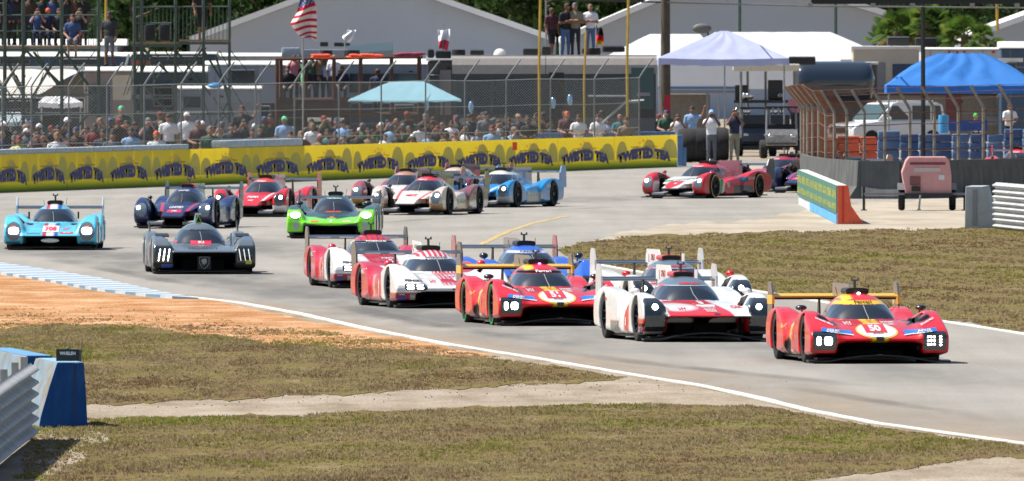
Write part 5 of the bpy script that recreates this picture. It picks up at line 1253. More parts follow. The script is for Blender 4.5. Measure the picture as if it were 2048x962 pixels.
def canopy(name, label, x0, x1, a0, a1, yt, ye, s, dep, m, val=8, posts=(), yg=None, pm_=M_GALV, wr=.03, sag=.05, seed=1, cat='canopy tent'):
    """hip roof: eaves x0..x1 at ye, ridge a0..a1 at yt"""
    o = at(name, (x0 + x1) / 2, s, label, cat); L = o.location; q = random.Random(seed)
    W0, W1 = (x0 - 1024) / s - L.x, (x1 - 1024) / s - L.x; R0, R1 = (a0 - 1024) / s - L.x, (a1 - 1024) / s - L.x; ZT, ZE = HZ(yt, s), HZ(ye, s); hd = dep / 2
    def sheet_(c0, c1, r0, r1, nu=16, nv=8):
        rows = []
        for j in range(nv + 1):
            t = j / nv; A = Vector(c0).lerp(Vector(r0), t); B = Vector(c1).lerp(Vector(r1), t); row = []
            for i in range(nu + 1):
                p = A.lerp(B, i / nu); e = math.sin(math.pi * i / nu) * (1 - t); p.z += -sag * e + wr * math.sin(i * 1.7 + seed + 2.1 * math.sin(j * .7)) * (math.sin(math.pi * i / nu)) * math.sin(math.pi * t * .9 + .2); row.append(tuple(p))
            rows.append(row)
        return rows
    b = MB(); c = [(W0, -hd, ZE), (W1, -hd, ZE), (W1, hd, ZE), (W0, hd, ZE)]; r0, r1 = (R0, 0, ZT), (R1, 0, ZT)
    b.grid(sheet_(c[0], c[1], r0, r1)); b.grid(sheet_(c[2], c[3], r1, r0)); b.grid(sheet_(c[1], c[2], r1, r1, 10)); b.grid(sheet_(c[3], c[0], r0, r0, 10))
    roof = b.build('roof', m, o, 'all')
    vb = MB(); vh = val / s
    for p, q2 in zip(c, c[1:] + c[:1]):
        n = 14; rows = [[tuple(Vector(p).lerp(Vector(q2), i / n) + Vector((0, 0, -sag * math.sin(math.pi * i / n)))) for i in range(n + 1)], [tuple(Vector(p).lerp(Vector(q2), i / n) + Vector((0.02 * math.sin(i), -.03, -vh + .02 * math.sin(i * 2.1) - sag * math.sin(math.pi * i / n)))) for i in range(n + 1)]]
        vb.grid(rows)
    vb.build('valance', m, roof)
    for (p, dy) in posts:
        X = (p - 1024) / s - L.x; MB().tube((X, dy * hd * .95, 0), (X, dy * hd * .95, ZE), .03, 6).build('leg', pm_, o)
    return o
M_TENTW = cloth('tent_white', (.74, .76, .80), .35); M_TENTB = cloth('tent_blue', (.03, .20, .62), .3, .15); M_TENTT = cloth('tent_teal', (.30, .55, .66), .3, .12); M_TENTV = cloth('tent_violet_white', (.44, .49, .72), .3, .15)
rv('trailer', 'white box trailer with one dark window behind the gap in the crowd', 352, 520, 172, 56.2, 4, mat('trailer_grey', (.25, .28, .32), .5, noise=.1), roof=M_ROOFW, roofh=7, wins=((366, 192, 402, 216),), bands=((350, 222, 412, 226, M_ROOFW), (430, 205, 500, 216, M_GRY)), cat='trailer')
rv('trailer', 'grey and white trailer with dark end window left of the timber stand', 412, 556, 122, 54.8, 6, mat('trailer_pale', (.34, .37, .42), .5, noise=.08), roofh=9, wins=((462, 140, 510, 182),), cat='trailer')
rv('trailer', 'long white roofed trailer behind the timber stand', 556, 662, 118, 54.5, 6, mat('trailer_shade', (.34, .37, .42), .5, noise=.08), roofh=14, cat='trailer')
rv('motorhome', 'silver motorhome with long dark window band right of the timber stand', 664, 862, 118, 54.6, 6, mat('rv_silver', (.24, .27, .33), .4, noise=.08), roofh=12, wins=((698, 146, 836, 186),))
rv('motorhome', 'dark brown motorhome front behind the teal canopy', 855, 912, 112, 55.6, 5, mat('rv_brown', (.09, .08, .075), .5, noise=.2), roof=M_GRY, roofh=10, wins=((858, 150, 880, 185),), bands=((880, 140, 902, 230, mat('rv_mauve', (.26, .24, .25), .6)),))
# large dark motorhome
o = at('motorhome', 1110, 56.0, 'large dark blue motorhome with beige rounded roof carrying four people', 'motorhome'); s = 56.0; L = o.location
X0, X1 = (906 - 1024) / s - L.x, (1312 - 1024) / s - L.x; zb, zt = .35, HZ(113, s)
yzp = [(0.0, zb), (0.0, zt - .62), (.05, zt - .30), (.2, zt - .10), (.5, zt), (2.2, zt), (2.5, zt - .2), (2.55, zb)]
MB().prism(yzp, 'x', X0, X1).build('wall', M_DARKRV, o)
rp = [(-.03, zt - .62), (.02, zt - .30), (.17, zt - .07), (.5, zt + .03), (.5, zt - .02), (.2, zt - .13), (.06, zt - .32), (.012, zt - .62)]
MB().prism(rp, 'x', X0 - .03, X0 + 3.3).prism(rp, 'x', X0 + 3.32, X1 + .03).build('roof_edge', mat('rv_taupe', (.27, .25, .24), .45, noise=.12), o)
MB().box(((X0 + X1) / 2, 1.4, zt + .02), (X1 - X0 + .05, 1.9, .06)).build('roof', mat('roof_taupe', (.45, .43, .40), .6, noise=.15), o)
for (a, b, c, d) in ((912, 158, 980, 228), (986, 158, 1068, 228), (1136, 150, 1180, 200), (1186, 150, 1248, 205)): w = face(o, 'window', a, b, c, d, s, .04, mat('deep_blue_glass', (.012, .035, .065), .08, coat=.6), .03, .01)
face(o, 'windscreen', 1262, 135, 1308, 218, s, .06, mat('teal_glass', (.015, .07, .09), .08, coat=.8), .05, .02); face(o, 'fleet_plate', 1274, 185, 1300, 192, s, .02, M_GRY, .075)
face(o, 'door', 1098, 145, 1128, 262, s, .05, M_BLKP, .04); face(o, 'door_handle', 1102, 205, 1106, 208, s, .03, M_GALV, .065)
face(o, 'skirt_panel', 906, 236, 1090, 285, s, .03, M_GRY, .02); face(o, 'skirt_panel', 1132, 236, 1310, 285, s, .03, mat('skirt_dark', (.10, .11, .12), .5), .02)
for (x, y, dx) in ((1106, 206, 9), (1140, 200, 8), (942, 214, 8), (854, 210, 6)):
    g = at('hanging_mirror', x, 57.0, {1106: 'pale blue mirror glass beside the dark motorhome door, leftmost of two', 1140: 'pale blue mirror glass right of the dark motorhome door', 942: 'light blue mirror at the left end of the dark motorhome', 854: 'small blue mirror under the teal canopy edge'}[x], 'mirror')
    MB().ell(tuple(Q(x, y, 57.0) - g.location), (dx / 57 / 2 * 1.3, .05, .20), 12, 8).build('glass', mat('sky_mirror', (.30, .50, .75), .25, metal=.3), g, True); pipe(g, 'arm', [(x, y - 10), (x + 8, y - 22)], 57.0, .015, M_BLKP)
rv('motorhome', 'dark vehicle put in as the shade under the left end of the timber stand', 470, 700, 205, 55.4, 3, M_DARKRV, roof=M_BLKP, roofh=4, wins=((480, 212, 540, 235), (560, 212, 640, 235)))  # added vehicle, near-black so that it paints the shade behind the crowd
rv('motorhome', 'dark van put in as the shade under the teal canopy', 700, 905, 206, 55.0, 3, mat('van_shade', (.06, .065, .08), .5, noise=.2), roof=M_BLKP, roofh=4, wins=((790, 210, 828, 226),))  # added van, the dark under the canopy is put into its body colour
# items on the roofs
for a in ((1046, 96, 1082, 112, 56, 'black case at the left foot of the roof group'), (1084, 92, 1102, 112, 56, 'narrow black case between legs of the roof group'), (855, 98, 868, 116, 56, 'small grey box at the left end of the motorhome roofs'), (871, 101, 902, 117, 56, 'wide black roof box under the white and red flag'), (940, 99, 968, 112, 56, 'flat black roof box left of the white dome'), (1206, 92, 1250, 104, 55, 'long black roof box right of the roof group'), (1164, 96, 1198, 108, 56, 'black bag shaped box at the right foot of the roof group')): acbox(*a)
for (px, py, r, s, lab, c) in ((1000, 107, 13, 56, 'white satellite dome on the motorhome roof', (.70, .68, .66)),):
    o = at('satellite_dome', px, s, lab, 'dome'); MB().ell(tuple(Q(px, py + 3, s) + Vector((0, 1, 0)) - o.location), (r / s, r / s, r / s), 18, 12).build('dome', mat('dome_white', c, .4), o, True); face(o, 'base', px - 8, py + 8, px + 8, py + 14, s, .3, M_GRY, -1)
for (px, py, rw, s, lab) in ((652, 107, 12, 54.6, 'black tyre lying on the silver roof, left one'), (703, 107, 16, 54.6, 'larger black tyre lying on the timber stand roof'), (917, 106, 13, 56, 'black tyre on the motorhome roof left of the white dome'), (1225, 98, 20, 54, 'wide black tyre on the roof at the right end'), (250, 98, 16, 54, 'black tyre under the right scaffold deck'), (1185, 103, 16, 57, 'black tyre between the yellow poles')):
    o = at('spare_tyre', px, s, lab, 'tyre', 'tyres on the roofs'); MB().lathe([(.10, -.1), (rw / s, -.12), (rw / s * 1.06, 0), (rw / s, .12), (.10, .1)], 20, 'z', tuple(Q(px, py, s) + Vector((0, .8, 0)) - o.location)).build('tyre', M_TYRE, o, True)
o = at('tilted_truck', 700, 50, 'pale blue and grey truck body rising behind the timber stand', 'truck'); s = 50
face(o, 'cab', 563, 95, 600, 118, s, 2, mat('cab_grey', (.25, .30, .37), .4), 0, .06); face(o, 'body', 604, 99, 786, 118, s, 2, mat('body_grey', (.26, .30, .36), .5, noise=.2), 0, .03)
P = [Q(690, 92, s), Q(786, 83, s), Q(788, 100, s), Q(700, 108, s)]; MB().add([tuple(p - o.location + Vector((0, -.05, 0))) for p in P] + [tuple(p - o.location + Vector((0, 1.5, 0))) for p in P], [(0, 1, 2, 3), (4, 7, 6, 5), (0, 4, 5, 1), (1, 5, 6, 2), (2, 6, 7, 3), (3, 7, 4, 0)]).build('panel', mat('pale_blue_panel', (.30, .46, .54), .5), o)
for k, x in enumerate((640, 668, 684)): face(o, 'roof_light', x, 84 + k, x + 16, 93, s, .3, M_BLKP, -.2, .02)
# timber stand
o = at('timber_stand', 700, 55.8, 'brown timber viewing stand filled with people left of the teal canopy', 'viewing stand'); s = 55.8
for dy in (0, 3.0):
    for px in (554, 668, 721, 783, 838) if dy == 0 else (560, 610, 720, 838): pipe(o, 'post', [(px, 330), (px, 116)], s, .07, M_BROWN, dy, 6)
    for (a, b, c, d) in (((552, 118, 845, 113)), (552, 200, 700, 198), (552, 228, 845, 228)): pipe(o, 'beam', [(a, b), (c, d)], s, .075, M_BROWN, dy, 6)
face(o, 'deck', 552, 202, 700, 208, s, 3.0, M_BROWN, 0)
for k in range(9): face(o, 'guard_board', 556 + k * 16, 208, 570 + k * 16, 228, s, .03, M_BROWN, .04)
for (x0, x1) in ((627, 660), (700, 768)):
    g = at('orange_netting', (x0 + x1) / 2, 56.2, {627: 'bundle of orange netting on the timber stand roof, left bundle', 700: 'long bundle of orange netting on the timber stand roof'}[x0], 'netting'); v = MB(); q = random.Random(x0)
    for k in range(26): v.ell(tuple(Q(q.uniform(x0, x1), q.uniform(109, 115), 56.2) - g.location), (.16, .1, .05), 6, 4)
    v.build('bundle', mat('orange_net', (.85, .10, .04), .7), g)
g = at('maroon_tarp', 820, 56.2, 'folded maroon tarp on the right end of the timber stand roof', 'tarp'); v = MB(); q = random.Random(9)
for k in range(22): v.ell(tuple(Q(q.uniform(796, 844), q.uniform(107, 113), 56.2) - g.location), (.22, .15, .06), 7, 5)
v.build('fold', mat('maroon_cloth', (.22, .03, .06), .8), g, True)
canopy('canopy_tent', 'teal canopy tent with brown posts in front of the silver motorhome', 697, 922, 782, 848, 163, 199, 56.6, 4.0, M_TENTT, 3, [(722, -1), (838, -1), (888, -1), (720, 1), (838, 1)], pm_=M_BROWN, sag=.03)
canopy('canopy_tent', 'pale violet and white popup canopy right of the tall wooden pole', 1316, 1576, 1440, 1456, 62, 116, 54.0, 4.6, M_TENTV, 13, [(1448, -1), (1320, 1), (1570, 1)], wr=.05, sag=.05, seed=4)
canopy('canopy_tent', 'bright blue canopy tent at the right edge', 1771, 2075, 1876, 1965, 107, 170, 56.5, 4.6, M_TENTB, 15, [(1775, -1), (2070, -1), (1780, 1), (2065, 1)], wr=.17, sag=.03, seed=7)
canopy('canopy_tent', 'crumpled white canopy lying low under the left scaffold', 78, 164, 95, 130, 193, 204, 57.6, 2.0, M_TENTW, 9, [(82, 1), (160, 1)], wr=.1, seed=3)
o = canopy('golf_cart_roof', 'light blue arched cart top at the far left behind the crowd', -60, 55, -40, 40, 224, 242, 59.0, 1.6, cloth('pale_blue_top', (.42, .50, .56), .2), 8, [(-50, -1), (50, -1), (20, 1)], seed=2, cat='cart top')
# white marquees in the middle distance
def marquee(name, label, x0, x1, xa, yt, ye, s, dep, m, wall_m, ye2=None, xa2=None, rim=.5, cat='marquee', yb=None):
    o = at(name, (x0 + x1) / 2, s, label, cat); L = o.location; ye2 = ye if ye2 is None else ye2; xa2 = xa if xa2 is None else xa2
    c = lambda x, y: ((x - 1024) / s - L.x, HZ(y, s)); pts = [c(x0, ye), c(xa, yt), c(xa2, yt), c(x1, ye2)]
    z0 = 0 if yb is None else HZ(yb, s)
    MB().prism([(pts[0][0], z0)] + pts + [(pts[-1][0], z0)], 'y', 0, dep).build('wall', wall_m, o)
    for a, b in zip(pts[:-1], pts[1:]):
        if abs(a[0] - b[0]) < .01: continue
        MB().add([(a[0], -rim, a[1] + .02), (b[0], -rim, b[1] + .02), (b[0], -rim, b[1] + .34), (a[0], -rim, a[1] + .34), (a[0], dep + .3, a[1] + .02), (b[0], dep + .3, b[1] + .02), (b[0], dep + .3, b[1] + .34), (a[0], dep + .3, a[1] + .34)], [(0, 3, 2, 1), (4, 5, 6, 7), (0, 1, 5, 4), (3, 7, 6, 2), (1, 2, 6, 5), (0, 4, 7, 3)]).build('roof_panel', m, o)
    return o
M_MQ = cloth('marquee_white', (.78, .79, .80), .12, .05); M_MQW = mat('marquee_wall_shade', (.40, .45, .53), .8, noise=.05, nscale=.3)  # walls are white too; their shade is put into the blue-grey colour
marquee('marquee', 'very large white marquee with shade-grey gable behind the flags', 380, 1112, 735, -46, 86, 38.0, 30, M_MQ, M_MQW, rim=1.2)
marquee('marquee', 'large marquee with shade-grey walls behind the tall wooden pole', 1120, 1772, 1470, -60, 88, 38.5, 30, M_MQ, M_MQW, ye2=34, rim=1.2)
marquee('marquee', 'large marquee partly seen at the right edge beyond the palms', 1930, 2260, 2150, 5, 84, 37.0, 25, M_MQ, M_MQW, rim=1.0)
canopy('canopy_tent', 'white peaked tent left of the tall wooden pole', 1203, 1440, 1300, 1400, 68, 118, 50.0, 6, M_TENTW, 8, [(1210, -1), (1436, -1)], wr=.05)
canopy('canopy_tent', 'wide bright white tent right of the tall wooden pole', 1345, 1786, 1430, 1660, 64, 120, 49.0, 6, M_TENTW, 10, [(1350, -1), (1780, -1)], wr=.06, seed=5)
o = at('tent_wall', 1640, 48.6, 'white fabric side wall below the wide white tent', 'tent wall'); face(o, 'sheet', 1480, 124, 1786, 178, 48.6, .03, cloth('tent_wall_white', (.78, .80, .83), .55), 0)
o = at('tent_wall', 1400, 51.5, 'white fabric side wall behind the violet canopy legs', 'tent wall'); face(o, 'sheet', 1316, 118, 1482, 175, 51.5, .03, cloth('tent_wall_white', (.78, .80, .83), .55), 0); face(o, 'hem', 1316, 173, 1482, 178, 51.5, .05, mat('blue_hem', (.10, .2, .35), .7), .01)
o = at('cargo_shed', 1390, 52, 'tan open sided trailer below the white walled tent', 'trailer'); face(o, 'body', 1340, 188, 1420, 262, 52, 1.5, mat('tan_panel', (.20, .17, .14), .7, noise=.2), 0, .03); face(o, 'rail', 1318, 180, 1500, 186, 52, .3, M_GRY, .3); face(o, 'post', 1412, 186, 1417, 300, 52, .1, M_GRY, .32)
o = at('red_banner_flag', 1335, 54, 'narrow red drape beside the dark motorhome windscreen', 'drape'); face(o, 'cloth', 1328, 190, 1341, 222, 54, .04, mat('red_drape', (.35, .02, .04), .8), 0)
# poles and wires
o = at('utility_pole', 1331, 52.5, 'thick weathered wooden utility pole beside the white tents', 'pole'); b = MB(); b.tube((0, 0, 0), (0, 0, HZ(-60, 52.5)), .20, 14, .17); b.build('pole', mat('pole_wood', (.085, .07, .055), .9, noise=.35, nscale=4), o, True)
for k, (dy, z) in enumerate(((0, 0), (.3, .35))):
    L = o.location; cpts = [Q(600, -14, 52.5), Q(1331, 4 + z * 4, 52.5), Q(1640, 13, 56), Q(2120, 17, 60)]
    MB().path([p - L + Vector((0, dy, 0)) for p in cpts], .018, 5).build('cable', M_BLKP, o)
for px, s, lab in ((1479, 42, 'thin dark lamp post before the shade-grey marquee, left one'), (1671, 42, 'thin dark lamp post before the shade-grey marquee, right one'), (1092, 41, 'thin pale post rising behind the people on the roof')):
    o = at('lamp_post', px, s, lab, 'post'); MB().tube((0, 0, 0), (0, 0, HZ(-30, s)), .09 if px != 1092 else .05, 8, .08 if px != 1092 else .04).build('pole', M_GRY if px == 1092 else M_SCAF, o)
o = at('satellite_dish', 1406, 46, 'dark satellite dish above the white tent', 'dish'); MB().ell(tuple(Q(1404, 57, 46) - o.location), (.42, .12, .22), 16, 8).build('dish', mat('dish_grey', (.13, .14, .14), .6), o, True); pipe(o, 'stand', [(1415, 60), (1424, 140)], 46, .04, M_BLKP)
# ---------------------------------------------------------------- right: carts, motorhomes, blue canopy surroundings
o = at('motorhome', 1665, 51, 'cream motorhome with a huge dark domed windscreen behind the right fence', 'motorhome'); s = 51; L = o.location
v = MB(); rows = []
for j in range(13):
    a = math.pi * j / 12; row = []
    for i in range(25):
        u = -1 + i / 12; w = (1 - abs(u) ** 12) ** .5 if abs(u) < 1 else 0; X = ((1668 + 82 * u) - 1024) / s - L.x; zc = HZ(164, s); rr = .80 * (.25 + .75 * w) if abs(u) < 1 else .12; row.append((X, -.9 * math.sin(a) * (.3 + .7 * w), zc + rr * math.cos(a)))
    rows.append(row)
v.grid(rows).build('windscreen', mat('navy_glass', (.018, .028, .045), .12, coat=.9), o, 'all')
face(o, 'body', 1588, 128, 1755, 285, s, 3, mat('rv_maroon', (.11, .085, .08), .5, noise=.2), -.1, .05); face(o, 'roof', 1586, 124, 1757, 129, s, 3, M_ROOFW, 0, .02)
for x in (1600, 1660, 1710, 1735): face(o, 'marker_lamp', x, 126, x + 5, 130, s, .06, M_BLKP, .2)
for a in ((1547, 115, 1572, 132, 51.5, 'small black roof unit right of the violet canopy'), (1578, 113, 1632, 130, 51.5, 'wide black roof unit above the dark domed windscreen'), (1776, 73, 1820, 92, 50, 'square black air conditioner on the cream trailer, left one'), (1832, 75, 1874, 92, 50, 'square black air conditioner on the cream trailer, right one')): acbox(*a)
o = at('shuttle_cart', 1532, 52.5, 'open sided shuttle cart with thick cream roof behind the two standing men', 'cart'); s = 52.5
face(o, 'roof', 1466, 128, 1600, 142, s, 1.6, mat('cream_roof', (.62, .58, .48), .7, noise=.15), 0, .05); face(o, 'folded_cover', 1490, 119, 1548, 128, s, 1.2, M_ROOFW, 0, .05)
for p, dy in ((1482, 0), (1496, 1.3), (1532, 1.3), (1594, 0), (1590, 1.3)): pipe(o, 'post', [(p, 143), (p, 300)], s, .05, M_GRY, dy)
for (x0, y0, x1, y1) in ((1470, 170, 1496, 200), (1536, 160, 1566, 200)): face(o, 'seat_back', x0, y0, x1, y1, s, .2, M_BLKP, -.4, .05)
face(o, 'shelf', 1468, 200, 1590, 206, s, 1.2, M_BLKP, 0); face(o, 'body', 1468, 230, 1580, 300, s, 1.4, mat('cart_black', (.012, .02, .035), .4, noise=.2), -.1, .05)
q = random.Random(4)
M_CHR = mat('bright_metal', (.7, .7, .7), .18, metal=.9)
for k in range(14):
    g = None; x = q.uniform(1472, 1582); y = q.choice([192, 222]); MB().ell(tuple(Q(x, y, s) + Vector((0, .3, 0)) - o.location), (.10, .1, .13), 10, 7).build('metal_can', M_CHR, o, True)
def utv(px, s, yt, sc_, label, hood):
    o = at('utility_cart', px, s, label, 'cart'); L = o.location; k = sc_
    MB().box((0, .8, 1.78 * k), (1.15 * k, 1.5 * k, .07)).build('roof', M_BLKP, o, False, .02)
    for sx in (-1, 1):
        MB().tube((sx * .52 * k, 0, .95 * k), (sx * .5 * k, .25, 1.78 * k), .035, 6).build('roof_post', M_GRY, o); MB().tube((sx * .52 * k, 1.4, .7 * k), (sx * .5 * k, 1.4, 1.78 * k), .035, 6).build('roof_post', M_GRY, o)
        for wy in (-.45, 1.5): MB().lathe([(0, -.12), (.17, -.13), (.24, -.14), (.33, -.11), (.34, 0), (.33, .11), (.24, .14), (0, .12)], 18, 'x', (sx * .62 * k, wy, .34)).build('wheel', M_TYRE, o, True)
        MB().ell((sx * .38 * k, -.78, .78 * k), (.11, .05, .07), 10, 6).build('headlight', M_CHR, o, True)
    MB().prism([(-.8, .45 * k), (-.8, .82 * k), (-.2, 1.02 * k), (0, 1.0 * k), (0, .45 * k)], 'x', -.55 * k, .55 * k).build('hood', hood, o, False, .03)
    MB().box((0, .6, .5 * k), (1.1 * k, 1.9, .25)).build('floor', M_BLKP, o); MB().box((0, .75, .95 * k), (1.0 * k, .15, .5)).build('seat_back', M_BLKP, o, False, .04); MB().box((0, .5, .72 * k), (1.0 * k, .5, .15)).build('seat', M_BLKP, o, False, .04)
    MB().tube((-.5 * k, -.85, .52 * k), (.5 * k, -.85, .52 * k), .04, 6).build('bumper', M_BLKP, o); return o
utv(1563, 55, 214, 1.05, 'small black utility cart with a shiny hood left of the curved fence', mat('shiny_hood', (.35, .36, .38), .2, metal=.6, noise=.4, nscale=9))
utv(1512, 54, 214, 1.0, 'dark utility cart behind the man in the navy shirt', mat('dark_hood', (.03, .05, .08), .3, coat=.5))
for k in range(4):
    o = at('large_tyre', 1374 + k * 22, 56.6 - k * .2, ['large black tyre on its side against the end of the yellow barrier', 'second large black tyre from the barrier end', 'large black tyre behind the man in the white shirt', 'large black tyre farthest from the barrier end'][k], 'tyre', 'large tyres in a row')
    MB().lathe([(.30, -.28), (.42, -.32), (.55, -.31), (.60, -.18), (.61, 0), (.60, .18), (.55, .31), (.42, .32), (.30, .28), (.30, -.28)], 26, 'x', (0, 0, .60)).build('tyre', mat('matte_tyre', (.022, .022, .024), .9, noise=.4, nscale=6), o, True)
o = at('trailer', 1772, 50, 'cream trailer with dark window beside the blue canopy', 'trailer'); s = 50
face(o, 'body', 1706, 98, 1838, 290, s, 4, M_CREAM, 0, .05); face(o, 'roof', 1702, 92, 1842, 99, s, 4.1, M_ROOFW, .05, .03); w = face(o, 'window', 1785, 128, 1828, 165, s, .04, M_GLS, .05, .01); face(o, 'door', 1745, 125, 1770, 200, s, .04, M_GRY, .04)
face(o, 'end_panel', 1680, 118, 1704, 185, s, 1.0, M_ROOFW, 0, .03)
rv('trailer', 'white trailer with red marker lamps behind the blue canopy', 1842, 1995, 95, 49.5, 4, mat('trailer_w2', (.50, .52, .54), .5), roofh=5, bands=((1896, 102, 1901, 106, mat('red_marker', (.5, .02, .02), .4)), (1912, 102, 1917, 106, mat('red_marker', (.5, .02, .02), .4)), (1926, 102, 1931, 106, mat('red_marker', (.5, .02, .02), .4)), (1984, 102, 1990, 106, mat('red_marker', (.5, .02, .02), .4))), cat='trailer')
rv('trailer', 'white and navy trailer at the right edge above the blue canopy', 2002, 2100, 83, 50.5, 4, mat('trailer_navy', (.04, .08, .14), .4), roofh=14, wins=((2000, 125, 2032, 150),), bands=((1996, 116, 2046, 124, M_ROOFW),), cat='trailer')
rv('motorhome', 'tan motorhome side under the blue canopy', 1752, 2120, 186, 50.2, 3, mat('rv_tan', (.20, .165, .13), .6, noise=.15), roof=M_BROWN, roofh=3, wins=((1995, 190, 2035, 222),), bands=((1892, 190, 1922, 250, mat('dull_red', (.16, .05, .05), .6)),))
# ---- white pickup style wagon
car = thing('parked_wagon', ((1775 - 1024) / 51.5, FPX / 51.5 + 1, 0), R(180 + 38), 'white four door wagon parked behind the blue wrapped stacks', 'car')
Mc = mat('wagon_white', (.66, .67, .68), .3, coat=.6)
MB().prism([(-2.4, .45), (-2.45, .95), (-2.3, 1.12), (.75, 1.15), (1.15, 1.12), (2.1, 1.02), (2.4, .85), (2.42, .45)], 'y', -.92, .92).build('body', Mc, car, True, .06)
MB().prism([(-2.3, 1.1), (-2.15, 1.75), (-1.9, 1.84), (.1, 1.86), (.35, 1.82), (1.15, 1.12)], 'y', -.80, .80).build('cabin', Mc, car, True, .05)
MB().add([(.46, -.70, 1.76), (.46, .70, 1.76), (1.08, .76, 1.20), (1.08, -.76, 1.20), (.48, -.70, 1.78), (.48, .70, 1.78), (1.11, .76, 1.21), (1.11, -.76, 1.21)], [(4, 5, 6, 7), (0, 3, 2, 1), (0, 1, 5, 4), (2, 3, 7, 6), (1, 2, 6, 5), (3, 0, 4, 7)]).build('windscreen', mat('green_glass', (.05, .09, .09), .08, coat=.8), car)
for sy in (-1, 1):
    for (a, b, c, d) in ((-.55, .12, .72, .38), (-1.5, -1.5, -.62, -.62), (-2.12, -2.0, -1.6, -1.6)):
        MB().prism([(a, 1.18), (b, 1.72), (d, 1.72), (c, 1.18)], 'y', sy * .815 - .01, sy * .815 + .01).build('side_window', M_GLS, car)
    for wx in (-1.55, 1.5):
        w = MB().lathe([(0, -.12), (.2, -.13), (.36, -.13), (.39, -.08), (.39, .08), (.36, .13), (0, .12)], 22, 'y', (wx, sy * .84, .39)).build('wheel', M_TYRE, car, True); MB().lathe([(0, -.145), (.22, -.14), (.23, -.12)], 16, 'y', (wx, sy * .84, .39)).build('rim', M_CHR, w, True)
    MB().ell((2.28, sy * .70, .86), (.14, .16, .10), 10, 6).build('headlight', M_CHR, car, True); MB().ell((.72, sy * 1.03, 1.22), (.08, .12, .09), 10, 6).build('door_mirror', Mc, car, True); MB().tube((-1.8, sy * .62, 1.90), (.0, sy * .62, 1.90), .03, 6).build('roof_rail', M_ROOFW, car)
MB().box((2.41, 0, .78), (.05, 1.1, .22)).build('grille', M_BLKP, car)
# ---- wrapped stacks
def stack(x0, x1, y0, y1, s, m, n, label, grp):
    o = at('barrier_stack', (x0 + x1) / 2, s, label, 'barrier stack', grp); q = random.Random(int(x0))
    for k in range(n):
        a, b = y0 + (y1 - y0) * k / n, y0 + (y1 - y0) * (k + 1) / n - .5; j = q.uniform(-1.2, 1.2)
        face(o, 'layer', x0 + j + .6, a, x1 + j - .6, b, s, .9, m, q.uniform(0, .06), .055, True)
MBS = mat('blue_belting', (.05, .10, .22), .65, noise=.3, nscale=2.5); MOS = mat('orange_belting', (.62, .10, .045), .65, noise=.25, nscale=2.5); MBT = mat('pale_blue_top_wrap', (.10, .18, .32), .6, noise=.3, nscale=2.5)
for k, (a, b, y) in enumerate(((1640, 1676, 276), (1676, 1720, 272), (1720, 1755, 274))): stack(a, b, y, 335, 60.5, MOS, 4, ['orange wrapped stack nearest the curved fence', 'orange wrapped stack in the middle of three', 'orange wrapped stack touching the blue ones'][k], 'orange wrapped stacks')
xs = [1755, 1800, 1838, 1868, 1905, 1940, 1975, 2008, 2046, 2090]
nm = ['blue wrapped stack touching the orange ones', 'blue wrapped stack just left of the black post', 'blue wrapped stack directly behind the black post', 'blue wrapped stack just right of the black post', 'blue wrapped stack second right of the black post', 'blue wrapped stack third right of the black post', 'blue wrapped stack under the right fence, third from the edge', 'blue wrapped stack under the right fence, second from the edge', 'blue wrapped stack cut by the right edge']
for k in range(9): stack(xs[k], xs[k + 1], (262 if k == 0 else 268 - (10 if k > 6 else 0)) , 335, 60 + .1 * k, MBS if k % 2 else MBT, 4, nm[k], 'blue wrapped stacks')
for (x0, x1, y0) in ((1880, 1975, 240),):
    o = at('blue_tarp_wall', 1928, 57, 'low blue sheet strung behind the stacks', 'tarp'); face(o, 'sheet', x0, y0, x1, 262, 57, .04, mat('blue_sheet', (.03, .08, .30), .7, noise=.2), 0)
o = at('blue_drum', 1887, 58, 'light blue plastic drum behind the stacks', 'drum'); MB().lathe([(0, 0), (.17, 0), (.18, .1), (.17, .3), (.18, .5), (.17, .62), (0, .63)], 16, 'z', tuple(Q(1887, 266, 58) - o.location)).build('drum', mat('drum_blue', (.05, .30, .62), .4), o, True)
# ---------------------------------------------------------------- concrete wall with cranked fence at the right
M_CONC = ground_mat('dark_concrete', [(.095, .098, .10), (.12, .125, .125), (.15, .155, .15)], .5, 2, fine=.1)
cw = thing('concrete_wall', tuple(G(1820, 397)), 0, 'dark grey concrete wall carrying a cranked fence at the right', 'wall')
wb = [(1601, 372), (1612, 384), (1650, 392), (1722, 398), (1800, 398), (1880, 396), (1960, 394), (2040, 392), (2130, 390), (2220, 388)]
Wp = [G(*p) for p in wb]
for a, b in zip(Wp[:-1], Wp[1:]):
    n = 1 if (b - a).length < 3 else 2
    for i in range(n):
        p, q2 = a.lerp(b, i / n), a.lerp(b, (i + 1) / n); d = (q2 - p); l = d.length; h = 1.06
        w = MB().prism([(-.30, 0), (-.30, .08), (-.12, .35), (-.08, h), (.08, h), (.12, .35), (.30, .08), (.30, 0)], 'x', .012, l - .012).build('wall_panel', M_CONC, cw)
        w.location = p - cw.location; w.rotation_euler = (0, 0, math.atan2(d.y, d.x))
fe = thing('cranked_fence', tuple(G(1820, 395)), 0, 'cranked metal post fence with cables standing on the grey wall', 'fence')
MRST = mat('rusty_post', (.30, .26, .21), .6, metal=.2, noise=.35, nscale=5); MRC = mat('rusty_cable', (.16, .06, .04), .7, metal=.3, noise=.3)
tops = []; fl = fe.location
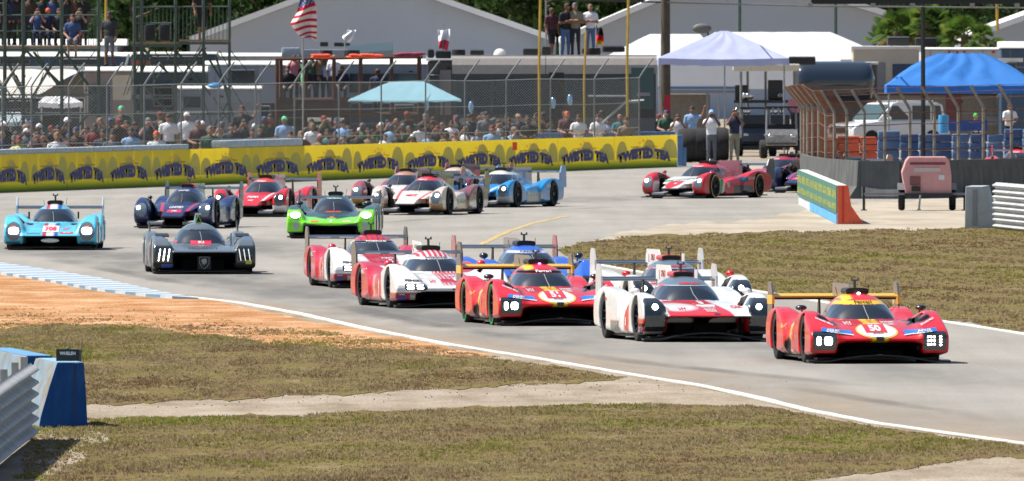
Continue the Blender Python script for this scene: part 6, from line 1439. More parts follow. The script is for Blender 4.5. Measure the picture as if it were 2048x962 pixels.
for (px, pb) in ((1603, 330), (1609, 330), (1616, 328), (1626, 327), (1638, 326), (1652, 325), (1669, 324), (1694, 323), (1729, 322), (1770, 320), (1820, 318), (1869, 317), (1917, 316), (1967, 314), (2023, 312), (2085, 311)):
    s = 70.5 if px > 1660 else 70.5 - (1660 - px) * .045; b = Q(px, pb + 6, s) - fl; yb = pb - (98 if px > 1640 else 112)
    P = [b, Q(px, yb, s) - fl, Q(px - 4, yb - 8, s) - fl, Q(px - (26 if px > 1640 else 34), yb - 45, s) - fl]
    MB().path(P, .045, 7).build('fence_post', MRST, fe, True); tops.append((px, yb, s, P))
for fr in (.02, .25, .50, .74, .96): MB().path([t[3][0].lerp(t[3][1], fr) + Vector((0, -.03, -.02 * (i % 2))) for i, t in enumerate(tops)], .013, 5).build('cable', MRC, fe)
for fr in (.35, .7, 1.0): MB().path([t[3][2].lerp(t[3][3], fr) for t in tops], .008, 4).build('cable', MRC, fe)
v = MB()
for i in range(7):
    a, b = tops[i][3], tops[i + 1][3]
    for k in range(16):
        u = k / 16; v.tube(a[0].lerp(b[0], u) + Vector((0, .5, 0)), a[1].lerp(b[1], min(1, u + .25)) + Vector((0, .5, 0)), .008, 3); v.tube(a[2].lerp(b[2], u), a[3].lerp(b[3], min(1, u + .1)), .008, 3)
tag(v.build('chain_link', mat('rusty_mesh', (.26, .11, .06), .8, noise=.3), fe), kind='stuff')
# green board wall with orange end
gw = thing('green_wall', tuple(G(1650, 440)), 0, 'low green wall with yellow letters and a bright orange end', 'wall')
a, b = G(1676, 449), G(1597, 409); d = b - a; l = d.length; ang = math.atan2(d.y, d.x); prof = [(-.60, 0), (-.56, .08), (-.30, .45), (-.24, .94), (.0, .94), (.0, 0)]
MG = mat('board_green', (.05, .17, .12), .7, noise=.1, nscale=1); MOR = mat('orange_paint', (.82, .12, .05), .6, noise=.18, nscale=3); MLB = mat('foot_blue', (.10, .38, .70), .7, noise=.3, nscale=2); MWT = mat('white_wall_paint', (.60, .62, .62), .75, noise=.25, nscale=2)
w = MB().prism([(y_, z_) for y_, z_ in prof], 'x', .06, l).build('wall_body', MWT, gw); w.location = a - gw.location; w.rotation_euler = (0, 0, ang)
w2 = MB().prism([(-.62, 0), (-.58, .08), (-.32, .45), (-.25, .95), (.01, .95), (.01, 0)], 'x', -.10, .055).build('orange_end', MOR, gw); w2.location = a - gw.location; w2.rotation_euler = (0, 0, ang)
MB().box((-.105, -.12, .47), (.012, .05, .9)).build('groove', mat('orange_groove', (.55, .05, .03), .7), w2)
n = 9
for k in range(n):
    x0, x1 = .3 + (l - .6) * k / n, .3 + (l - .6) * (k + 1) / n - .03; p = MB().box(((x0 + x1) / 2, .02, .60), (x1 - x0, .035, .68)).build('green_board', MG, w)
    q = random.Random(k); L = x1 - x0; yl = mat('board_yellow', (.45, .42, .06), .7)
    tx = MB()
    for j in range(2):
        x = x0 + .1 * L
        while x < x1 - .12 * L:
            ww = L * .05; tx.box((x, .04, .42 if j else .72), (ww, .006, .14 if j else .20)); 
            if q.random() < .6: tx.box((x + ww, .04, (.42 if j else .72) + q.choice((-.06, 0, .06))), (ww * 2, .006, .03))
            x += L * q.uniform(.12, .18)
    tx.build('lettering', yl, p)
    MB().box(((x0 + x1) / 2, .02, .12), (x1 - x0 - .2, .03, .20)).build('blue_foot', MLB, w) if k < 6 else None
# pale jersey block and rails at the right edge
def jersey(name, label, base, direction, L, wid, h, m_end, m_side, cat='concrete barrier', topw=.2):
    o = thing(name, base, direction, label, cat); a, b = wid / 2, topw / 2
    MB().prism([(-a, 0), (-a, .09), (-b * 1.6, .34), (-b, h), (b, h), (b * 1.6, .34), (a, .09), (a, 0)], 'y', 0, L).build('block', m_side, o, False, .012); return o
MPB = mat('pale_block_paint', (.36, .40, .43), .75, noise=.2, nscale=4)
base = G(1968, 457); o = thing('concrete_block', tuple(base), R(-4), 'pale grey concrete block at the end of the right steel rails', 'concrete block')
MB().prism([(-.46, 0), (-.44, 1.0), (-.02, 1.0), (.05, .75), (.28, .12), (.32, 0)], 'y', 0, 3.2).build('block', MPB, o, False, .015); MB().box((-.22, -.012, .5), (.10, .02, .85)).build('recess_shade', mat('block_shadow_slot', (.22, .25, .28), .8), o)  # darker strip laid on the end face, a slot's shadow put into its colour
def armco(name, label, pts, nrail, m, z0=.05, side=1, hh=.30, cat='guard rail'):
    """corrugated steel rails stacked on posts; pts on the ground"""
    o = thing(name, tuple(pts[0]), 0, label, cat)
    prof = [(.048 - .048 * math.cos(4 * math.pi * i / 20) * (1 if 0 < i < 20 else 1), .30 * i / 20) for i in range(21)]
    for r in range(nrail):
        for (a, b) in zip(pts[:-1], pts[1:]):
            d = b - a; n = Vector((d.y, -d.x, 0)).normalized() * side; v = MB(); rows = []
            for p in (a, b):
                P = p - o.location; rows.append([tuple(P + n * q_[0] + Vector((0, 0, z0 + r * hh + q_[1]))) for q_ in prof]); 
            v.grid(rows); rows2 = [[tuple(Vector(c) - n * .012) for c in row] for row in rows]; v.grid(rows2)
            for row, row2 in zip(rows, rows2): v.grid([row, row2])
            v.build('rail', m, o, True)
    for p in pts[:-1]:
        P = p - o.location; d = pts[1] - pts[0]; n = Vector((d.y, -d.x, 0)).normalized() * side
        MB().box(tuple(P - n * .08 + Vector((0, 0, .48))), (.08, .12, .96)).build('post', M_GALV, o)
    return o
M_RAIL = mat('painted_rail', (.42, .43, .44), .6, noise=.35, nscale=2.5)
armco('guard_rail', 'stacked white corrugated rails at the right edge behind the grass', [G(1992, 458), G(2048, 464), G(2110, 471), G(2200, 480)], 4, M_RAIL, z0=.0, hh=.27)
armco('guard_rail', 'stacked dirty white corrugated rails at the lower left corner', [G(62, 879), G(44, 893), G(22, 910), G(-8, 935), (G(-60, 975)), G(-150, 1060)], 3, M_RAIL, z0=.02, hh=.285, side=-1)
# near blue barrier with the black box on it
MNB = ground_mat('worn_blue_paint', [(.014, .055, .19), (.018, .07, .23), (.04, .11, .27)], .4, .4, fine=.15)
MNW = ground_mat('worn_white_concrete', [(.17, .16, .14), (.23, .22, .20), (.18, .25, .31), (.19, .18, .16)], .30, 1.6, fine=.2)
nb_ = thing('jersey_barrier', tuple(G(128, 856)), R(5.5), 'blue ended concrete barrier carrying the small black box', 'concrete barrier')
pr = [(-.30, 0), (-.275, .14), (-.17, .50), (-.08, .775), (.235, .775), (.255, .50), (.28, 0)]
MB().prism(pr, 'y', .03, 3.6).build('block', MNW, nb_, False, .012)
pe = [(-.302, 0), (-.277, .14), (-.172, .50), (-.082, .778), (.112, .778), (.112, 0)]
MB().prism(pe, 'y', -.015, .028).prism([(.152, 0), (.152, .778), (.237, .778), (.257, .50), (.282, 0)], 'y', -.015, .028).build('end_paint', MNB, nb_); MB().box((.132, .005, .39), (.041, .03, .77)).build('slot', mat('slot_blue', (.012, .04, .15), .8), nb_)
MB().box((.08, 1.7, .780), (.30, 3.2, .008)).build('top_paint', mat('pale_blue_paint', (.22, .38, .52), .7, noise=.3, nscale=3), nb_)
o = thing('jersey_barrier', tuple(G(20, 880)), R(6.2), 'second concrete barrier with blue top behind the near left rails', 'concrete barrier'); o.location = Q(66, 712, 163.9); o.location.z = 0; 
MB().prism(pr, 'y', .03, 6.2).build('block', MNW, o, False, .012); MB().box((.08, 3.1, .780), (.30, 6.1, .008)).build('top_paint', mat('pale_blue_paint2', (.10, .27, .48), .7, noise=.3, nscale=3), o); MB().prism([(y_, z_) for y_, z_ in pr], 'y', -.015, .028).build('end_paint', MNB, o)
bxp = thing('signal_box', tuple(Q(135, 727.5, 166.6)), 0, 'small black box with white lettering and antenna on the blue barrier', 'box')
MB().box((0, .06, .09), (.275, .10, .17)).build('housing', mat('box_black', (.008, .008, .010), .4), bxp, False, .006); MB().box((.10, .16, .10), (.13, .12, .15)).build('battery_case', M_GRY, bxp, False, .006)
MB().tube((.165, .14, .14), (.165, .14, .165), .008, 6).tube((.165, .14, .16), (.172, .14, .30), .004, 6).build('antenna', M_BLKP, bxp); MB().ell((0, .06, .185), (.016, .016, .02), 10, 8).build('knob', M_GRY, bxp, True); MB().tube((-.14, .05, .08), (-.15, .05, .08), .012, 8).build('side_screw', M_GALV, bxp)
tv, tf = text_mesh('WHELEN', .04); mesh_np('lettering', [(p[0] * .036, .006, .125 + p[1] * .04) for p in tv], tf, pm(WHITE, .5, 0), bxp)
# pink towable light plant
tr = thing('towed_generator', tuple(G(1855, 422)), 0, 'faded pink towed generator with outriggers in front of the grey wall', 'generator'); s = 77.0; MPK = mat('faded_pink', (.60, .30, .30), .55, noise=.15, nscale=3)
def cz(px, py): return ((px - 1855) / s, HZ(py, s))
MB().prism([cz(1812, 392), cz(1804, 345), cz(1812, 322), cz(1818, 314), cz(1892, 314), cz(1899, 322), cz(1903, 350), cz(1903, 392)], 'y', 0, 1.5).build('cowling', MPK, tr, False, .03)
for (x0, y0, x1, y1, m, nme, fr) in ((1820, 325, 1891, 330, mat('dark_red_slot', (.22, .04, .06), .7), 'vent_slot', .006), (1828, 336, 1881, 344, mat('faded_label', (.50, .45, .44), .6), 'label_plate', .012), (1820, 353, 1841, 371, mat('dark_inset', (.22, .08, .08), .7), 'inset_panel', .012), (1877, 350, 1889, 360, mat('white_plate', (.62, .62, .66), .6), 'small_plate', .012), (1823, 373, 1841, 383, M_BLKP, 'hitch_box', .06)):  # inset panel is a darker red-brown plate
    (xa, za), (xb, zb_) = cz(x0, y0), cz(x1, y1); MB().box(((xa + xb) / 2, -fr, (za + zb_) / 2), (xb - xa, .02, za - zb_)).build(nme, m, tr)
(xa, z1), (xb, z0) = cz(1728, 386), cz(1932, 391); MB().box(((xa + xb) / 2, .3, (z0 + z1) / 2), (xb - xa, .08, .06)).build('outrigger_beam', M_GRY, tr)
MB().box((.03, .7, (z0 + z1) / 2 - .02), (1.25, 1.6, .08)).build('frame', M_BLKP, tr)
for px in (1728, 1930): (xa, z1), _ = cz(px, 374), 0; MB().tube((xa, .3, .02), (xa, .3, z1), .035, 8).box((xa, .3, .02), (.16, .16, .03)).build('jack_leg', M_BLKP, tr)
for px in (1804, 1906): xa = (px - 1855) / s; MB().lathe([(0, -.08), (.2, -.09), (.30, -.085), (.33, -.04), (.33, .04), (.30, .085), (0, .09)], 22, 'x', (xa, .6, .34)).build('wheel', M_TYRE, tr, True); MB().prism([(.22, .55), (.3, .72), (.9, .72), (.98, .55)], 'x', xa - .1, xa + .1).build('mudguard', M_GRY, tr)
xa = (1838 - 1855) / s; MB().tube((xa, -.1, .05), (xa + .03, -.1, .42), .03, 6).box((xa, -.1, .03), (.1, .1, .05)).build('jockey_stand', M_GALV, tr)
# black post with overhead board
o = thing('sign_gantry', ((1848 - 1024) / 70.0, FPX / 70.0, 0), 0, 'tall thin black post holding a black overhead board at the top right', 'sign gantry')
pipe(o, 'post', [(1848, 400), (1847, -30)], 70.0, .07, M_BLKP, .9); face(o, 'board', 1622, -60, 2200, 8, 70.0, .12, mat('board_black', (.006, .007, .009), .5), .2, .01); pipe(o, 'tension_cable', [(1500, 8), (1622, 11), (1848, 13), (2150, 16)], 70, .012, M_GALV)
for px in (1620, 1746, 1825, 1944, 2034): face(o, 'clamp', px - 5, 6, px + 5, 15, 70.0, .10, mat('clamp_grey', (.28, .27, .25), .5, metal=.4), .24, .01)
# distant yellow poles, cleared ground behind
o = at('yellow_pole', 1995, 45, 'yellow pole above the palms near the right edge', 'pole', 'yellow poles by the barrier'); pipe(o, 'pole', [(1995, 60), (1993, -20)], 45, .08, M_YPOLE)
o = at('yellow_pole', 212, 50, 'yellow pole top behind the man on the left roof', 'pole', 'yellow poles by the barrier'); pipe(o, 'pole', [(211, 130), (212, -20)], 50, .06, M_YPOLE)
# far rows behind the scaffold: low white roofs, dark cars
rv('trailer', 'white roofed trailer with dark blue side behind the left scaffold', -60, 262, 104, 50, 4, mat('navy_side', (.05, .09, .15), .5, noise=.2), roofh=10, wins=((0, 118, 60, 128), (120, 118, 200, 130)), cat='trailer')
rv('trailer', 'navy sided trailer with white roof under the right scaffold deck', 262, 430, 104, 50.4, 4, mat('navy_side2', (.03, .06, .10), .5, noise=.2), roofh=5, wins=((300, 113, 405, 130),), bands=((262, 118, 298, 130, mat('dull_orange', (.35, .09, .05), .7)),), cat='trailer')
rv('trailer', 'white roofed vehicle right of the right scaffold', 412, 560, 106, 50.2, 4, M_WALLW, roofh=8, cat='trailer')
rv('hedge_shed', 'grey shed roofs behind the left trailers', -80, 250, 78, 46, 4, mat('shed_grey', (.45, .48, .52), .6), roofh=14, cat='shed')
o = at('blue_bag', 432, 56.6, 'bright blue bag on the white trailer roof', 'bag'); MB().ell(tuple(Q(430, 171, 56.6) - o.location), (.26, .2, .10), 12, 8).build('bag', mat('bag_blue', (.02, .25, .60), .5), o, True)
o = at('camp_table', 620, 58.5, 'white folding table amid the crowd below the timber stand', 'table'); face(o, 'tabletop', 615, 236, 662, 243, 58.5, .7, M_ROOFW, 0, .01); pipe(o, 'leg', [(618, 243), (618, 330)], 58.5, .02, M_GRY); pipe(o, 'leg', [(658, 243), (658, 330)], 58.5, .02, M_GRY)
o = at('camp_table', 687, 58.5, 'small white table right of the larger one below the timber stand', 'table'); face(o, 'tabletop', 674, 236, 688, 245, 58.5, .5, M_ROOFW, 0, .01); pipe(o, 'leg', [(681, 245), (681, 330)], 58.5, .02, M_GRY)
# ---------------------------------------------------------------- flags
def flag(name, label, pole_px, py0, py1, s, left, right, colf, nv=26, nu=16, cat='flag', rad=.03):
    o = at(name, pole_px, s, label, cat); L = o.location; pipe(o, 'pole', [(pole_px, py1), (pole_px, py0)], s, rad, M_GALV)
    V = []; Cc = []; F = []
    def ip(P, t): 
        t *= len(P) - 1; i = min(int(t), len(P) - 2); f_ = t - i; return (P[i][0] * (1 - f_) + P[i + 1][0] * f_, P[i][1] * (1 - f_) + P[i + 1][1] * f_)
    for j in range(nv + 1):
        v = j / nv; a, b = ip(left, v), ip(right, v)
        for i in range(nu + 1):
            u = i / nu; x = a[0] * (1 - u) + b[0] * u; y = a[1] * (1 - u) + b[1] * u + 2.0 * math.sin(u * 5 + v * 3)
            V.append(tuple(Q(x, y, s) + Vector((0, -.1 + .12 * math.sin(u * 9 + v * 5), 0)) - L)); Cc.append(colf(u, v))
    for j in range(nv):
        for i in range(nu): F.append((j * (nu + 1) + i, j * (nu + 1) + i + 1, (j + 1) * (nu + 1) + i + 1, (j + 1) * (nu + 1) + i))
    m = MATS.get('flag_cloth') or attr_mat('flag_cloth', .8, 0, spec=.1)
    mesh_np('cloth', V, F, m, o, True, np.array(Cc)); return o
def usf(u, v):
    if v < .20: return (.03, .05, .22) if (int(u * 16) + int(v * 60)) % 4 else (.7, .7, .75)
    return (.55, .02, .04) if int((v - .2) * 15) % 2 == 0 else (.72, .68, .66)
flag('national_flag', 'red and white striped flag with blue star field hanging on a thin pole', 606, -40, 330, 58.0, [(604, -14), (594, 22), (580, 46), (598, 70), (618, 78)], [(622, -14), (632, 12), (634, 40), (634, 62), (632, 82)], usf, nv=52)
flag('hanging_flag', 'small white over red flag above the motorhome roofs', 886, 50, 120, 55.5, [(875, 58), (877, 78), (878, 98)], [(900, 60), (899, 80), (895, 100)], lambda u, v: (.75, .75, .8) if v < .55 else (.62, .06, .10))
flag('hanging_flag', 'plain white flag tilted above the truck body', 690, 60, 110, 52, [(697, 58), (684, 72), (690, 82)], [(712, 62), (706, 76), (698, 84)], lambda u, v: (.7, .75, .8))
flag('hanging_flag', 'black, red and yellow flag right of the man in white on the roof', 1193, 50, 110, 55.5, [(1192, 52), (1192, 72), (1192, 90)], [(1205, 58), (1208, 76), (1206, 90)], lambda u, v: (.03, .03, .04) if v < .4 else ((.7, .04, .05) if v < .75 else (.85, .45, .03)))
o = at('green_streamer', 605, 57.9, 'thin bright green streamer on the flag pole', 'streamer'); pipe(o, 'streamer', [(603, 128), (607, 140), (604, 156), (606, 170)], 57.8, .06, mat('streamer_green', (.25, .75, .30), .7))
# ================================================================ SPECTATORS
G1 = 'spectators behind the yellow barrier'
def crowd(px, yt, kind, shirt, hat, label, ds=1.6, pants='dark', rot=0.0):
    s = sb(px) - ds; zt = HZ(yt, s); k = 1.0
    hh = 1.33 if kind.startswith('sit') else 1.76; k = min(max(zt / hh, .82), 1.12)
    return person(px, yt, s, kind, shirt, pants, hat, label, rot, k, G1, zbase=zt - hh * k)
hand = [
 (5, 262, 'stand', 'navy', 'tan', 'spectator in navy with tan cap at the far left edge', 2), (28, 270, 'lean', 'dark', 'grey', 'spectator in dark shirt beside the far left edge', 2), (38, 272, 'sit', 'yellow', 'red', 'seated spectator in pale yellow with red cap at the far left', 1.2), (52, 256, 'stand', 'grey', 'white', 'spectator in white cap behind the pale yellow shirt', 3),
 (74, 262, 'camera', 'maroon', 'brown', 'spectator in maroon raising a camera at the left', 1.8), (88, 264, 'camera', 'black', 'dark', 'spectator in black with raised arms beside the maroon shirt', 2.2), (114, 264, 'sit', 'white', 'tan', 'fair haired child in white and black by the left fence post', 1.2), (137, 266, 'lean', 'red', 'blue', 'spectator in red leaning on the barrier at the left', 1.6),
 (190, 246, 'lean', 'red', 'dark', 'hooded spectator in red and grey under the left roof', 2), (206, 258, 'sit', 'dark', 'brown', 'seated spectator in dark clothes right of the red hooded one', 1.5), (243, 211, 'crossed', 'green', 'mint', 'man in dark green with mint green cap and folded arms', 4.5), (262, 255, 'sit', 'light blue', 'dark', 'seated spectator in light blue near the green capped man', 1.5), (225, 262, 'sit', 'grey', 'black', 'seated spectator in grey below the green capped man', 1.2),
 (313, 262, 'sit', 'white', 'orange', 'child in white with bright orange cap', 1.5), (337, 226, 'stand', 'white', 'brown', 'bald man in long white shirt, left of the two men in white', 3), (374, 223, 'stand', 'white', 'white', 'man in white shirt and white cap, right of the two men in white', 3), (320, 222, 'stand', 'dark', 'red', 'spectator in dark shirt behind the bald man in white', 5), (396, 240, 'lean', 'maroon', 'grey', 'spectator in maroon with grey cap right of the men in white', 2.5),
 (420, 252, 'sit', 'green', 'tan', 'seated spectator in green by the pale trailer', 1.6), (440, 248, 'sitcam', 'tan', 'brown', 'seated spectator in tan by the pale trailer', 2), (463, 246, 'sit', 'dark', 'black', 'dark clothed spectator below the trailer window', 1.6), (484, 210, 'armup', 'black', 'brown', 'person in black standing high with one arm raised', 3.5), (505, 256, 'sit', 'navy', 'dark', 'seated spectator in navy right of the raised arm', 1.4), (520, 250, 'lean', 'black', 'brown', 'spectator in black left of the light blue shirt', 2),
 (537, 240, 'stand', 'dark', 'red', 'spectator in dark shirt with red cap left of the light blue shirt', 3.2), (569, 232, 'stand', 'light blue', 'mint', 'man in light blue shirt and pale green cap', 2.4), (580, 262, 'sit', 'brown', 'brown', 'seated spectator in brown in front of the light blue shirt', .9), (602, 262, 'sit', 'maroon', 'tan', 'seated spectator in maroon left of the white table', 1.2), (625, 246, 'lean', 'white', 'tan', 'spectator in white with straw hat below the white table', 1.8), (640, 268, 'sit', 'tan', 'pink', 'seated spectator in tan and pink cap', .9), (655, 258, 'sit', 'teal', 'brown', 'seated spectator in teal below the stand', 1.5)]
for a in hand: crowd(*a[:6], ds=a[6])
q = random.Random(21); used = {a[5] for a in hand}
tint = ['dark', 'black', 'navy', 'brown', 'grey', 'white', 'maroon', 'tan', 'light blue', 'dark', 'green', 'black']; hats = ['brown', 'white', 'dark', 'tan', 'red', 'grey', 'blue', 'black']
lm = [(672, 'left of the teal canopy'), (712, 'under the left edge of the teal canopy'), (760, 'under the left half of the teal canopy'), (810, 'under the middle of the teal canopy'), (860, 'under the right half of the teal canopy'), (905, 'under the right edge of the teal canopy'), (950, 'at the left end of the dark motorhome'), (1010, 'before the dark motorhome windows'), (1075, 'left of the tall yellow pole')]
P2 = {'sit': 'seated', 'lean': 'leaning', 'camera': 'photographing', 'stand': 'standing', 'sitcam': 'filming', 'crossed': 'idle'}
spots = [(672, 262), (686, 240), (690, 268), (703, 256), (716, 264), (727, 245), (738, 262), (748, 256), (762, 244), (770, 268), (783, 248), (796, 262), (806, 246), (814, 252), (826, 266), (838, 246), (848, 240), (856, 262), (866, 232), (874, 252), (884, 246), (892, 262), (902, 240), (913, 262), (917, 228), (930, 252), (940, 228), (948, 226), (955, 258), (968, 226), (972, 244), (984, 256), (998, 240), (1004, 262), (1018, 240), (1030, 252)]
for (px, y) in spots:
    for _ in range(30):
        k = q.choice(['sit', 'lean', 'camera', 'stand', 'sitcam', 'crossed']); sh = q.choice(tint); ht = q.choice(hats); w = [l for x, l in lm if px <= x][0]
        lab = f"{P2[k]} spectator in {sh} with {ht} {'cap' if ht in ('red', 'white', 'blue', 'tan') else 'hair'} {w}"
        if lab not in used: break
    used.add(lab); crowd(px + q.uniform(-2, 2), y + q.uniform(-2, 2), k, sh, ht, lab, ds=1.0 + max(0, 268 - y) * .05, rot=q.uniform(-.6, .6))
hand2 = [(984, 250, 'sit', 'light blue', 'red', 'spectator in red headscarf and pale blue top', .8), (972, 222, 'stand', 'grey', 'dark', 'man in grey before the left end of the dark motorhome', 2), (1038, 228, 'stand', 'navy', 'tan', 'man in navy with orange chest badge and tan cap', 2), (1018, 236, 'lean', 'dark', 'brown', 'spectator in dark shirt left of the navy shirted man', 2.2), (1057, 234, 'lean', 'black', 'dark', 'spectator in black leaning right of the navy shirted man', 1.5),
 (1134, 222, 'lean', 'maroon', 'orange', 'woman in maroon with reddish hair below the motorhome door', 2), (1157, 228, 'lean', 'white', 'brown', 'woman in white blouse below the motorhome door', 1.6), (1196, 228, 'lean', 'white', 'dark', 'man in white and blue behind the grey stay', 1.6), (1203, 220, 'stand', 'grey', 'brown', 'person in grey behind the man in white and blue', 3.2), (1216, 236, 'crossed', 'light blue', 'brown', 'person in pale blue right of the man in white and blue', 2.2), (1240, 228, 'lean', 'teal', 'tan', 'person in teal with tan sun hat by the right yellow pole', 1.6), (1252, 234, 'sit', 'tan', 'brown', 'person in tan half behind the right yellow pole', 1.4),
 (1332, 220, 'lean', 'green', 'blue', 'man in green with dark blue cap near the barrier end', 2.2), (1356, 228, 'camera', 'white', 'brown', 'woman in white raising a camera near the barrier end', 1.8), (1384, 212, 'armup', 'light blue', 'dark', 'person in light blue shirt with one arm raised high', 3.4)]
for a in hand2: crowd(*a[:6], ds=a[6])
person(1423, 219, 57.9, 'camera', 'white', 'grey', 'light blue', 'man in white shirt and pale cap photographing beyond the barrier end', 0, 1.08, 'standing onlookers beyond the barrier end')
person(1469, 217, 57.9, 'camera', 'navy', 'khaki', 'brown', 'man in navy shirt and khaki trousers beyond the barrier end', .1, 1.09, 'standing onlookers beyond the barrier end')
# second, farther row, mostly in shade-dark clothes
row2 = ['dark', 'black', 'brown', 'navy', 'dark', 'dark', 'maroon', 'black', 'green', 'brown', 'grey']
lm2 = [(60, 'left of the second fence post'), (135, 'below the crumpled white canopy'), (200, 'below the beige motorhome left end'), (290, 'below the long window bands'), (360, 'around the two men in white'), (430, 'before the white box trailer'), (510, 'before the trailer with grey trim'), (560, 'left of the timber stand'), (620, 'under the left of the timber stand'), (690, 'under the right of the timber stand'), (780, 'far under the teal canopy left half'), (905, 'far under the teal canopy right half'), (1000, 'far before the dark motorhome left windows'), (1075, 'far before the motorhome centre windows'), (1330, 'far before the motorhome right end')]
x = -10
while x < 1320:
    x += q.uniform(12, 27)
    if 325 < x < 390: continue
    y = 246 - x * .012 + q.uniform(-14, 18)
    for _ in range(40):
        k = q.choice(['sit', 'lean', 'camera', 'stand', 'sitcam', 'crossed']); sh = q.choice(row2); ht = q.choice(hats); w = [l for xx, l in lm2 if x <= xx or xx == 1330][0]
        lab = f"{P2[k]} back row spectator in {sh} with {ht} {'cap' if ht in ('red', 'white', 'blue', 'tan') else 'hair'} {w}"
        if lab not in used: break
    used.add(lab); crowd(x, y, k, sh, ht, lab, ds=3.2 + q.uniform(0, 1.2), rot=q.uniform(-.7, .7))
# folding chairs and coolers among the crowd
def chair_proto():
    o = thing('folding_chair', (0, 0, 0)); tag(o, 'dark folding camp chair among the spectators behind the barrier', 'chair', 'folding chairs behind the barrier')
    MB().box((0, 0, .42), (.5, .48, .03)).build('seat', M_BLKP, o); MB().prism([(.22, .42), (.32, .92), (.34, .92), (.25, .42)], 'x', -.25, .25).build('backrest', M_BLKP, o)
    for sx in (-1, 1):
        for a, b in ((-.22, .22), (.22, -.22)): MB().tube((sx * .24, a, 0), (sx * .24, b, .60), .012, 5).build('leg', M_GRY, o)
    return o
cp = None
for k, (x0_, (x1_, w)) in enumerate(zip([0] + [l[0] for l in lm2], lm2)):
    x = min((x0_ + x1_) / 2 + q.uniform(-8, 8), 1310); s = sb(x) - q.uniform(3.6, 5.0)
    if cp is None: cp = chair_proto(); c = cp
    else: c = copy_tree(cp)
    c.location = ((x - 1024) / s, FPX / s, 0); c.rotation_euler = (0, 0, q.uniform(-.8, .8)); c.scale = (1.1, 1.1, 1.35); c['label'] = 'dark folding camp chair ' + w
# people on the roofs
zr = HZ(118, 56)
for (px, yt, kind, sh, pa, ht, lab, rot, zb) in ((1103, 15, 'walk', 'maroon', 'black', 'brown', 'woman in maroon top and cap on the motorhome roof, leftmost', .5, 1.0), (1131, 6, 'crossed', 'black', 'denim', 'brown', 'man in black and red shirt with folded arms on the motorhome roof', .5, 1.14), (1151, 5, 'crossed', 'khaki', 'dark', 'grey', 'person in khaki with patterned cap on the motorhome roof', -.2, 1.10), (1181, 8, 'crossed', 'white', 'denim', 'tan', 'man in white shirt and jeans on the motorhome roof, rightmost', -.1, 1.03)):
    person(px, yt, 55.2, kind, sh, pa, ht, lab, rot, zb, 'people standing on the motorhome roof')
person(219, 22, 57.4, 'shorts', 'dark', 'grey', 'dark', 'man in dark shirt and grey shorts standing on the left roof', -.3, 1.10, 'people on the left roofs and scaffolds')
person(404, -34, 58.8, 'walk', 'black', 'black', 'black', 'person all in black on the right scaffold deck', .3, 1.14, 'people on the left roofs and scaffolds')
GS = 'people on the left roofs and scaffolds'; zd = HZ(91, 59.0)
for (px, kind, sh, pa, ht, lab, rot) in ((12, 'stand', 'black', 'navy', 'brown', 'person in black and navy at the left end of the scaffold deck', .2), (34, 'stand', 'black', 'dark', 'orange', 'person in black shirt and dark trousers standing second on the scaffold deck', -.2), (-14, 'stand', 'brown', 'dark', 'black', 'person in brown cut by the left edge on the scaffold deck', 0), (58, 'stand', 'brown', 'navy', 'brown', 'person in brown and navy standing third on the scaffold deck', 0), (104, 'stand', 'blue', 'black', 'brown', 'person in blue standing behind the seated ones on the scaffold deck', 0), (135, 'camera', 'dark', 'navy', 'brown', 'person in dark shirt standing with raised hands on the scaffold deck', .3), (165, 'stand', 'black', 'black', 'red', 'person in black with red cap standing at the right end of the scaffold deck', 0), (24, 'stand', 'navy', 'black', 'brown', 'person in navy half hidden behind the first two on the scaffold deck', .1), (84, 'stand', 'black', 'black', 'brown', 'person in black behind the blue jacket on the scaffold deck', 0), (118, 'stand', 'dark', 'black', 'white', 'person in dark shirt and white cap standing mid scaffold deck', 0), (150, 'stand', 'brown', 'dark', 'brown', 'person in brown behind the dangling legs on the scaffold deck', 0)):
    person(px, 0, 58.6, kind, sh, pa, ht, lab, rot, 1.0, GS, zbase=zd)
for (px, kind, sh, pa, ht, lab, rot) in ((76, 'sitcam', 'blue', 'navy', 'black', 'seated person in blue jacket on the scaffold deck', 0), (96, 'sit', 'navy', 'navy', 'orange', 'seated person in navy with orange cap on the scaffold deck', .4), (118, 'sit', 'dark', 'black', 'brown', 'seated person in dark clothes mid scaffold deck', 0), (160, 'sitcam', 'black', 'maroon', 'brown', 'seated person in black with bare knees at the deck end', -.2)):
    person(px, 0, 59.1, kind, sh, pa, ht, lab, rot, .95, GS, zbase=zd)
person(145, 20, 59.9, 'dangle', 'blue', 'grey', 'brown', 'person in blue shirt dangling bare legs from the scaffold deck', 0, 1.0, GS, zbase=HZ(78, 59.9) - .45 + .45 - .0)
# people on the timber stand
zst = HZ(203, 55.8); GT = 'people on the timber stand'
for (px, kind, sh, ht, lab, ds, sc_) in ((588, 'camera', 'pink', 'brown', 'person in pink with raised hands on the timber stand', .3, .95), (612, 'sit', 'dark', 'brown', 'seated person in dark clothes at the left of the timber stand', .1, .95), (624, 'stand', 'green', 'dark', 'person in green at the back of the timber stand', 2.0 * .1, .98), (640, 'camera', 'tan', 'brown', 'person in tan with raised hands on the timber stand', .2, .98), (652, 'stand', 'light blue', 'brown', 'person in light blue on the timber stand', .2, .9), (668, 'stand', 'white', 'tan', 'person in white beside the middle post of the timber stand', .1, .95), (684, 'sit', 'navy', 'brown', 'seated person in navy at the right of the timber stand', .1, .95), (598, 'stand', 'brown', 'dark', 'person in brown at the back left of the timber stand', .35, .95), (575, 'sit', 'black', 'dark', 'seated person in black by the left post of the timber stand', .1, .95)):
    person(px, 0, 55.6 - ds, kind, sh, 'dark', ht, lab, 0, sc_, GT, zbase=zst)
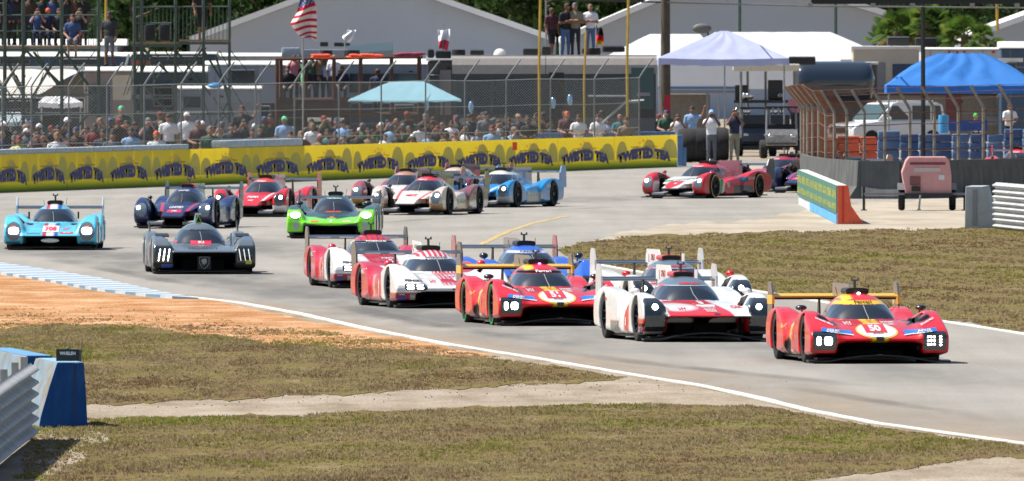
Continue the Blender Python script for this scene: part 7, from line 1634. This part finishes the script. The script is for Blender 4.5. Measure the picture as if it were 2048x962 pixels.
person(755, 137, 55.5, 'stand', 'navy', 'dark', 'brown', 'man in blue standing high right of the timber stand', 0, 1.02, GT)
for (px, yt, sh, ht, lab) in ((1950, 226, 'green', 'bright green', 'person in bright green cap behind the blue sheet'), (2018, 206, 'white', 'brown', 'bare armed person at the right edge under the blue canopy'), (1590, 182, 'pink', 'brown', 'person reaching up behind the curved fence')): person(px, yt, 54, 'lean' if px != 1590 else 'armup', sh, 'dark', ht, lab, .3, 1.0, 'people at the right')
for px, lab in ((300, 'black camera bag on the right scaffold deck, left one'), (330, 'black camera bag on the right scaffold deck, right one')):
    o = thing('camera_bag', tuple(Q(px, 83, 58.6)), 0, lab, 'bag', 'bags on the scaffold deck'); MB().box((0, 0, .30), (.38, .3, .6)).build('bag', M_BLKP, o, True, .1); MB().tube((-.1, 0, .6), (.1, 0, .6), .02, 5).build('handle', M_BLKP, o)
# ================================================================ TREES
M_LEAF = attr_mat('leaf', .7, 0, spec=.2); _t = M_LEAF.node_tree; _tr = _t.nodes.new('ShaderNodeBsdfTranslucent'); _mx = _t.nodes.new('ShaderNodeMixShader'); _mx.inputs[0].default_value = .35
_t.links.new([n for n in _t.nodes if n.type == 'VERTEX_COLOR'][0].outputs[0], _tr.inputs[0]); _t.links.new(_t.nodes['Principled BSDF'].outputs[0], _mx.inputs[1]); _t.links.new(_tr.outputs[0], _mx.inputs[2]); _t.links.new(_mx.outputs[0], _t.nodes['Material Output'].inputs[0])
M_BARK = mat('bark', (.09, .07, .05), .9, noise=.3, nscale=3)
def tree(px, s, h, w, label, seed, tone=0):
    q = np.random.default_rng(seed); o = at('tree', px, s, label, 'tree', 'trees behind the marquees')
    b = MB().tube((0, 0, 0), (0, 0, h * .55), .28, 8, .16)
    for k in range(7): a = k * .9; b.tube((0, 0, h * (.30 + .03 * k)), (w * .33 * math.cos(a), w * .33 * math.sin(a), h * (.55 + .05 * (k % 3))), .10, 6, .04)
    b.build('trunk', M_BARK, o)
    nc = 34; cc = np.stack([q.normal(0, .26, nc) * w, q.normal(0, .26, nc) * w, h * (.58 + .22 * q.normal(0, .8, nc).clip(-1.4, 1.4))], 1); V = []; Cc = []
    for c in cc:
        n = 95; r = q.uniform(.10, .17) * w; d = q.normal(0, 1, (n, 3)); d /= np.linalg.norm(d, axis=1, keepdims=True); p = c + d * r * q.uniform(.55, 1.1, (n, 1)) * np.array([1, 1, .8])
        a = q.normal(0, 1, (n, 3)); a /= np.linalg.norm(a, axis=1, keepdims=True); bb = np.cross(a, d); bb /= np.maximum(np.linalg.norm(bb, axis=1, keepdims=True), 1e-3); L = q.uniform(.16, .34, (n, 1))
        V += [p - a * L, p + bb * L * .7, p + a * L, p - bb * L * .7]; base = np.array([(.035, .075, .018), (.055, .10, .03), (.025, .055, .022)][(tone + int(q.integers(0, 2))) % 3]) * q.uniform(.7, 1.4)
        col = base * q.uniform(.75, 1.3, (n, 1)); Cc += [col] * 4
    v = np.stack([np.concatenate([V[4 * i + k] for i in range(nc)]) for k in range(4)], 1).reshape(-1, 3); c4 = np.stack([np.concatenate([Cc[4 * i + k] for i in range(nc)]) for k in range(4)], 1).reshape(-1, 3)
    mesh_np('crown', v, np.arange(len(v)).reshape(-1, 4), M_LEAF, o, cols=c4); return o
tl = [(-40, 'dark tree at the far left edge above the scaffold'), (70, 'dark tree behind the left scaffold people'), (190, 'tree behind the man on the left roof'), (270, 'dark tree between the two scaffolds'), (345, 'tree behind the right scaffold railing'), (430, 'dark tree behind the person in black'), (520, 'tree at the left slope of the largest marquee'), (880, 'dark tree above the right slope of the largest marquee'), (970, 'tree above the marquee right slope, middle one'), (1060, 'tree left of the roof group'), (1150, 'dark tree directly behind the roof group'), (1240, 'tree right of the roof group'), (1320, 'dark tree left of the wooden pole top'), (1430, 'tree hidden behind the shade-grey marquee'), (1700, 'tree left of the palms behind the board'), (1790, 'dark tree behind the left palm'), (1880, 'dark tree between the palms'), (1960, 'tree behind the right palm'), (2050, 'green tree at the right edge above the marquee')]
for k, (px, lab) in enumerate(tl): tree(px, 33.0 - (k % 3) * .7, 10.5 + (k * 7 % 5) * .5, 8.5, lab, 50 + k, k)
wood = []
q = np.random.default_rng(4); n = 26000; X = q.uniform(-45, 45, n); Z = q.uniform(.5, 13, n) ; Y = 1290 + q.uniform(0, 8, n); keep = Z < 11 + 1.6 * np.sin(X * .45) + 1.1 * np.sin(X * 1.3 + 1) ; X, Y, Z = X[keep], Y[keep], Z[keep]; n = len(X)
P = np.stack([X, Y, Z], 1); a = q.normal(0, 1, (n, 3)); a /= np.linalg.norm(a, axis=1, keepdims=True); b = np.cross(a, q.normal(0, 1, (n, 3))); b /= np.linalg.norm(b, axis=1, keepdims=True); L = q.uniform(.3, .55, (n, 1))
V = np.stack([P - a * L, P + b * L * .8, P + a * L, P - b * L * .8], 1).reshape(-1, 3); cl = np.array([.035, .06, .025]) * (1 + .5 * np.sin(X * .8 + Z * .6))[:, None].clip(.5, 1.6) * q.uniform(.6, 1.4, (n, 1))
o = mesh_np('far_wood', V, np.arange(len(V)).reshape(-1, 4), M_LEAF, cols=np.repeat(cl, 4, 0)); tag(o, 'dark green wood closing the view behind the marquees', 'wood', kind='stuff')
def palm(px, s, h, r, label, seed, nf=30):
    q = np.random.default_rng(seed); o = at('palm_tree', px, s, label, 'palm tree', 'fan palms at the right'); MB().tube((0, 0, 0), (.1, 0, h), .22, 10, .18).build('trunk', M_BARK, o)
    for k in range(nf):
        a = q.uniform(0, 6.28); el = q.uniform(-.55, 1.25); L = r * q.uniform(.75, 1.1); d = Vector((math.cos(a) * math.cos(el), math.sin(a) * math.cos(el), math.sin(el))); side = d.cross(Vector((0, 0, 1))).normalized(); up = side.cross(d); base = Vector((.1, 0, h)); hub = base + d * L * .5; V = []; F = []; Cc = []
        g = np.array([(.10, .20, .03), (.07, .14, .03), (.17, .24, .05)][int(q.integers(0, 3))]) * q.uniform(.7, 1.2) if el > -.35 else np.array([.20, .16, .07])
        V += [tuple(base - side * .02), tuple(base + side * .02), tuple(hub)]; F.append((0, 1, 2)); Cc += [g] * 3
        for j in range(23):
            t = (j - 11) / 11 * 1.45; dd = (d * math.cos(t) + side * math.sin(t)); tip = hub + dd * L * .55 + Vector((0, 0, -.12 * L * (1 + abs(t)))) + up * .05; w = dd.cross(up).normalized() * .02 * r; m_ = hub.lerp(tip, .5) + Vector((0, 0, .05 * L)); o_ = len(V)
            V += [tuple(hub), tuple(m_ - w), tuple(tip), tuple(m_ + w)]; F += [(o_, o_ + 1, o_ + 2), (o_, o_ + 2, o_ + 3)]; Cc += [g * q.uniform(.85, 1.15)] * 4
        mesh_np('frond', V, F, M_LEAF, o, cols=np.array(Cc))
palm(1790, 44, HZ(62, 44), 1.35, 'broad fan palm left of the black post', 3, 34); palm(1850, 44.5, HZ(48, 44.5), 1.2, 'fan palm directly behind the black post', 5, 34); palm(1925, 45, HZ(68, 45), 1.3, 'bright green fan palm right of the black post', 8, 36); palm(1962, 45.5, HZ(80, 45.5), .9, 'low fan palm above the blue canopy', 12, 26); palm(1760, 43, HZ(80, 43), .9, 'yellowing low fan palm at the marquee corner', 15, 24)
print('people', sum(o.name.startswith('person') for o in C.objects), 'objects', len(C.objects))
